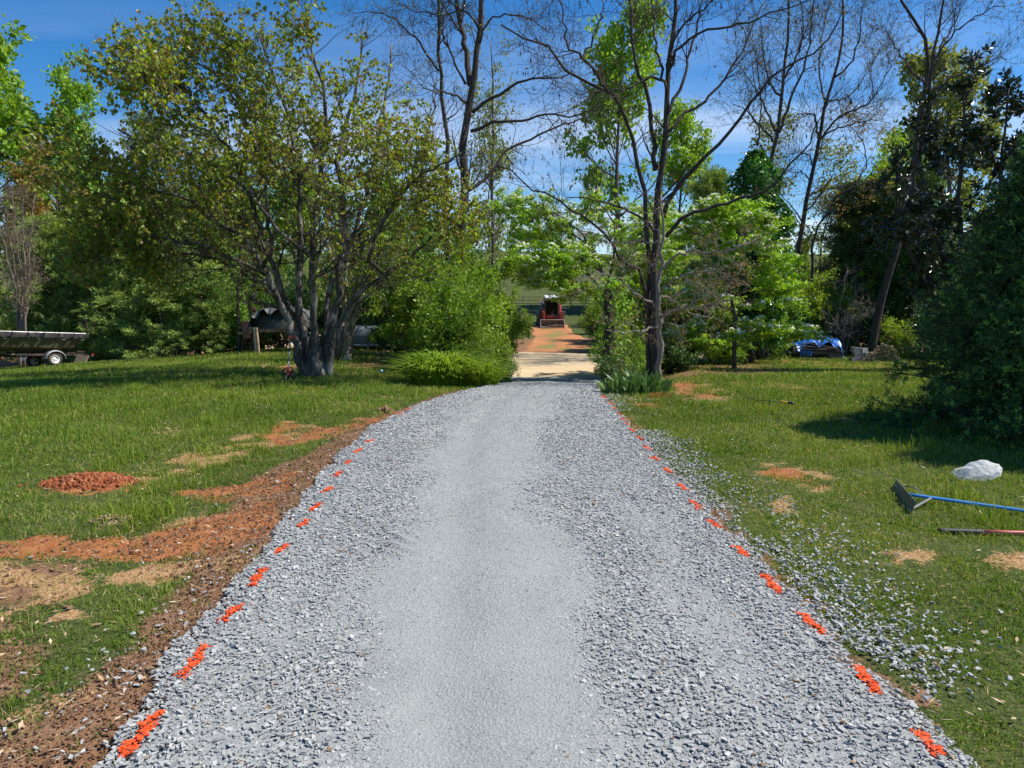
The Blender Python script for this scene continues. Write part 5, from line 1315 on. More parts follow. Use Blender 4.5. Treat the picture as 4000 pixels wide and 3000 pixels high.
# ivy column
def ivy():
    rg = np.random.default_rng(63); d = 26.5; base = onground(ray(2925, 1400)[0] * d / ray(2925, 1400)[1], d); W_ = Geo(); Lf = Geo()
    tubes(W_, resample([base + [0, 0, -.1], base + [.1, 0, 3], base + [0, .1, 7]], 10, .02, rg), np.linspace(.18, .06, 10)[None], 8)
    n = 26000; z = rg.uniform(.6, 7.7, n); th = rg.uniform(0, 6.28, n)
    rad = (.95 + .45 * np.sin(z * 2.1) * np.sin(th * 3 + z)) * np.interp(z, [0, 2, 5, 7, 7.7], [.8, 1.1, 1.15, .7, .15]) * (1 - .45 * rg.uniform(0, 1, n) ** 2)
    rad = rad * (.75 + .5 * fbm(th * 1.3 + 9, z * 1.1, 2, 4))
    p = base + np.stack([np.cos(th) * rad, np.sin(th) * rad, z], 1)
    k = fbm(th * 2 + 3, z * 1.6, 4, 4) > .38; p, th = p[k], th[k]
    leaves(Lf, p, np.stack([np.cos(th), np.sin(th), 0 * th], 1), .12, rg, 'heart', .5, .8, .85)
    P1, R1 = spawn(resample([base + [0, 0, .5], base + [0, 0, 7]], 10)[None], np.full((1, 10), .05), 30, rg, (.1, 1), (.8, 1.6), (50, 90), .05, .1, 6, (.4, .6), 0); tubes(W_, P1, R1, 4, False)
    build('ivy_covered_trunk', base, W_, [('ivy', Lf, M_IVY)], 'dense column of dark green ivy on a trunk behind the dogwood', bark=M_BARKD)
ivy()
# magnolia
def magnolia():
    rg = np.random.default_rng(64); d = 20.5; base = onground(ray(3790, 1400)[0] * d / ray(3790, 1400)[1], d); W_ = Geo(); Lf = Geo()
    L = [(root_at(3790, 1400, d) + limb([(3770, 1100), (3750, 800), (3760, 520), (3765, 300)], d), (.12, .02)),
         (root_at(3810, 1400, d) + limb([(3850, 1100), (3900, 800), (3920, 560), (3935, 350)], d, d - .5), (.09, .02)),
         (root_at(3770, 1400, d) + limb([(3700, 1100), (3640, 850), (3600, 650), (3590, 450)], d, d + .5), (.09, .02)),
         (root_at(3820, 1400, d) + limb([(3900, 1150), (4000, 900), (4040, 650), (4020, 430)], d, d + .3), (.09, .02)),
         (root_at(3760, 1400, d) + limb([(3660, 1180), (3560, 1000), (3510, 850), (3500, 700)], d, d - .8), (.08, .02))]
    P0, R0 = tree_arrays([l[0] for l in L], [l[1] for l in L], 16, .03, rg); tubes(W_, P0, R0, 8)
    P1, R1 = spawn(P0, R0, 30, rg, (.08, 1), (.7, 1.6), (35, 75), .10, .12, 7, (.3, .5), .45); tubes(W_, P1, R1, 4, False)
    P2, R2 = spawn(P1, R1, 5, rg, (.25, 1), (.25, .6), (30, 65), .12, .14, 5, (.4, .7), .2); tubes(W_, P2, R2, 3, False)
    tip = P2[:, -1]; dd = norm(P2[:, -1] - P2[:, -2])
    p = np.repeat(tip, 22, 0) - np.repeat(dd, 22, 0) * rg.uniform(0, .26, (len(tip) * 22, 1))
    leaves(Lf, p, np.repeat(dd, 22, 0), .17, rg, 'kite', .05, .95, .42)
    build('magnolia_tree', base, W_, [('crown', Lf, M_MAG)], 'tall dark glossy leaved magnolia behind the spruce on the right', bark=M_BARKD)
magnolia()
# spruce close on the right
def spruce():
    rg = np.random.default_rng(65); cx, cy = 7.15, 9.0; base = onground(cx, cy); W_ = Geo(); Lf = Geo(); H = 3.9; Rr = 2.2
    P0, R0 = tree_arrays([[base + [0, 0, -.1], base + [.02, 0, H * .5], base + [0, 0, H]]], [(.12, .015)], 12); tubes(W_, P0, R0, 8)
    M = 460; zt = np.sort(rg.uniform(.015, .97, M)); ang = rg.uniform(0, 6.28, M)
    ln = Rr * (1 - zt) ** .8 * rg.uniform(.8, 1.1, M) + .12
    K = 8; st_ = base + np.stack([0 * zt, 0 * zt, zt * H], 1)
    d = norm(np.stack([np.cos(ang), np.sin(ang), np.interp(zt, [0, .4, 1], [.02, .1, .6])], 1)); path = [st_]
    for k in range(K - 1):
        d = norm(d + rg.normal(0, .04, (M, 3)) + np.array([0, 0, -.03 if k < 4 else .07])); path.append(path[-1] + d * (ln / (K - 1))[:, None])
    P1 = np.stack(path, 1); P1[:, :, 2] = np.maximum(P1[:, :, 2], base[2] + .05); R1 = np.repeat(np.linspace(.018, .005, K)[None], M, 0); tubes(W_, P1, R1, 4, False)
    P2, R2 = spawn(P1, R1, 15, rg, (.22, 1), (.25, .75), (40, 65), -.02, .06, 5, (.4, .6), .55); P2[:, :, 2] = np.maximum(P2[:, :, 2], base[2] + .04)
    tubes(W_, P2, R2, 3, False)
    P3, R3 = spawn(P2, R2, 5, rg, (.2, 1), (.10, .24), (35, 60), -.02, .06, 4, (.5, .8), .3)
    AP = np.concatenate([P3[:, [0, 2, 3]], P2[:, [1, 3, 4]], P1[:, [4, 6, 7]]])
    # needles: short narrow blades standing round every twig
    m = 15; p, dd = anchors(AP, m, rg, (0, 1.0))
    rnd = rg.normal(size=p.shape); perp = norm(rnd - (rnd * dd).sum(1, keepdims=True) * dd)
    tipf = np.tile(rg.uniform(0, 1, len(AP))[:, None], (1, m)).ravel()
    hi = ((p[:, 2] - base[2]) / H); a = np.clip(rg.normal(.35, .2, len(p)), 0, .75)
    new = (tipf > .84); a = np.where(new, .97, a)  # random sprays coloured bright to stand for sunlit tips
    leaves(Lf, p, norm(dd * .8 + perp), .05, rg, 'kite', 0, .1, .24, a=a, off=0)
    print('spruce needles', Lf.n // 4)
    return build("spruce_tree", base, W_, [('crown', Lf, M_SPRUCE)], 'dense dark spruce reaching the ground at the right picture edge', bark=M_BARKD)
sp0 = spruce()
sp1 = copy_tree(sp0); sp1.location = onground(9.4, 7.5); sp1.scale = (.85, .85, 1.6); sp1.rotation_euler = (0, 0, 2.0); sp1["label"] = "second spruce out of frame beside the dark spruce, shading the right lawn"
# ---------------- clumps of long leaves
def clump_plant(name, label, cx, cy, rx, ry, n, h, w, mat, lean, cat='plant', bend=1.0, seed=1):
    rg = np.random.default_rng(seed); base = onground(cx, cy); g = Geo()
    r = np.sqrt(rg.uniform(0, 1, n)); th = rg.uniform(0, 6.28, n); x = cx + r * np.cos(th) * rx; y = cy + r * np.sin(th) * ry
    z = T(x, y) - .02; K = 6
    dirx = np.cos(th) * r * .8 + rg.normal(0, .5, n); diry = np.sin(th) * r * .8 + rg.normal(0, .5, n)
    hh = h * rg.uniform(.6, 1.2, n) * (1 - .45 * r ** 2); path = []
    for k in range(K):
        q = k / (K - 1); o = lean * hh * (q ** 1.8)
        path.append(np.stack([x + dirx * o, y + diry * o, z + hh * (q - bend * .42 * q ** 3)], 1))
    Pp = np.stack(path, 1); fa = rg.uniform(0, 6.28, n)
    wd = np.stack([np.cos(fa), np.sin(fa), 0 * fa], 1)[:, None, :] * (w * np.array([.6, 1, 1, .85, .55, .05]))[None, :, None] / 2 * rg.uniform(.7, 1.3, n)[:, None, None]
    V = np.concatenate([Pp - wd, Pp + wd], 1)
    b = (np.arange(n) * 2 * K)[:, None, None]; k = np.arange(K - 1)[None, :, None]
    q = np.concatenate([b + k, b + k + K, b + k + K + 1, b + k + 1], 2).reshape(-1, 4)
    g.add(V.reshape(-1, 3), q=q, a=np.repeat(rg.uniform(0, 1, n), 2 * K))
    o = link(name, g.mesh(name, False, origin=base), mat, None, base); tag(o, label, cat); return o
M_LILY = leafmat('day lily blades', [(.17, .30, .02), (.25, .39, .03), (.34, .47, .06)], .4, .35)
M_IRIS = leafmat('iris blades', [(.08, .17, .05), (.12, .23, .07), (.19, .31, .10)], .4, .25)
M_DAFF = leafmat('daffodil blades', [(.06, .13, .06), (.10, .19, .09), (.16, .25, .13)], .4, .25)
c = P(1735, 1490, 15.6); clump_plant('day_lily_clump', 'bright light green clump of arching lily leaves at the foot of the hedge', c[0], c[1], .70, .6, 1700, 1.35, .05, M_LILY, .75, bend=1.2, seed=3)
c = P(1880, 1490, 15.6); clump_plant('day_lily_clump', 'smaller light green lily clump touching the gravel edge', c[0], c[1], .34, .4, 520, 1.0, .042, M_LILY, .75, bend=1.2, seed=4)
c = G(2470, 1545); clump_plant('iris_clump', 'upright blue green iris clump at the right side of the drive mouth', c[0] + .1, c[1] + .3, .62, .32, 260, .55, .06, M_IRIS, .35, bend=.4, seed=5)
c = G(1610, 1420); clump_plant('daffodil_clump', 'patch of blue green daffodil leaves behind the lily clump', c[0], c[1] + .3, .9, .8, 1500, .36, .018, M_DAFF, .3, bend=.4, seed=6)
c = G(1690, 1380); clump_plant('daffodil_clump', 'shaded patch of blue green daffodil leaves under the hedge', c[0], c[1] + .4, 1.0, .8, 1200, .36, .018, M_DAFF, .3, bend=.4, seed=7)
c = G(2640, 1400); clump_plant('daffodil_clump', 'small patch of narrow leaves right of the locust trunks', c[0], c[1], .5, .4, 300, .36, .018, M_DAFF, .3, bend=.4, seed=8)
c = G(2580, 1555); clump_plant('grass_tuft', 'dry tan grass tuft right of the iris clump', c[0], c[1], .22, .16, 260, .22, .008, M_BUD, .5, seed=9)
print('plants done')
# ------------------------------------------------------------------ made things
M_BLACKPL = pbr('black vinyl cover', (.016, .016, .018), .6, var=.3, scale=9, bump=.5, bdist=.03, spec=.15, dirt=(.06, .055, .05), dirtamt=.2)
M_OLIVE = pbr('olive drab hull paint', (.20, .165, .085), .45, var=.2, scale=1.5, bump=.05, dirt=(.10, .08, .045), dirtamt=.5)
M_GALV = pbr('weathered galvanised steel', (.33, .34, .34), .45, .6, dirt=(.16, .12, .09), dirtamt=.2)
M_DARKST = pbr('dark painted steel', (.035, .033, .032), .5, .2, dirt=(.11, .07, .05), dirtamt=.3)
M_RUBBER = pbr('tyre rubber', (.022, .022, .023), .8, var=.3, bump=.4, dirt=(.10, .08, .06), dirtamt=.25)
M_WHITE = pbr('white enamel', (.78, .78, .76), .35, dirt=(.42, .36, .30), dirtamt=.1, bump=.03)
M_RED = pbr('red enamel', (.42, .025, .02), .35, var=.2, dirt=(.30, .10, .06), dirtamt=.2, coat=.3)
M_FADED = pbr('faded red paint', (.42, .12, .10), .7, var=.25, dirt=(.20, .10, .07), dirtamt=.45)
M_RUST = pbr('rusty steel', (.20, .09, .045), .85, .1, var=.4, scale=9, bump=.5, dirt=(.08, .04, .025))
M_YELW = pbr('flaking cream paint', (.55, .46, .30), .75, var=.15, scale=9, dirt=(.22, .10, .05), dirtamt=.7)
M_WOODP = pbr('pale sawn wood', (.50, .38, .22), .8, var=.25, scale=7, stretch=(4, 4, .5), dirt=(.28, .19, .11), bump=.3)
M_WOODG = pbr('grey weathered board', (.24, .20, .16), .85, var=.3, scale=7, stretch=(.5, 4, 4), dirt=(.12, .09, .07), bump=.4)
M_LENS = pbr('red lamp lens', (.5, .02, .015), .2)
M_TARPG = pbr('grey white tarpaulin', (.30, .31, .30), .55, var=.2, bump=.4, dirt=(.09, .09, .08), dirtamt=.8)
M_DKGREEN = pbr('dark green hull', (.022, .032, .026), .5, dirt=(.07, .07, .055), dirtamt=.3)
M_GREYH = pbr('chalky grey fibreglass', (.24, .25, .25), .6, var=.15, scale=2, dirt=(.10, .11, .10), dirtamt=.7)
M_BLUE = pbr('blue tarpaulin', (.012, .13, .55), .38, var=.18, scale=5, bump=.5, bdist=.03, dirt=(.03, .18, .50), dirtamt=.2)
M_GLASS = pbr('dark cab glass', (.006, .008, .008), .25, spec=.12, var=.3, bump=0)
M_BEIGE = pbr('dusty sunlit track', (.42, .33, .25), .9, var=.25, dirt=(.20, .15, .12), bump=.4)
M_BUCKET = pbr('worn bucket steel', (.14, .13, .125), .5, .4, var=.3, dirt=(.22, .17, .14), dirtamt=.4)
M_LIP = pbr('polished bucket edge', (.48, .43, .40), .4, .3, var=.2, dirt=(.35, .25, .18))
M_CONC = pbr('grey concrete block', (.30, .30, .29), .9, var=.15, scale=14, bump=.6, dirt=(.18, .17, .15), dirtamt=.3)
M_LOGB = pbr('log bark', (.20, .135, .085), .9, var=.4, scale=12, bump=.8, stretch=(2, .4, 2), dirt=(.10, .07, .05))
M_BLUEH = pbr('blue handle paint', (.07, .30, .66), .35, var=.12, coat=.3, bump=.02)
M_REDH = pbr('faded red fibreglass handle', (.55, .12, .10), .4, var=.12, coat=.2, bump=.02)
M_GRIP = pbr('black foam grip', (.03, .03, .03), .6, var=.2, bump=.2)
M_YELH = pbr('yellow grip', (.62, .36, .03), .45, var=.15)
M_ALU = pbr('brushed aluminium', (.42, .42, .40), .4, .5, dirt=(.22, .20, .17), dirtamt=.2)
M_LUTE = pbr('grey rake blade', (.13, .13, .13), .45, .4, dirt=(.20, .18, .16), dirtamt=.2)
M_PIPE = pbr('rusty gate pipe', (.11, .075, .05), .8, .2, var=.3)
def end_grain():
    m, t = newmat('cut log ends'); b = N(t, 'ShaderNodeBsdfPrincipled', Roughness=.85)
    c = t.nodes.new('ShaderNodeTexCoord'); v = N(t, 'ShaderNodeTexWave', Scale=18, Distortion=1.4, Detail=3); v.wave_type = 'RINGS'; v.rings_direction = 'Y'
    t.links.new(c.outputs['Object'], v.inputs[0])
    k = ramp(t, v.outputs[1], [(0, (.52, .33, .16)), (1, (.70, .50, .28))])
    n = noise(t, 14, 4, .6, c.outputs['Object']); k = mixrgb(t, 1., k, ramp(t, n, [(.3, (.65, .6, .55)), (.7, (1, 1, 1))]), 'MULTIPLY')
    t.links.new(k, b.inputs[0]); finish(t, b, v.outputs[1], .2, .005); return m
M_END = end_grain()

def wheel(parent, loc, rad, wid, rimmat=M_WHITE, holes=5, face=1, name='wheel'):
    """tyre with its rim as child; axis along local x"""
    prof = [(-wid / 2 * .7, rad * .60), (-wid / 2, rad * .72), (-wid / 2 * .95, rad * .93), (-wid / 2 * .6, rad), (wid / 2 * .6, rad), (wid / 2 * .95, rad * .93), (wid / 2, rad * .72), (wid / 2 * .7, rad * .60), (-wid / 2 * .7, rad * .60)]
    w = part(name, lambda g: lathe(g, prof, (0, 0, 0), 'x', 28), M_RUBBER, parent, True); w.location = loc
    def rim(g):
        f = face
        lathe(g, [(-wid * .30 * f, 0.001), (-wid * .30 * f, rad * .60)], sides=20)
        lathe(g, [(wid * .10 * f, rad * .001), (wid * .22 * f, rad * .16), (wid * .22 * f, rad * .2), (wid * .08 * f, rad * .26), (wid * .05 * f, rad * .42), (wid * .30 * f, rad * .50), (wid * .40 * f, rad * .60), (wid * .36 * f, rad * .62)], sides=28)
        for k in range(holes):
            a = k / holes * 6.283; cyl(g, (wid * .18 * f, math.cos(a) * rad * .10, math.sin(a) * rad * .10), (wid * .26 * f, math.cos(a) * rad * .10, math.sin(a) * rad * .10), rad * .02, sides=6)
    part('rim', rim, rimmat, w, True)
    def hol(g):
        for k in range(holes):
            a = (k + .5) / holes * 6.283; cyl(g, (wid * .06 * face, math.cos(a) * rad * .34, math.sin(a) * rad * .34), (wid * .10 * face, math.cos(a) * rad * .34, math.sin(a) * rad * .34), rad * .055, sides=8)
    part('rim_hole', hol, M_DARKST, w); bpy.context.view_layer.update()
    return w
def loft(g, secs, close=False, cap=True, a=.5):
    """sections: list of (n,3) loops or open strips"""
    S = np.array(secs, float); m, n, _ = S.shape; q = []
    for i in range(m - 1):
        for j in range(n if close else n - 1):
            k = (j + 1) % n; q.append((i * n + j, i * n + k, (i + 1) * n + k, (i + 1) * n + j))
    t = []
    if cap:
        for e in (0, m - 1):
            for j in range(1, n - 1): t.append((e * n, e * n + (j + 1 if e == 0 else j), e * n + (j if e == 0 else j + 1)))
    g.add(S.reshape(-1, 3), q=q, t=t, a=a)

# ---- covered jon boat on its trailer
W0 = onground(ray(215, 1428)[0] * 28.0 / ray(215, 1428)[1], 28.0)
b_ax = math.atan2(.5, .87)          # stern direction leans right of straight ahead
rz = -b_ax                           # local +Y -> stern
Rm = rotz(rz)
root_pos = W0 - Rm @ np.array([.80, 0, 0]); gz = float(T(root_pos[0], root_pos[1]))
tr_tilt = math.atan2(float(T(*(W0[:2]))) - gz, .8)
tr = empty('boat_trailer', (root_pos[0], root_pos[1], gz + .01), (R(-3.6), -tr_tilt, rz), 'low dark boat trailer with white rims carrying the covered boat', 'trailer')
def f_frame(g):
    for s in (-1, 1):
        box(g, (s * .52, .1, .47), (.06, 2.7, .09)); tubes(g, np.array([[s * .52, -1.25, .47], [s * .25, -2.6, .47], [0, -3.6, .47]]), .04, 6)
        box(g, (s * .38, .1, .60), (.12, 2.6, .06))
    for y in (-1.1, -.3, .6, 1.4): box(g, (0, y, .47), (1.04, .06, .07))
part('frame', f_frame, M_DARKST, tr)
part('axle', lambda g: (cyl(g, (-.78, 0, .27), (.78, 0, .27), .03, sides=10), [box(g, (s * .5, 0, .35), (.05, .6, .03)) for s in (-1, 1)]), M_DARKST, tr)
wheel(tr, (.80, 0, .265), .265, .17, M_WHITE, 5, 1)
wheel(tr, (-.80, 0, .265), .265, .17, M_WHITE, 5, -1)
for s in (-1, 1):
    def ff(g):
        pr = []
        for k in range(9):
            a = math.pi * (k / 8) ; pr.append([(s * .68, -math.cos(a) * .38, .30 + math.sin(a) * .33), (s * .93, -math.cos(a) * .38, .30 + math.sin(a) * .33), (s * .94, -math.cos(a) * .36, .27 + math.sin(a) * .31)])
        loft(g, pr, cap=False)
    part('fender', ff, M_GALV, tr)
part('light_bar', lambda g: (box(g, (.40, 1.5, .42), (.75, .05, .06)), box(g, (.35, 1.53, .38), (.30, .012, .16))), M_GALV, tr)
part('tail_light', lambda g: box(g, (.66, 1.55, .46), (.14, .06, .10), bev=.01), M_LENS, tr)
part('jack', lambda g: (cyl(g, (.1, -3.2, .05), (.1, -3.2, .75), .03, sides=8), cyl(g, (.1, -3.2, .02), (.1, -3.2, .06), .08, sides=10)), M_GALV, tr)
bo = empty('jon_boat', tr.location + Vector((math.sin(-rz) * -.42, -math.cos(rz) * .42, .03)), (R(-3.6), -tr_tilt, rz), 'olive jon boat strapped under a black cover at the left picture edge', 'boat')
ysec = np.array([1.60, 1.3, .8, 0, -.8, -1.6, -2.3, -2.9, -3.3])
def hullsec(y, k, dz=0):
    q = np.clip((-1.2 - y) / 2.1, 0, 1); w = 1 - .28 * q ** 2
    bot = .64 + .42 * q ** 2.2; tr_ = (y > 1.5)
    s = []
    for (x, z, dy) in ((-.90, 1.30, 0), (-.86, 1.02, -.16), (-.72, .72, -.42), (-.60, .64, -.5), (0, .62, -.52), (.60, .64, -.5), (.72, .72, -.42), (.86, 1.02, -.16), (.90, 1.30, 0)):
        zz_ = bot + (z - .62) * (1.30 + .06 * q - bot) / (.68); s.append((x * w, y + (dy if tr_ else 0), zz_))
    return s
part('hull', lambda g: loft(g, [hullsec(y, 0) for y in ysec]), M_OLIVE, bo, False)
part('gunwale', lambda g: [tubes(g, np.array([(s * .915 * (1 - .28 * np.clip((-1.2 - y) / 2.1, 0, 1) ** 2), y, 1.30 + .06 * np.clip((-1.2 - y) / 2.1, 0, 1)) for y in ysec[::-1]]), .028, 6) for s in (-1, 1)], M_GALV, bo)
def f_cover(g):
    yy = np.linspace(1.70, -3.4, 60); S = []
    for i, y in enumerate(yy):
        q = np.clip((-1.2 - y) / 2.1, 0, 1); w = 1 - .28 * q ** 2; z0 = 1.30 + .06 * q
        sc_ = .5 + .5 * math.cos((y - 1.66) / .56 * 2 * math.pi); dr_ = .17 + .035 * (1 - sc_) + .02 * math.sin(y * 17); wv = .012 * math.sin(y * 23) + .018 * (1 - sc_)
        S.append([(-(.95 + wv) * w, y, z0 - dr_), (-(.945) * w, y, z0 - .06), (-.93 * w, y, z0 + .025), (-.6 * w, y, z0 + .07), (0, y, z0 + .11 + .02 * math.sin(y * 5)), (.6 * w, y, z0 + .07), (.93 * w, y, z0 + .025), (.945 * w, y, z0 - .06), ((.95 + wv) * w, y, z0 - dr_ * .6), ((.955 + wv * 1.6) * w, y, z0 - dr_)])
    loft(g, S, cap=True)
part('cover', f_cover, M_BLACKPL, bo, False)
for k, y in enumerate((-2.8, -2.24, -1.68, -1.12, -.56, 0, .56, 1.12)):
    def f_st(g):
        lean = .10
        for s in (-1, 1):
            p = np.array([(s * .96, y, 1.33), (s * .975, y, 1.14), (s * .90, y - lean, .98), (s * .76, y - lean * 2, .72), (s * .6, y - lean * 2.4, .62)])
            tubes(g, resample(p, 9), .013, 4)
        box(g, (.985, y, 1.12), (.02, .05, .08))
    part('strap', f_st, M_GRIP, bo)
for y in (-1.4, -.24, .7, 1.4):
    part('cleat', lambda g: (cyl(g, (.88, y - .06, 1.05), (.98, y + .08, 1.03), .018, sides=6),), M_GALV, bo)
pl = empty('plywood_sheet', onground(W0[0] + .55, W0[1] + .7, .02), (R(62), 0, R(-25)), 'weathered board lying beside the trailer wheel under the stern', 'board')
part('board', lambda g: box(g, (0, .18, .01), (.75, .36, .02), bev=.004), M_WOODP, pl)

# ---- old flatbed trailer, red implement, tarp covered hull, winch post
d0 = 26.6
fb = empty('flatbed_trailer', onground(ray(1085, 1300)[0] * d0 / ray(1085, 1300)[1], d0), (0, 0, R(4)), 'old rusty flatbed trailer with peeling cream side rail behind the redbud', 'trailer')
part('bed', lambda g: (box(g, (0, .55, .80), (2.0, 1.5, .05)), [box(g, (x, .5, .73), (.07, 1.4, .09)) for x in (-.9, -.3, .3, .9)]), M_WOODG, fb)
part('side_rail', lambda g: (box(g, (0, -.24, .80), (2.06, .05, .13), bev=.008),), M_YELW, fb)
part('axle', lambda g: (cyl(g, (-.9, .5, .35), (.9, .5, .35), .04), [tubes(g, np.array([[s * .6, -.1, .66], [s * .6, .5, .42], [s * .6, 1.1, .66]]), .03, 5) for s in (-1, 1)]), M_RUST, fb)
wheel(fb, (-.92, .5, .34), .34, .18, M_RUST, 5, -1); wheel(fb, (.92, .5, .34), .34, .18, M_RUST, 5, 1)
part('brace', lambda g: [tubes(g, np.array([[x, -.2, .72], [x + .35, -.1, .30], [x + .6, 0, .22]]), .018, 5) for x in (-.8, -.45, -.1, .3)], M_RUST, fb)
part('tongue', lambda g: (tubes(g, np.array([[-.9, -.2, .72], [-1.35, -.3, .70]]), .05, 6), box(g, (-.95, -.22, .90), (.22, .10, .10), bev=.01)), M_YELW, fb)
wp = fb.location; 
wpo = empty('winch_post', (wp[0] - .85, wp[1] - .12, wp[2] + .83), (0, R(-9), 0), 'leaning rusty winch post standing on the left end of the flatbed', 'post')
part('post', lambda g: (box(g, (0, 0, .48), (.085, .07, .98), bev=.008), box(g, (.05, -.02, .9), (.05, .04, .22))), M_RUST, wpo)
part('crank', lambda g: (lathe(g, [(-.05, .02), (-.05, .10), (.05, .10), (.05, .02)], (.16, 0, .72), 'x', 14), tubes(g, np.array([[.2, 0, .72], [.24, 0, .55], [.32, 0, .55]]), .014, 5)), M_RUST, wpo)
ch = empty('covered_hull', (wp[0] + .05, wp[1] + .55, wp[2] + .826), (0, 0, R(4)), 'rounded dark green hull resting on the old flatbed', 'boat')
def f_ch(g):
    S = []
    for y in np.linspace(-.75, 1.1, 8):
        r = 1 - .25 * (abs(y) / 1.2) ** 3; S.append([(math.cos(a) * 1.0 * r, y, max(0, math.sin(a)) ** .6 * .78 * r) for a in np.linspace(math.pi, 0, 13)])
    loft(g, S)
part('hull', f_ch, M_DKGREEN, ch, True)
tp = empty('tarp', (wp[0] + .05, wp[1] + .50, wp[2] + .835), (0, 0, R(4)), 'grey white tarpaulin thrown over the green hull on the flatbed', 'tarpaulin')
def f_tp(g):
    S = []; rg = np.random.default_rng(3)
    for i, y in enumerate(np.linspace(-.95, 1.2, 14)):
        row = []
        for j, a in enumerate(np.linspace(math.pi * .99, 0.02, 26)):
            hang = 0
            n_ = .03 * math.sin(j * 1.7 + i) + rg.normal(0, .012)
            row.append((math.cos(a) * (1.05 + n_), y + (.06 * math.sin(j * 2.2) if i == 0 else 0), max(.02, max(0, math.sin(a)) ** .6 * (.83 + n_) - (.15 + .10 * math.sin(j * 1.3) if i == 0 else 0))))
        S.append(row)
    loft(g, S, cap=False)
part('sheet', f_tp, M_TARPG, tp)
ri = empty('red_implement', (wp[0] - 1.28, wp[1] + .55, wp[2]), (0, 0, R(3)), 'faded red seed hopper standing at the left end of the flatbed', 'implement')
part('hopper', lambda g: (box(g, (0, 0, .92), (.36, .45, .34), bev=.01), box(g, (0, 0, .62), (.26, .35, .27), bev=.01, taper=(1.35, 1.25)), box(g, (0, 0, 1.11), (.42, .5, .03))), M_FADED, ri)
part('stand', lambda g: [tubes(g, np.array([[s * .15, t_ * .15, .55], [s * .2, t_ * .2, 0]]), .02, 5) for s in (-1, 1) for t_ in (-1, 1)], M_RUST, ri)
part('wheel', lambda g: lathe(g, [(-.05, .02), (-.05, .2), (.05, .2), (.05, .02)], (.05, .3, .2), 'x', 20), M_RUBBER, ri)
q = onground(ray(1006, 1370)[0] * 25.8 / ray(1006, 1370)[1], 25.8)
po = empty('wooden_post', q, (0, R(-3), 0), 'short pale wooden post standing in the grass in front of the flatbed', 'post')
part('post', lambda g: (box(g, (0, 0, .46), (.16, .13, .98), bev=.012, taper=(.9, .9)),), M_WOODP, po)
# ---- grey upturned hull in the shade
hd = 28.5; hx = ray(1450, 1290)[0] * hd / ray(1450, 1290)[1]
gh = empty('upturned_boat', onground(hx, hd, -.02), (0, 0, R(-2)), 'long chalky grey upturned boat in the shade behind the lichened trunks', 'boat')
def f_gh(g):
    S = []
    for x in np.linspace(-1.75, 1.78, 26):
        t_ = (x + 1.75) / 3.53; r = (1 - max(0, (t_ - .84) / .16) ** 2.4 * .85) * (1 - max(0, (.06 - t_) / .06) * .1)
        S.append([(x, -.62 * r, .22), (x, -.64 * r, .45 * r + .1), (x, -.60 * r, .74 * r + .12), (x, -.48 * r, .90 * r + .06), (x, 0, .96 * r + .05), (x, .48 * r, .90 * r + .06), (x, .62 * r, .5), (x, .62 * r, .22)])
    loft(g, S)
part('hull', f_gh, M_GREYH, gh, True)
part('rail', lambda g: (tubes(g, np.array([(-1.75, -.655, .24), (0, -.665, .24), (1.3, -.655, .24), (1.72, -.35, .24)]), .03, 6), tubes(g, np.array([(-1.75, -.50, .90), (0, -.51, .91), (1.25, -.50, .90)]), .02, 6)), M_GALV, gh)
part('cradle', lambda g: [box(g, (x, 0, .11), (.12, 1.2, .24)) for x in (-1.3, 0, 1.2)], M_WOODG, gh)

# ---- measuring wheel by the redbud
q = G(1130, 1492); mw = empty('measuring_wheel', q, (0, 0, R(-14)), 'red and black measuring wheel leaning upright beside the redbud trunk', 'measuring wheel')
hub = .165
def f_ty(g):
    th = np.linspace(0, 6.2832, 33); 
    for k in range(32):
        pass
    lathe(g, [(-.016, .150), (-.016, .165), (.016, .165), (.016, .150), (-.016, .150)], (0, 0, hub), 'y', 36)
part('tyre', f_ty, M_RUBBER, mw, True)
part('spokes', lambda g: [box(g, (math.cos(a) * .09, 0, hub + math.sin(a) * .09), (.13, .014, .045), rot=roty(-a), taper=None) for a in [R(90 + 72 * k + 18) for k in range(5)]], M_BLACKPL, mw)
part('hub', lambda g: (lathe(g, [(-.045, .001), (-.045, .036), (-.03, .042), (.02, .042), (.02, .001)], (0, 0, hub), 'y', 18), box(g, (0, -.045, hub + .10), (.035, .03, .13), bev=.006)), M_RED, mw, True)
tl = np.array([.045, .02, .90]) - np.array([0, -.04, hub])
def pole(a, b): return [np.array([0, -.04, hub]) + tl * a, np.array([0, -.04, hub]) + tl * b]
part('pole', lambda g: (cyl(g, *pole(.10, .42), .0125), cyl(g, *pole(.42, .72), .015), cyl(g, *pole(.72, 1.0), .0175)), M_ALU, mw, True)
for k in (.42, .72): part('collar', lambda g: cyl(g, *pole(k - .015, k + .02), .023), M_GRIP, mw)
part('handle', lambda g: (box(g, (.045, .02, .945), (.075, .05, .09), bev=.014), tubes(g, resample([(.05, .02, .965), (.11, .015, .955), (.165, .01, .975), (.185, .01, .96)], 9), .016, 8)), M_RED, mw, True)
part('kickstand', lambda g: (cyl(g, (-.02, -.05, hub), (-.035, -.07, .01), .006, sides=6), cyl(g, (.06, .02, hub - .06), (.16, .06, .0), .005, sides=6)), M_ALU, mw)
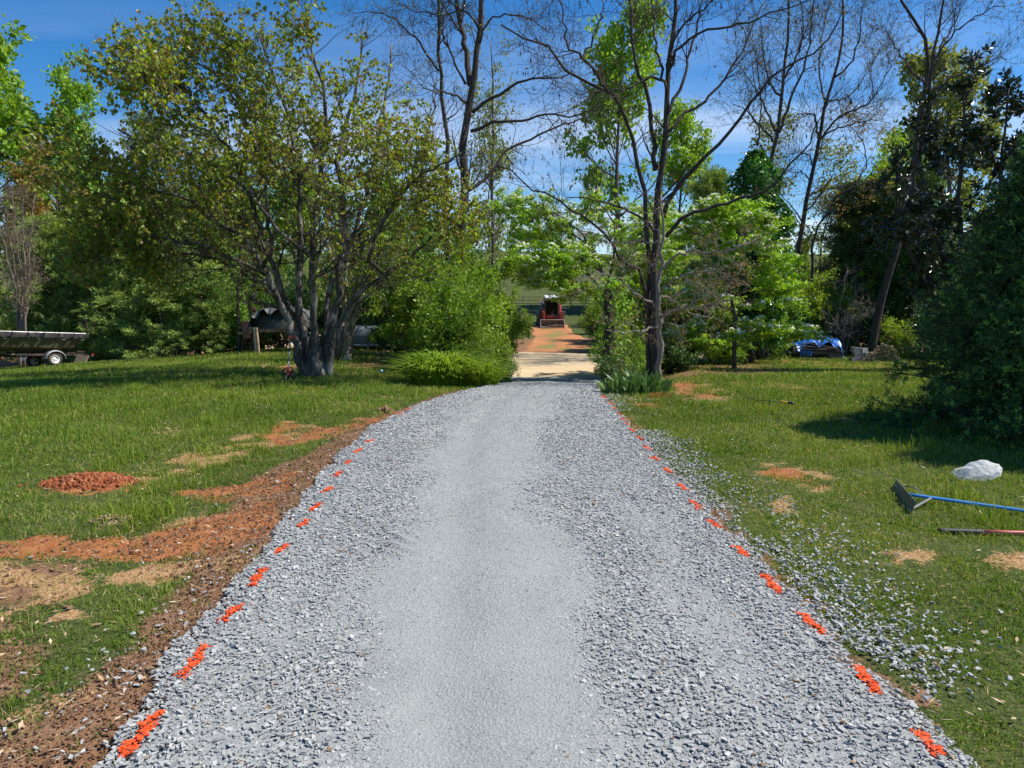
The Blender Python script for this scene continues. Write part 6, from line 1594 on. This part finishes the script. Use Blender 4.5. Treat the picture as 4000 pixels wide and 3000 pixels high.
# ---- small blue can
q = G(1488, 1458); bc = empty('drink_can', q + np.array([0, 0, .045]), (R(75), R(10), R(35)), 'small blue can lying in the left lawn', 'can')
part('can_body', lambda g: lathe(g, [(-.055, .001), (-.055, .028), (-.048, .034), (.048, .034), (.055, .029), (.055, .001)], (0, 0, 0), 'z', 18), pbr('blue can print', (.03, .22, .55), .3, .4, dirt=(.55, .6, .65), dirtamt=.3), bc, True)

# ---- blue tarp over lumber
td = 30.6; tx = ray(3195, 1390)[0] * td / ray(3195, 1390)[1]; tb = onground(tx, td)
ta = empty('tarp', tb, (0, 0, R(-6)), 'crumpled bright blue tarpaulin draped over a lumber pile at the right tree line', 'tarpaulin')
def f_ta(g):
    nx, ny = 46, 22; V = []
    for j in range(ny):
        for i in range(nx):
            u = i / (nx - 1); v = j / (ny - 1)
            x = -1.0 + 2.05 * u; y = -.55 + 1.3 * v
            top = .62 + .22 * min(1, u * 3) - .02 * (u - .3); z = top
            if u > .86: q_ = (u - .86) / .14; z = top * (1 - q_ ** 1.1) + .03; x = -1.0 + 2.05 * .86 + .22 * q_ + .04 * math.sin(v * 14)
            fr = max(0, (.30 - v) / .30); z -= fr * (.18 + .5 * max(0, u - .80) / .2 + .10 * math.sin(u * 19) + .13 * max(0, .2 - u) * 5) * (z > .12)
            bk = max(0, (v - .75) / .25); z -= bk * .5
            z += float(fbm(np.array([x * 3.5]), np.array([y * 3.5 + 5]), 2, 3)[0] - .5) * .20 + .018 * math.sin(x * 21 + y * 9)
            y += .05 * math.sin(u * 23) * fr
            V.append((x, y, max(.015, z)))
    q = [(j * nx + i, j * nx + i + 1, (j + 1) * nx + i + 1, (j + 1) * nx + i) for j in range(ny - 1) for i in range(nx - 1)]
    g.add(np.array(V), q=q)
part('sheet', f_ta, M_BLUE, ta)
part('hanging_corner', lambda g: loft(g, [[(-.92 + .5 * u, -.60 + .03 * math.sin(u * 20), .40 - v * (.22 + .08 * math.sin(u * 9))) for u in np.linspace(0, 1, 10)] for v in np.linspace(0, 1, 5)], cap=False), M_BLUE, ta)
bl = [((-.35, -.62, .52), (1.9, .12, .035), -6, 4, 'top grey board lying across the front of the blue tarp'), ((-.15, -.68, .60), (1.5, .09, .04), 4, 9, 'narrow stick slanting over the blue tarp'), ((-.55, -.66, .44), (1.3, .15, .04), -3, 2, 'grey board jutting left from under the tarp'), ((.35, -.60, .40), (1.1, .12, .04), 3, 7, 'grey board beneath the tarp fold on the right'), ((-.2, -.3, .28), (1.9, .35, .14), 0, 1, 'stack of boards in the dark under the tarp'), ((.55, -.35, .14), (.6, .4, .26), 0, 0, 'brown block of timber under the right of the tarp'), ((-.6, -.95, .03), (1.2, .10, .04), -14, 0, 'pale board lying on the grass before the tarp'), ((-.6, -.3, .12), (.25, .5, .22), 0, 0, 'timber bearer under the left of the tarp')]
for (c_, s_, yaw, tlt, lab) in bl:
    w_ = tb + rotz(R(-6)) @ np.array(c_); o = empty('board', w_, (0, R(tlt), R(yaw - 6)), lab, 'board')
    part('plank', lambda g: box(g, (0, 0, 0), s_, bev=.005), M_WOODG if 'pale' not in lab else M_WOODP, o)
# ---- cinder blocks
def cblock(g):
    L, Wd, Hh = .39, .19, .19
    for y in (-1, 1): box(g, (0, y * (Wd / 2 - .015), 0), (L, .03, Hh))
    for x in (-L / 2 + .016, 0, L / 2 - .016): box(g, (x, 0, 0), (.032, Wd - .064, Hh - .004))
blocks = [((1152, 530), 28.0, 12, 'bottom block at the left end of the cinder block stack'), ((1262, 532), 28.15, 16, 'bottom block between the stack and the front logs'),
          ((1196, 465), 28.05, 8, 'middle block of the cinder block stack'), ((1308, 458), 28.35, 30, 'block tipped beside the front logs'),
          ((1168, 396), 28.05, 20, 'top left block with its chipped edge up'), ((1262, 402), 28.2, 35, 'top right block turned on the cinder block stack'),
          ((1795, 592), 26.6, 8, 'block wedged under the right end of the log pile'), ((1868, 603), 26.35, 28, 'outermost block at the right end of the log pile')]
cb0 = None
for (cx, cy), dd, yaw, lab in blocks:
    p = P(3000 + cx / 3.4, 1250 + cy / 3.4, dd)
    if cb0 is None:
        o = empty('cinder_block', p, (0, 0, R(yaw)), lab, 'cinder block', 'cinder blocks by the log pile'); part('block', cblock, M_CONC, o); cb0 = o
    else:
        o = copy_tree(cb0); o.location = p; o.rotation_euler = (R(8) if 'tipped' in lab or 'top left' in lab else 0, R(6) if 'top left' in lab else 0, R(yaw)); o['label'] = lab
# ---- log pile
main = [(1728, 583, 26), (1688, 570, 22), (1635, 555, 24), (1578, 558, 25), (1528, 552, 21), (1480, 555, 22), (1610, 596, 20), (1560, 600, 20), (1660, 600, 20), (1510, 597, 19), (1725, 522, 25), (1670, 528, 19), (1643, 503, 22), (1598, 512, 23), (1555, 508, 20), (1500, 525, 22), (1685, 475, 25), (1622, 457, 18), (1580, 467, 24), (1530, 465, 24), (1485, 478, 21), (1680, 422, 29), (1608, 412, 26), (1555, 415, 25), (1500, 427, 22), (1460, 437, 20), (1640, 371, 27), (1580, 362, 29), (1520, 385, 22), (1465, 371, 25), (1520, 338, 29), (1425, 408, 25), (1455, 495, 20)]
front = [(1270, 545, 29), (1338, 553, 24), (1405, 566, 24), (1440, 567, 24), (1335, 502, 29), (1400, 508, 28), (1358, 458, 29), (1410, 452, 27)]
def logob(cx, cy, r, dd, lab, grp, L=.5, yaw=0):
    p = P(3000 + cx / 3.4, 1250 + cy / 3.4, dd); r = r * .295 / 100 * dd / 28
    o = empty('firewood_log', p, (0, 0, R(yaw)), lab, 'log', grp)
    rg = np.random.default_rng(int(cx * 7 + cy)); th = np.linspace(0, 6.2832, 15)[:-1]; rr = r * (1 + rg.normal(0, .04, 14))
    ring = lambda y, s: [(math.cos(a) * q * s, y, math.sin(a) * q * s) for a, q in zip(th, rr)]
    part('bark', lambda g: loft(g, [ring(0, .96), ring(.012, 1), ring(L * .5, 1.02), ring(L, .98)], close=True, cap=False), M_LOGB, o, True)
    part('cut_end', lambda g: loft(g, [ring(-.002, .93), ring(0.004, .97)], close=True, cap=True), M_END, o)
rows = lambda cy: int(round((600 - cy) / 48))
RN = ['ground', 'second', 'third', 'fourth', 'fifth', 'sixth', 'top']
byrow = {}
for (cx, cy, r) in main: byrow.setdefault(rows(cy), []).append((cx, cy, r))
for k, L_ in byrow.items():
    L_.sort()
    for i, (cx, cy, r) in enumerate(L_):
        pos = ['leftmost', 'second from left', 'third from left', 'fourth from left', 'fifth from left', 'sixth from left', 'seventh from left', 'eighth from left', 'ninth from left', 'tenth from left'][i]
        logob(cx, cy, r, 27.9 - max(0, (cx - 1500) / 400) * 1.0 + .02 * (i % 3), f'cut log in the {RN[min(k, 6)]} row of the main log pile, {pos}', 'logs in the main pile', .5, -28 + (i % 3) * 3)
for i, (cx, cy, r) in enumerate(front):
    logob(cx, cy, r, 27.6, ['split log at the far left foot of the small front heap', 'second log along the foot of the small front heap', 'third log along the foot of the small front heap', 'rightmost log at the foot of the small front heap', 'left log in the middle of the small front heap', 'right log in the middle of the small front heap', 'left log on top of the small front heap', 'right log on top of the small front heap'][i], 'logs in the small heap beside the cinder blocks', .42, -35 + 9 * (i % 3))

# ---- white carrier bag
q = G(3850, 1890)
bag = empty('plastic_bag', q + np.array([0, .12, 0]), (0, 0, R(4)), 'crumpled white plastic carrier bag lying on the right lawn by the spruce shadow', 'bag')
def m_bag():
    m, t = newmat('thin white polythene'); b = N(t, 'ShaderNodeBsdfPrincipled', Roughness=.35)
    n = noise(t, 9, 4, .6, objco(t)); t.links.new(ramp(t, n, [(.3, (.84, .85, .86)), (.7, (.93, .93, .93))]), b.inputs[0])
    tr_ = t.nodes.new('ShaderNodeBsdfTranslucent'); tr_.inputs[0].default_value = (.95, .95, .95, 1); tp_ = t.nodes.new('ShaderNodeBsdfTransparent')
    m1 = N(t, 'ShaderNodeMixShader'); m1.inputs[0].default_value = .55; t.links.new(b.outputs[0], m1.inputs[1]); t.links.new(tr_.outputs[0], m1.inputs[2])
    m2 = N(t, 'ShaderNodeMixShader'); m2.inputs[0].default_value = .22; t.links.new(m1.outputs[0], m2.inputs[1]); t.links.new(tp_.outputs[0], m2.inputs[2])
    bm_ = N(t, 'ShaderNodeBump', Strength=.9, Distance=.02); t.links.new(noise(t, 14, 5, .7, objco(t), 1.5), bm_.inputs['Height']); t.links.new(bm_.outputs[0], b.inputs['Normal'])
    o = t.nodes.new('ShaderNodeOutputMaterial'); t.links.new(m2.outputs[0], o.inputs[0]); return m
M_BAG = m_bag()
def f_bag(g):
    nu, nv = 96, 44; V = []
    for j in range(nv):
        v = j / (nv - 1); ph = v * math.pi
        for i in range(nu):
            u = i / nu * 2 * math.pi
            x = .19 * math.sin(ph) * math.cos(u); y = .13 * math.sin(ph) * math.sin(u); z = .080 - .085 * math.cos(ph)
            # pulled out corner on the right, pinched waist towards the handles
            cr_ = abs(math.sin(u * 4 + 3 * math.sin(ph * 3))) ** .6 * .018 + abs(math.sin(u * 7 - ph * 5)) * .010
            k = 1 - cr_ * 5 * math.sin(ph)
            x *= k; y *= k
            cre = abs(float(fbm(np.array([x * 11 + 5]), np.array([z * 14 + y * 6]), 3, 3)[0]) - .5); sh_ = 1 + .07 * (cre * 4 - .6); x *= sh_; y *= sh_
            z = z * (1 - .35 * max(0, -y / .13) * (z > .1)) 
            if x > .08 and z < .13: x += (x - .08) * .5
            z += .03 * max(0, math.cos(u - .5)) * (z > .08) + float(fbm(np.array([x * 16 + 3]), np.array([y * 16 + z * 20]), 2, 3)[0] - .5) * .03
            if x < -.03: z -= (-.03 - x) * .45
            V.append((x, y, max(.004, z)))
    q = [(j * nu + i, j * nu + (i + 1) % nu, (j + 1) * nu + (i + 1) % nu, (j + 1) * nu + i) for j in range(nv - 1) for i in range(nu)]
    g.add(np.array(V), q=q)
part('bag_body', f_bag, M_BAG, bag)
def f_hd(g):
    # a loop handle lying out to the left
    K = 22; S = []
    c_ = np.array([-.165, -.03, .095])
    for k in range(K + 1):
        a = k / K * 2 * math.pi; wv = 1 + .12 * math.sin(3 * a)
        e = np.array([math.cos(a) * .060 * wv, 0, math.sin(a) * .030 * wv]); inn = c_ + e * .75; outp = c_ + e * (1.5 + .3 * math.sin(a * 2)) + np.array([0, .012, 0])
        S.append([tuple(inn), tuple((inn + outp) / 2 + np.array([0, -.010, 0])), tuple(outp)])
    loft(g, S, cap=False)
part('handle', f_hd, M_BAG, bag)
# ---- wide rake with blue handle
a0 = G(3480, 1912); a1 = G(3556, 2012); hdir = (a1 - a0)[:2]; Lb = np.linalg.norm(hdir); hdir = hdir / Lb
rk = empty('landscape_rake', a0, (0, 0, 0), 'wide grey landscape rake with a long blue handle lying on the right lawn', 'rake')
hx3 = np.array([hdir[0], hdir[1], 0]); nrm = np.array([hdir[1], -hdir[0], 0])
if nrm[0] < 0: nrm = -nrm
def f_blade(g):
    z1 = .095; lean = nrm * .03
    for o in (0,):
        A_ = np.array([0, 0, .012]); Bv = hx3 * Lb + np.array([0, 0, .012]); th = nrm * .006
        V = [A_, Bv, Bv + lean + [0, 0, z1], A_ + lean * 1.0 + [0, 0, z1 * .86] + hx3 * .03, A_ + th, Bv + th, Bv + lean + th + [0, 0, z1], A_ + lean + th + [0, 0, z1 * .86] + hx3 * .03]
        g.add(np.array(V), q=[(0, 3, 2, 1), (4, 5, 6, 7), (0, 1, 5, 4), (1, 2, 6, 5), (2, 3, 7, 6), (3, 0, 4, 7)])
    tubes(g, np.array([A_ + lean * 1.02 + [0, 0, z1 * .87] + hx3 * .02, Bv + lean * 1.02 + [0, 0, z1 * 1.01]]), .006, 6)
part('blade', f_blade, M_LUTE, rk)
part('teeth', lambda g: [box(g, hx3 * (Lb * (k + .5) / 22) + nrm * .02 + np.array([0, 0, .012]), (.012, .05, .012), rot=rotz(math.atan2(nrm[1], nrm[0]) - math.pi / 2)) for k in range(22)], M_ALU, rk)
hs0 = (G(3530, 1962) - a0) + np.array([0, 0, .07]); hs1 = (G(4000, 2018) - a0) + np.array([0, 0, .045]); far = hs0 + (hs1 - hs0) * 1.55; far[2] = .03
part('shaft', lambda g: tubes(g, resample([hs0, hs1, far], 12), .0135, 10), M_BLUEH, rk, True)
j1 = hs0 + (hs1 - hs0) * .24
part('brace', lambda g: tubes(g, np.array([hx3 * Lb * .97 + [0, 0, .035], j1]), .0085, 6), M_ALU, rk)
part('brace', lambda g: tubes(g, resample([hx3 * Lb * .2 + [0, 0, .07], hx3 * Lb * .3 + nrm * .12 + [0, 0, .09], hs0 + (hs1 - hs0) * .18 + [0, 0, .01]], 8), .005, 6), M_ALU, rk)
# ---- red handled tool
h0 = G(3664, 2088); h1 = G(3836, 2094); h2 = G(4000, 2098); dirn = norm(h2 - h0)
rt = empty('long_handled_tool', h0, (0, 0, 0), 'long red tool handle with a black grip lying below the rake', 'tool')
up_ = np.array([0, 0, .028])
part('grip', lambda g: tubes(g, resample([up_ + dirn * -.002, up_ + dirn * .01, up_ + (h1 - h0)], 10), np.array([[.013] + [.0195] * 9]), 14), M_GRIP, rt, True)
part('shaft', lambda g: tubes(g, resample([up_ + (h1 - h0) * .99, up_ + (h2 - h0), up_ + dirn * 1.45], 8), .0165, 14), M_REDH, rt, True)
part('ferrule', lambda g: tubes(g, np.array([up_ + (h1 - h0) * .985, up_ + (h1 - h0) * 1.01]), .0185, 14), M_ALU, rt, True)
def f_sh(g):
    c_ = dirn * 1.45 + up_; s_ = np.cross(dirn, [0, 0, 1])
    loft(g, [[c_ + dirn * t_ + s_ * w_ + np.array([0, 0, .02 * abs(w_) / .1 - .01]) for w_ in np.linspace(-wd, wd, 5)] for t_, wd in ((0, .03), (.05, .11), (.2, .115), (.28, .08), (.32, .01))], cap=False)
part('shovel_blade', f_sh, M_LUTE, rt)
# ---- yellow handled weed cutter
y0 = G(2893, 1568); y1 = G(3045, 1582); y2 = G(3083, 1586); y3 = G(3098, 1588)
yt = empty('weed_cutter', y0, (0, 0, 0), 'weed cutter with a yellow and black grip lying in the right lawn', 'tool')
u3 = np.array([0, 0, .05])
part('shaft', lambda g: tubes(g, resample([u3, u3 + (y1 - y0)], 6), .008, 8), M_DARKST, yt, True)
part('grip', lambda g: (tubes(g, resample([u3 + (y1 - y0), u3 + (y2 - y0) * .98], 4), .021, 10)), M_YELH, yt, True)
part('end_cap', lambda g: (tubes(g, resample([u3 + (y2 - y0) * .98, u3 + (y3 - y0)], 4), .023, 10)), M_GRIP, yt, True)
part('blade', lambda g: (tubes(g, resample([u3, (0.0, .02, .09), (.01, .03, .13)], 5), .007, 6), box(g, (.12, .0, .055), (.22, .04, .010), rot=rotz(R(-6))), tubes(g, np.array([[-.02, 0, .05], [.12, -.02, .07], [.3, -.02, .06]]), .006, 5)), M_RUST, yt)

# ---- compact track loader on the clay bank
LD = 51.0; lxm = ray(2153, 1280)[0] * LD / ray(2153, 1280)[1]
slope = math.atan2(float(T(lxm, 53.6) - T(lxm, 51.0)), 2.6)
ld = empty('track_loader', onground(lxm + .05, LD, .03), (slope, 0, R(2)), 'red compact track loader with a dark cab parked on the clay bank beyond the road', 'loader')
def f_body(g):
    box(g, (0, 1.35, .55), (.95, 1.9, .55), bev=.03); box(g, (0, 2.1, 1.05), (1.3, .7, .75), bev=.05)
part('body', f_body, M_DARKST, ld)
part('front_panel', lambda g: box(g, (0, .36, .62), (.80, .06, .20), bev=.01), M_RED, ld)
part('cab_frame', lambda g: ([box(g, (s * .45, .55, 1.25), (.07, .08, 1.25), rot=rotx(R(-3))) for s in (-1, 1)], [box(g, (s * .45, 1.55, 1.25), (.07, .08, 1.25)) for s in (-1, 1)], box(g, (0, .50, .72), (.92, .08, .08)), box(g, (0, .57, 1.86), (.92, .08, .10)), [box(g, (s * .455, 1.05, 1.3), (.02, 1.0, 1.1)) for s in (-1, 1)]), M_DARKST, ld)
part('windshield', lambda g: box(g, (0, .53, 1.28), (.83, .03, 1.08), rot=rotx(R(-3)), bev=.005), M_GLASS, ld)
part('wiper', lambda g: (tubes(g, np.array([[-.02, .48, .80], [.16, .49, 1.12]]), .012, 5), box(g, (0, .46, .80), (.18, .05, .07), bev=.01)), M_ALU, ld)
part('cab_roof', lambda g: box(g, (0, 1.02, 1.98), (.96, 1.16, .16), bev=.04), M_WHITE, ld)
for s in (-1, 1):
    part('headlight', lambda g: box(g, (s * .36, .50, 1.86), (.14, .06, .06), bev=.01), M_LIP, ld)
    def f_arm(g):
        box(g, (s * .60, .15, .62), (.13, .22, .75), bev=.02); box(g, (s * .60, .22, 1.04), (.20, .26, .10), bev=.02)
        tubes(g, resample([(s * .60, .25, 1.0), (s * .64, .6, 1.25), (s * .66, 1.2, 1.48), (s * .66, 2.2, 1.60)], 10), .075, 6)
        cyl(g, (s * .52, .18, .35), (s * .52, .22, .98), .035, sides=8)
    part('lift_arm', f_arm, M_RED, ld)
    part('hydraulic_cylinder', lambda g: (cyl(g, (s * .60, .02, .35), (s * .60, .12, .75), .028, sides=8), cyl(g, (s * .60, .12, .75), (s * .62, .2, 1.1), .045, sides=8)), M_GALV if s > 0 else M_RED, ld)
    def f_trk(g):
        pr = [(.30, .10), (.22, .32), (.34, .50), (.70, .62), (1.9, .62), (2.25, .40), (2.15, .12), (1.9, .02), (.55, .02)]
        L_ = resample([(s * .82, a, b) for a, b in pr] + [(s * .82, .30, .10)], 44)[:-1]
        loft(g, [[p + np.array([-.17, 0, 0]) for p in L_], [p + np.array([.17, 0, 0]) for p in L_]], close=True, cap=True)
        for k in range(0, 43, 1):
            p = L_[k]; n_ = norm(p - np.array([s * .82, 1.2, .32])); box(g, p + n_ * .01, (.33, .035, .04), rot=rotx(math.atan2(n_[2], n_[1]) - math.pi / 2))
    part('track', f_trk, M_BEIGE if s > 0 else M_RUBBER, ld)  # dust plus sunlight from the right put into the colour; left track stays dark
    def f_fen(g): box(g, (s * .80, 1.25, .75), (.36, 1.9, .05), bev=.01); box(g, (s * .80, .32, .80), (.34, .05, .55) , bev=.01, rot=rotx(R(-6)))
    part('fender', f_fen, M_BEIGE if s > 0 else M_DARKST, ld)  # same dusty, sunlit tone painted on the right fender only
def f_bkt(g):
    # open box: back, floor, two sides
    w = .84
    box(g, (0, -.10, .30), (w * 2, .03, .44)); box(g, (0, -.38, .085), (w * 2, .58, .025), rot=rotx(R(2)))
    for s in (-1, 1):
        V = np.array([(s * w, -.09, .52), (s * w, -.09, .07), (s * w, -.66, .07), (s * w, -.60, .16), (s * w, -.22, .52)]); V2 = V - np.array([s * .025, 0, 0])
        g.add(np.concatenate([V, V2]), q=[(0, 1, 6, 5), (1, 2, 7, 6), (2, 3, 8, 7), (3, 4, 9, 8), (4, 0, 5, 9)], t=[(0, 1, 2), (0, 2, 3), (0, 3, 4), (5, 7, 6), (5, 8, 7), (5, 9, 8)])
part('bucket', f_bkt, M_BUCKET, ld)
part('bucket_edge', lambda g: (box(g, (0, -.68, .085), (1.72, .06, .05)), box(g, (0, -.14, .535), (1.72, .12, .045)), [box(g, (s * .85, -.42, .30), (.035, .035, .62), rot=rotx(R(-48))) for s in (-1, 1)]), M_LIP, ld)
g = Geo(); rg = np.random.default_rng(9); n = 260
lp = np.stack([rg.uniform(-.35, .78, n), rg.uniform(-.55, -.15, n), 0 * np.zeros(n)], 1); lp[:, 2] = .12 + .10 * np.sin((lp[:, 0] + .5) * 1.6) * rg.uniform(.3, 1, n)
mt = ld.matrix_basis
Mr = np.array((Matrix.Translation(ld.location) @ ld.rotation_euler.to_matrix().to_4x4()))
wpz = lp @ Mr[:3, :3].T + Mr[:3, 3]
rocks(g, wpz, rg.uniform(.04, .10, n), rg, .7, .6)
c = wpz.mean(0); o = link('rubble', g.mesh('rubble', origin=c), M_CLOD, None, c); tag(o, 'brown broken soil and rubble heaped in the loader bucket', 'rubble', kind='stuff')

# ---- pipe gates in the pasture fence
def gate(x0, x1, yd, label, leaf=True):
    b = onground((x0 + x1) / 2, yd); o = empty('pipe_gate', b, (0, 0, 0), label, 'gate', None); W_ = (x1 - x0) / 2
    part('rail', lambda g: [cyl(g, (-W_, 0, z), (W_, 0, z), .022, sides=6) for z in (.22, .42, .62, .84, 1.08, 1.34)], M_PIPE, o)
    for x in (-W_, -.1 * W_, W_): part('upright', lambda g: cyl(g, (x, 0, .20), (x, 0, 1.36), .03, sides=6), M_PIPE, o)
    part('diagonal_brace', lambda g: cyl(g, (.1 * W_, -.03, .22), (W_ * .9, -.03, 1.3), .015, sides=5), M_PIPE, o)
    return o
def post(x, yd, label):
    o = empty('gate_post', onground(x, yd), (0, 0, 0), label, 'post'); part('post', lambda g: cyl(g, (0, 0, -.2), (0, 0, 1.6), .07, .065, 10), M_RUST, o)
gate(-.7, 2.75, 56.2, 'rusty pipe gate behind and left of the track loader')
gate(3.0, 6.6, 56.0, 'rusty pipe gate behind and right of the track loader')
post(2.88, 56.1, 'iron post between the two pipe gates'); post(-.85, 56.3, 'iron post at the left end of the pipe gates'); post(6.75, 56.0, 'iron post at the right end of the pipe gates')

# ---- small dirt things in the lawn
def mound(px, py, rx, ry, h, mat, label, n=500, sz=.035, seed=1):
    rg = np.random.default_rng(seed); b = G(px, py); g = Geo()
    K = 30; us = np.linspace(-1, 1, K); U, V = np.meshgrid(us, us); rr = np.sqrt(U ** 2 + V ** 2)
    xs = b[0] + U * rx; ys = b[1] + V * ry
    z = T(xs, ys) + h * np.clip(1 - rr, 0, 1) ** .7 * (.5 + fbm(xs * 9, ys * 9, 2, 3)) * (1 - .5 * np.exp(-((U + .1) ** 2 + (V + .3) ** 2) / .08)) - .02 * (rr > .9)
    i, j = np.meshgrid(np.arange(K - 1), np.arange(K - 1)); b0 = (j * K + i).ravel()
    g.add(np.stack([xs.ravel(), ys.ravel(), z.ravel()], 1), q=np.stack([b0, b0 + 1, b0 + K + 1, b0 + K], 1), a=.45)
    a = rg.normal(0, .42, (n, 2)); xs = b[0] + a[:, 0] * rx; ys = b[1] + a[:, 1] * ry; r_2 = np.hypot(a[:, 0], a[:, 1])
    rocks(g, np.stack([xs, ys, T(xs, ys) + h * np.clip(1 - r_2, 0, 1) ** .7 * .85 + .005], 1), sz * rg.uniform(.4, 1.4, n), rg, .8, .8)
    o = link('dirt_mound', g.mesh('dirt_mound', True, origin=b), mat, None, b); tag(o, label, 'dirt mound')
M_CLAYC = stonemat('red clay clods', [(0, (.15, .04, .015)), (.5, (.28, .08, .028)), (.85, (.38, .13, .05)), (1, (.42, .20, .09))], .95)
M_TANC = stonemat('tan dirt crumbs', [(0, (.20, .13, .08)), (.6, (.33, .22, .14)), (1, (.42, .30, .2))], .95)
mound(350, 1895, .42, .30, .10, M_CLAYC, 'mound of freshly dug red clay in the left lawn', 900, .035, 2)
mound(437, 2042, .15, .12, .05, M_TANC, 'small tan heap of crumbly dirt above the orange clay strip', 200, .02, 3)
mound(1505, 1608, .10, .08, .07, M_CLOD, 'dark clod of soil at the grass edge left of the upper drive', 80, .05, 4)
mound(1760, 1512, .25, .12, .05, M_CLAYC, 'low red clay hump between the lily clump and the gravel', 120, .05, 5)
print('script done, objects', len(bpy.data.objects))
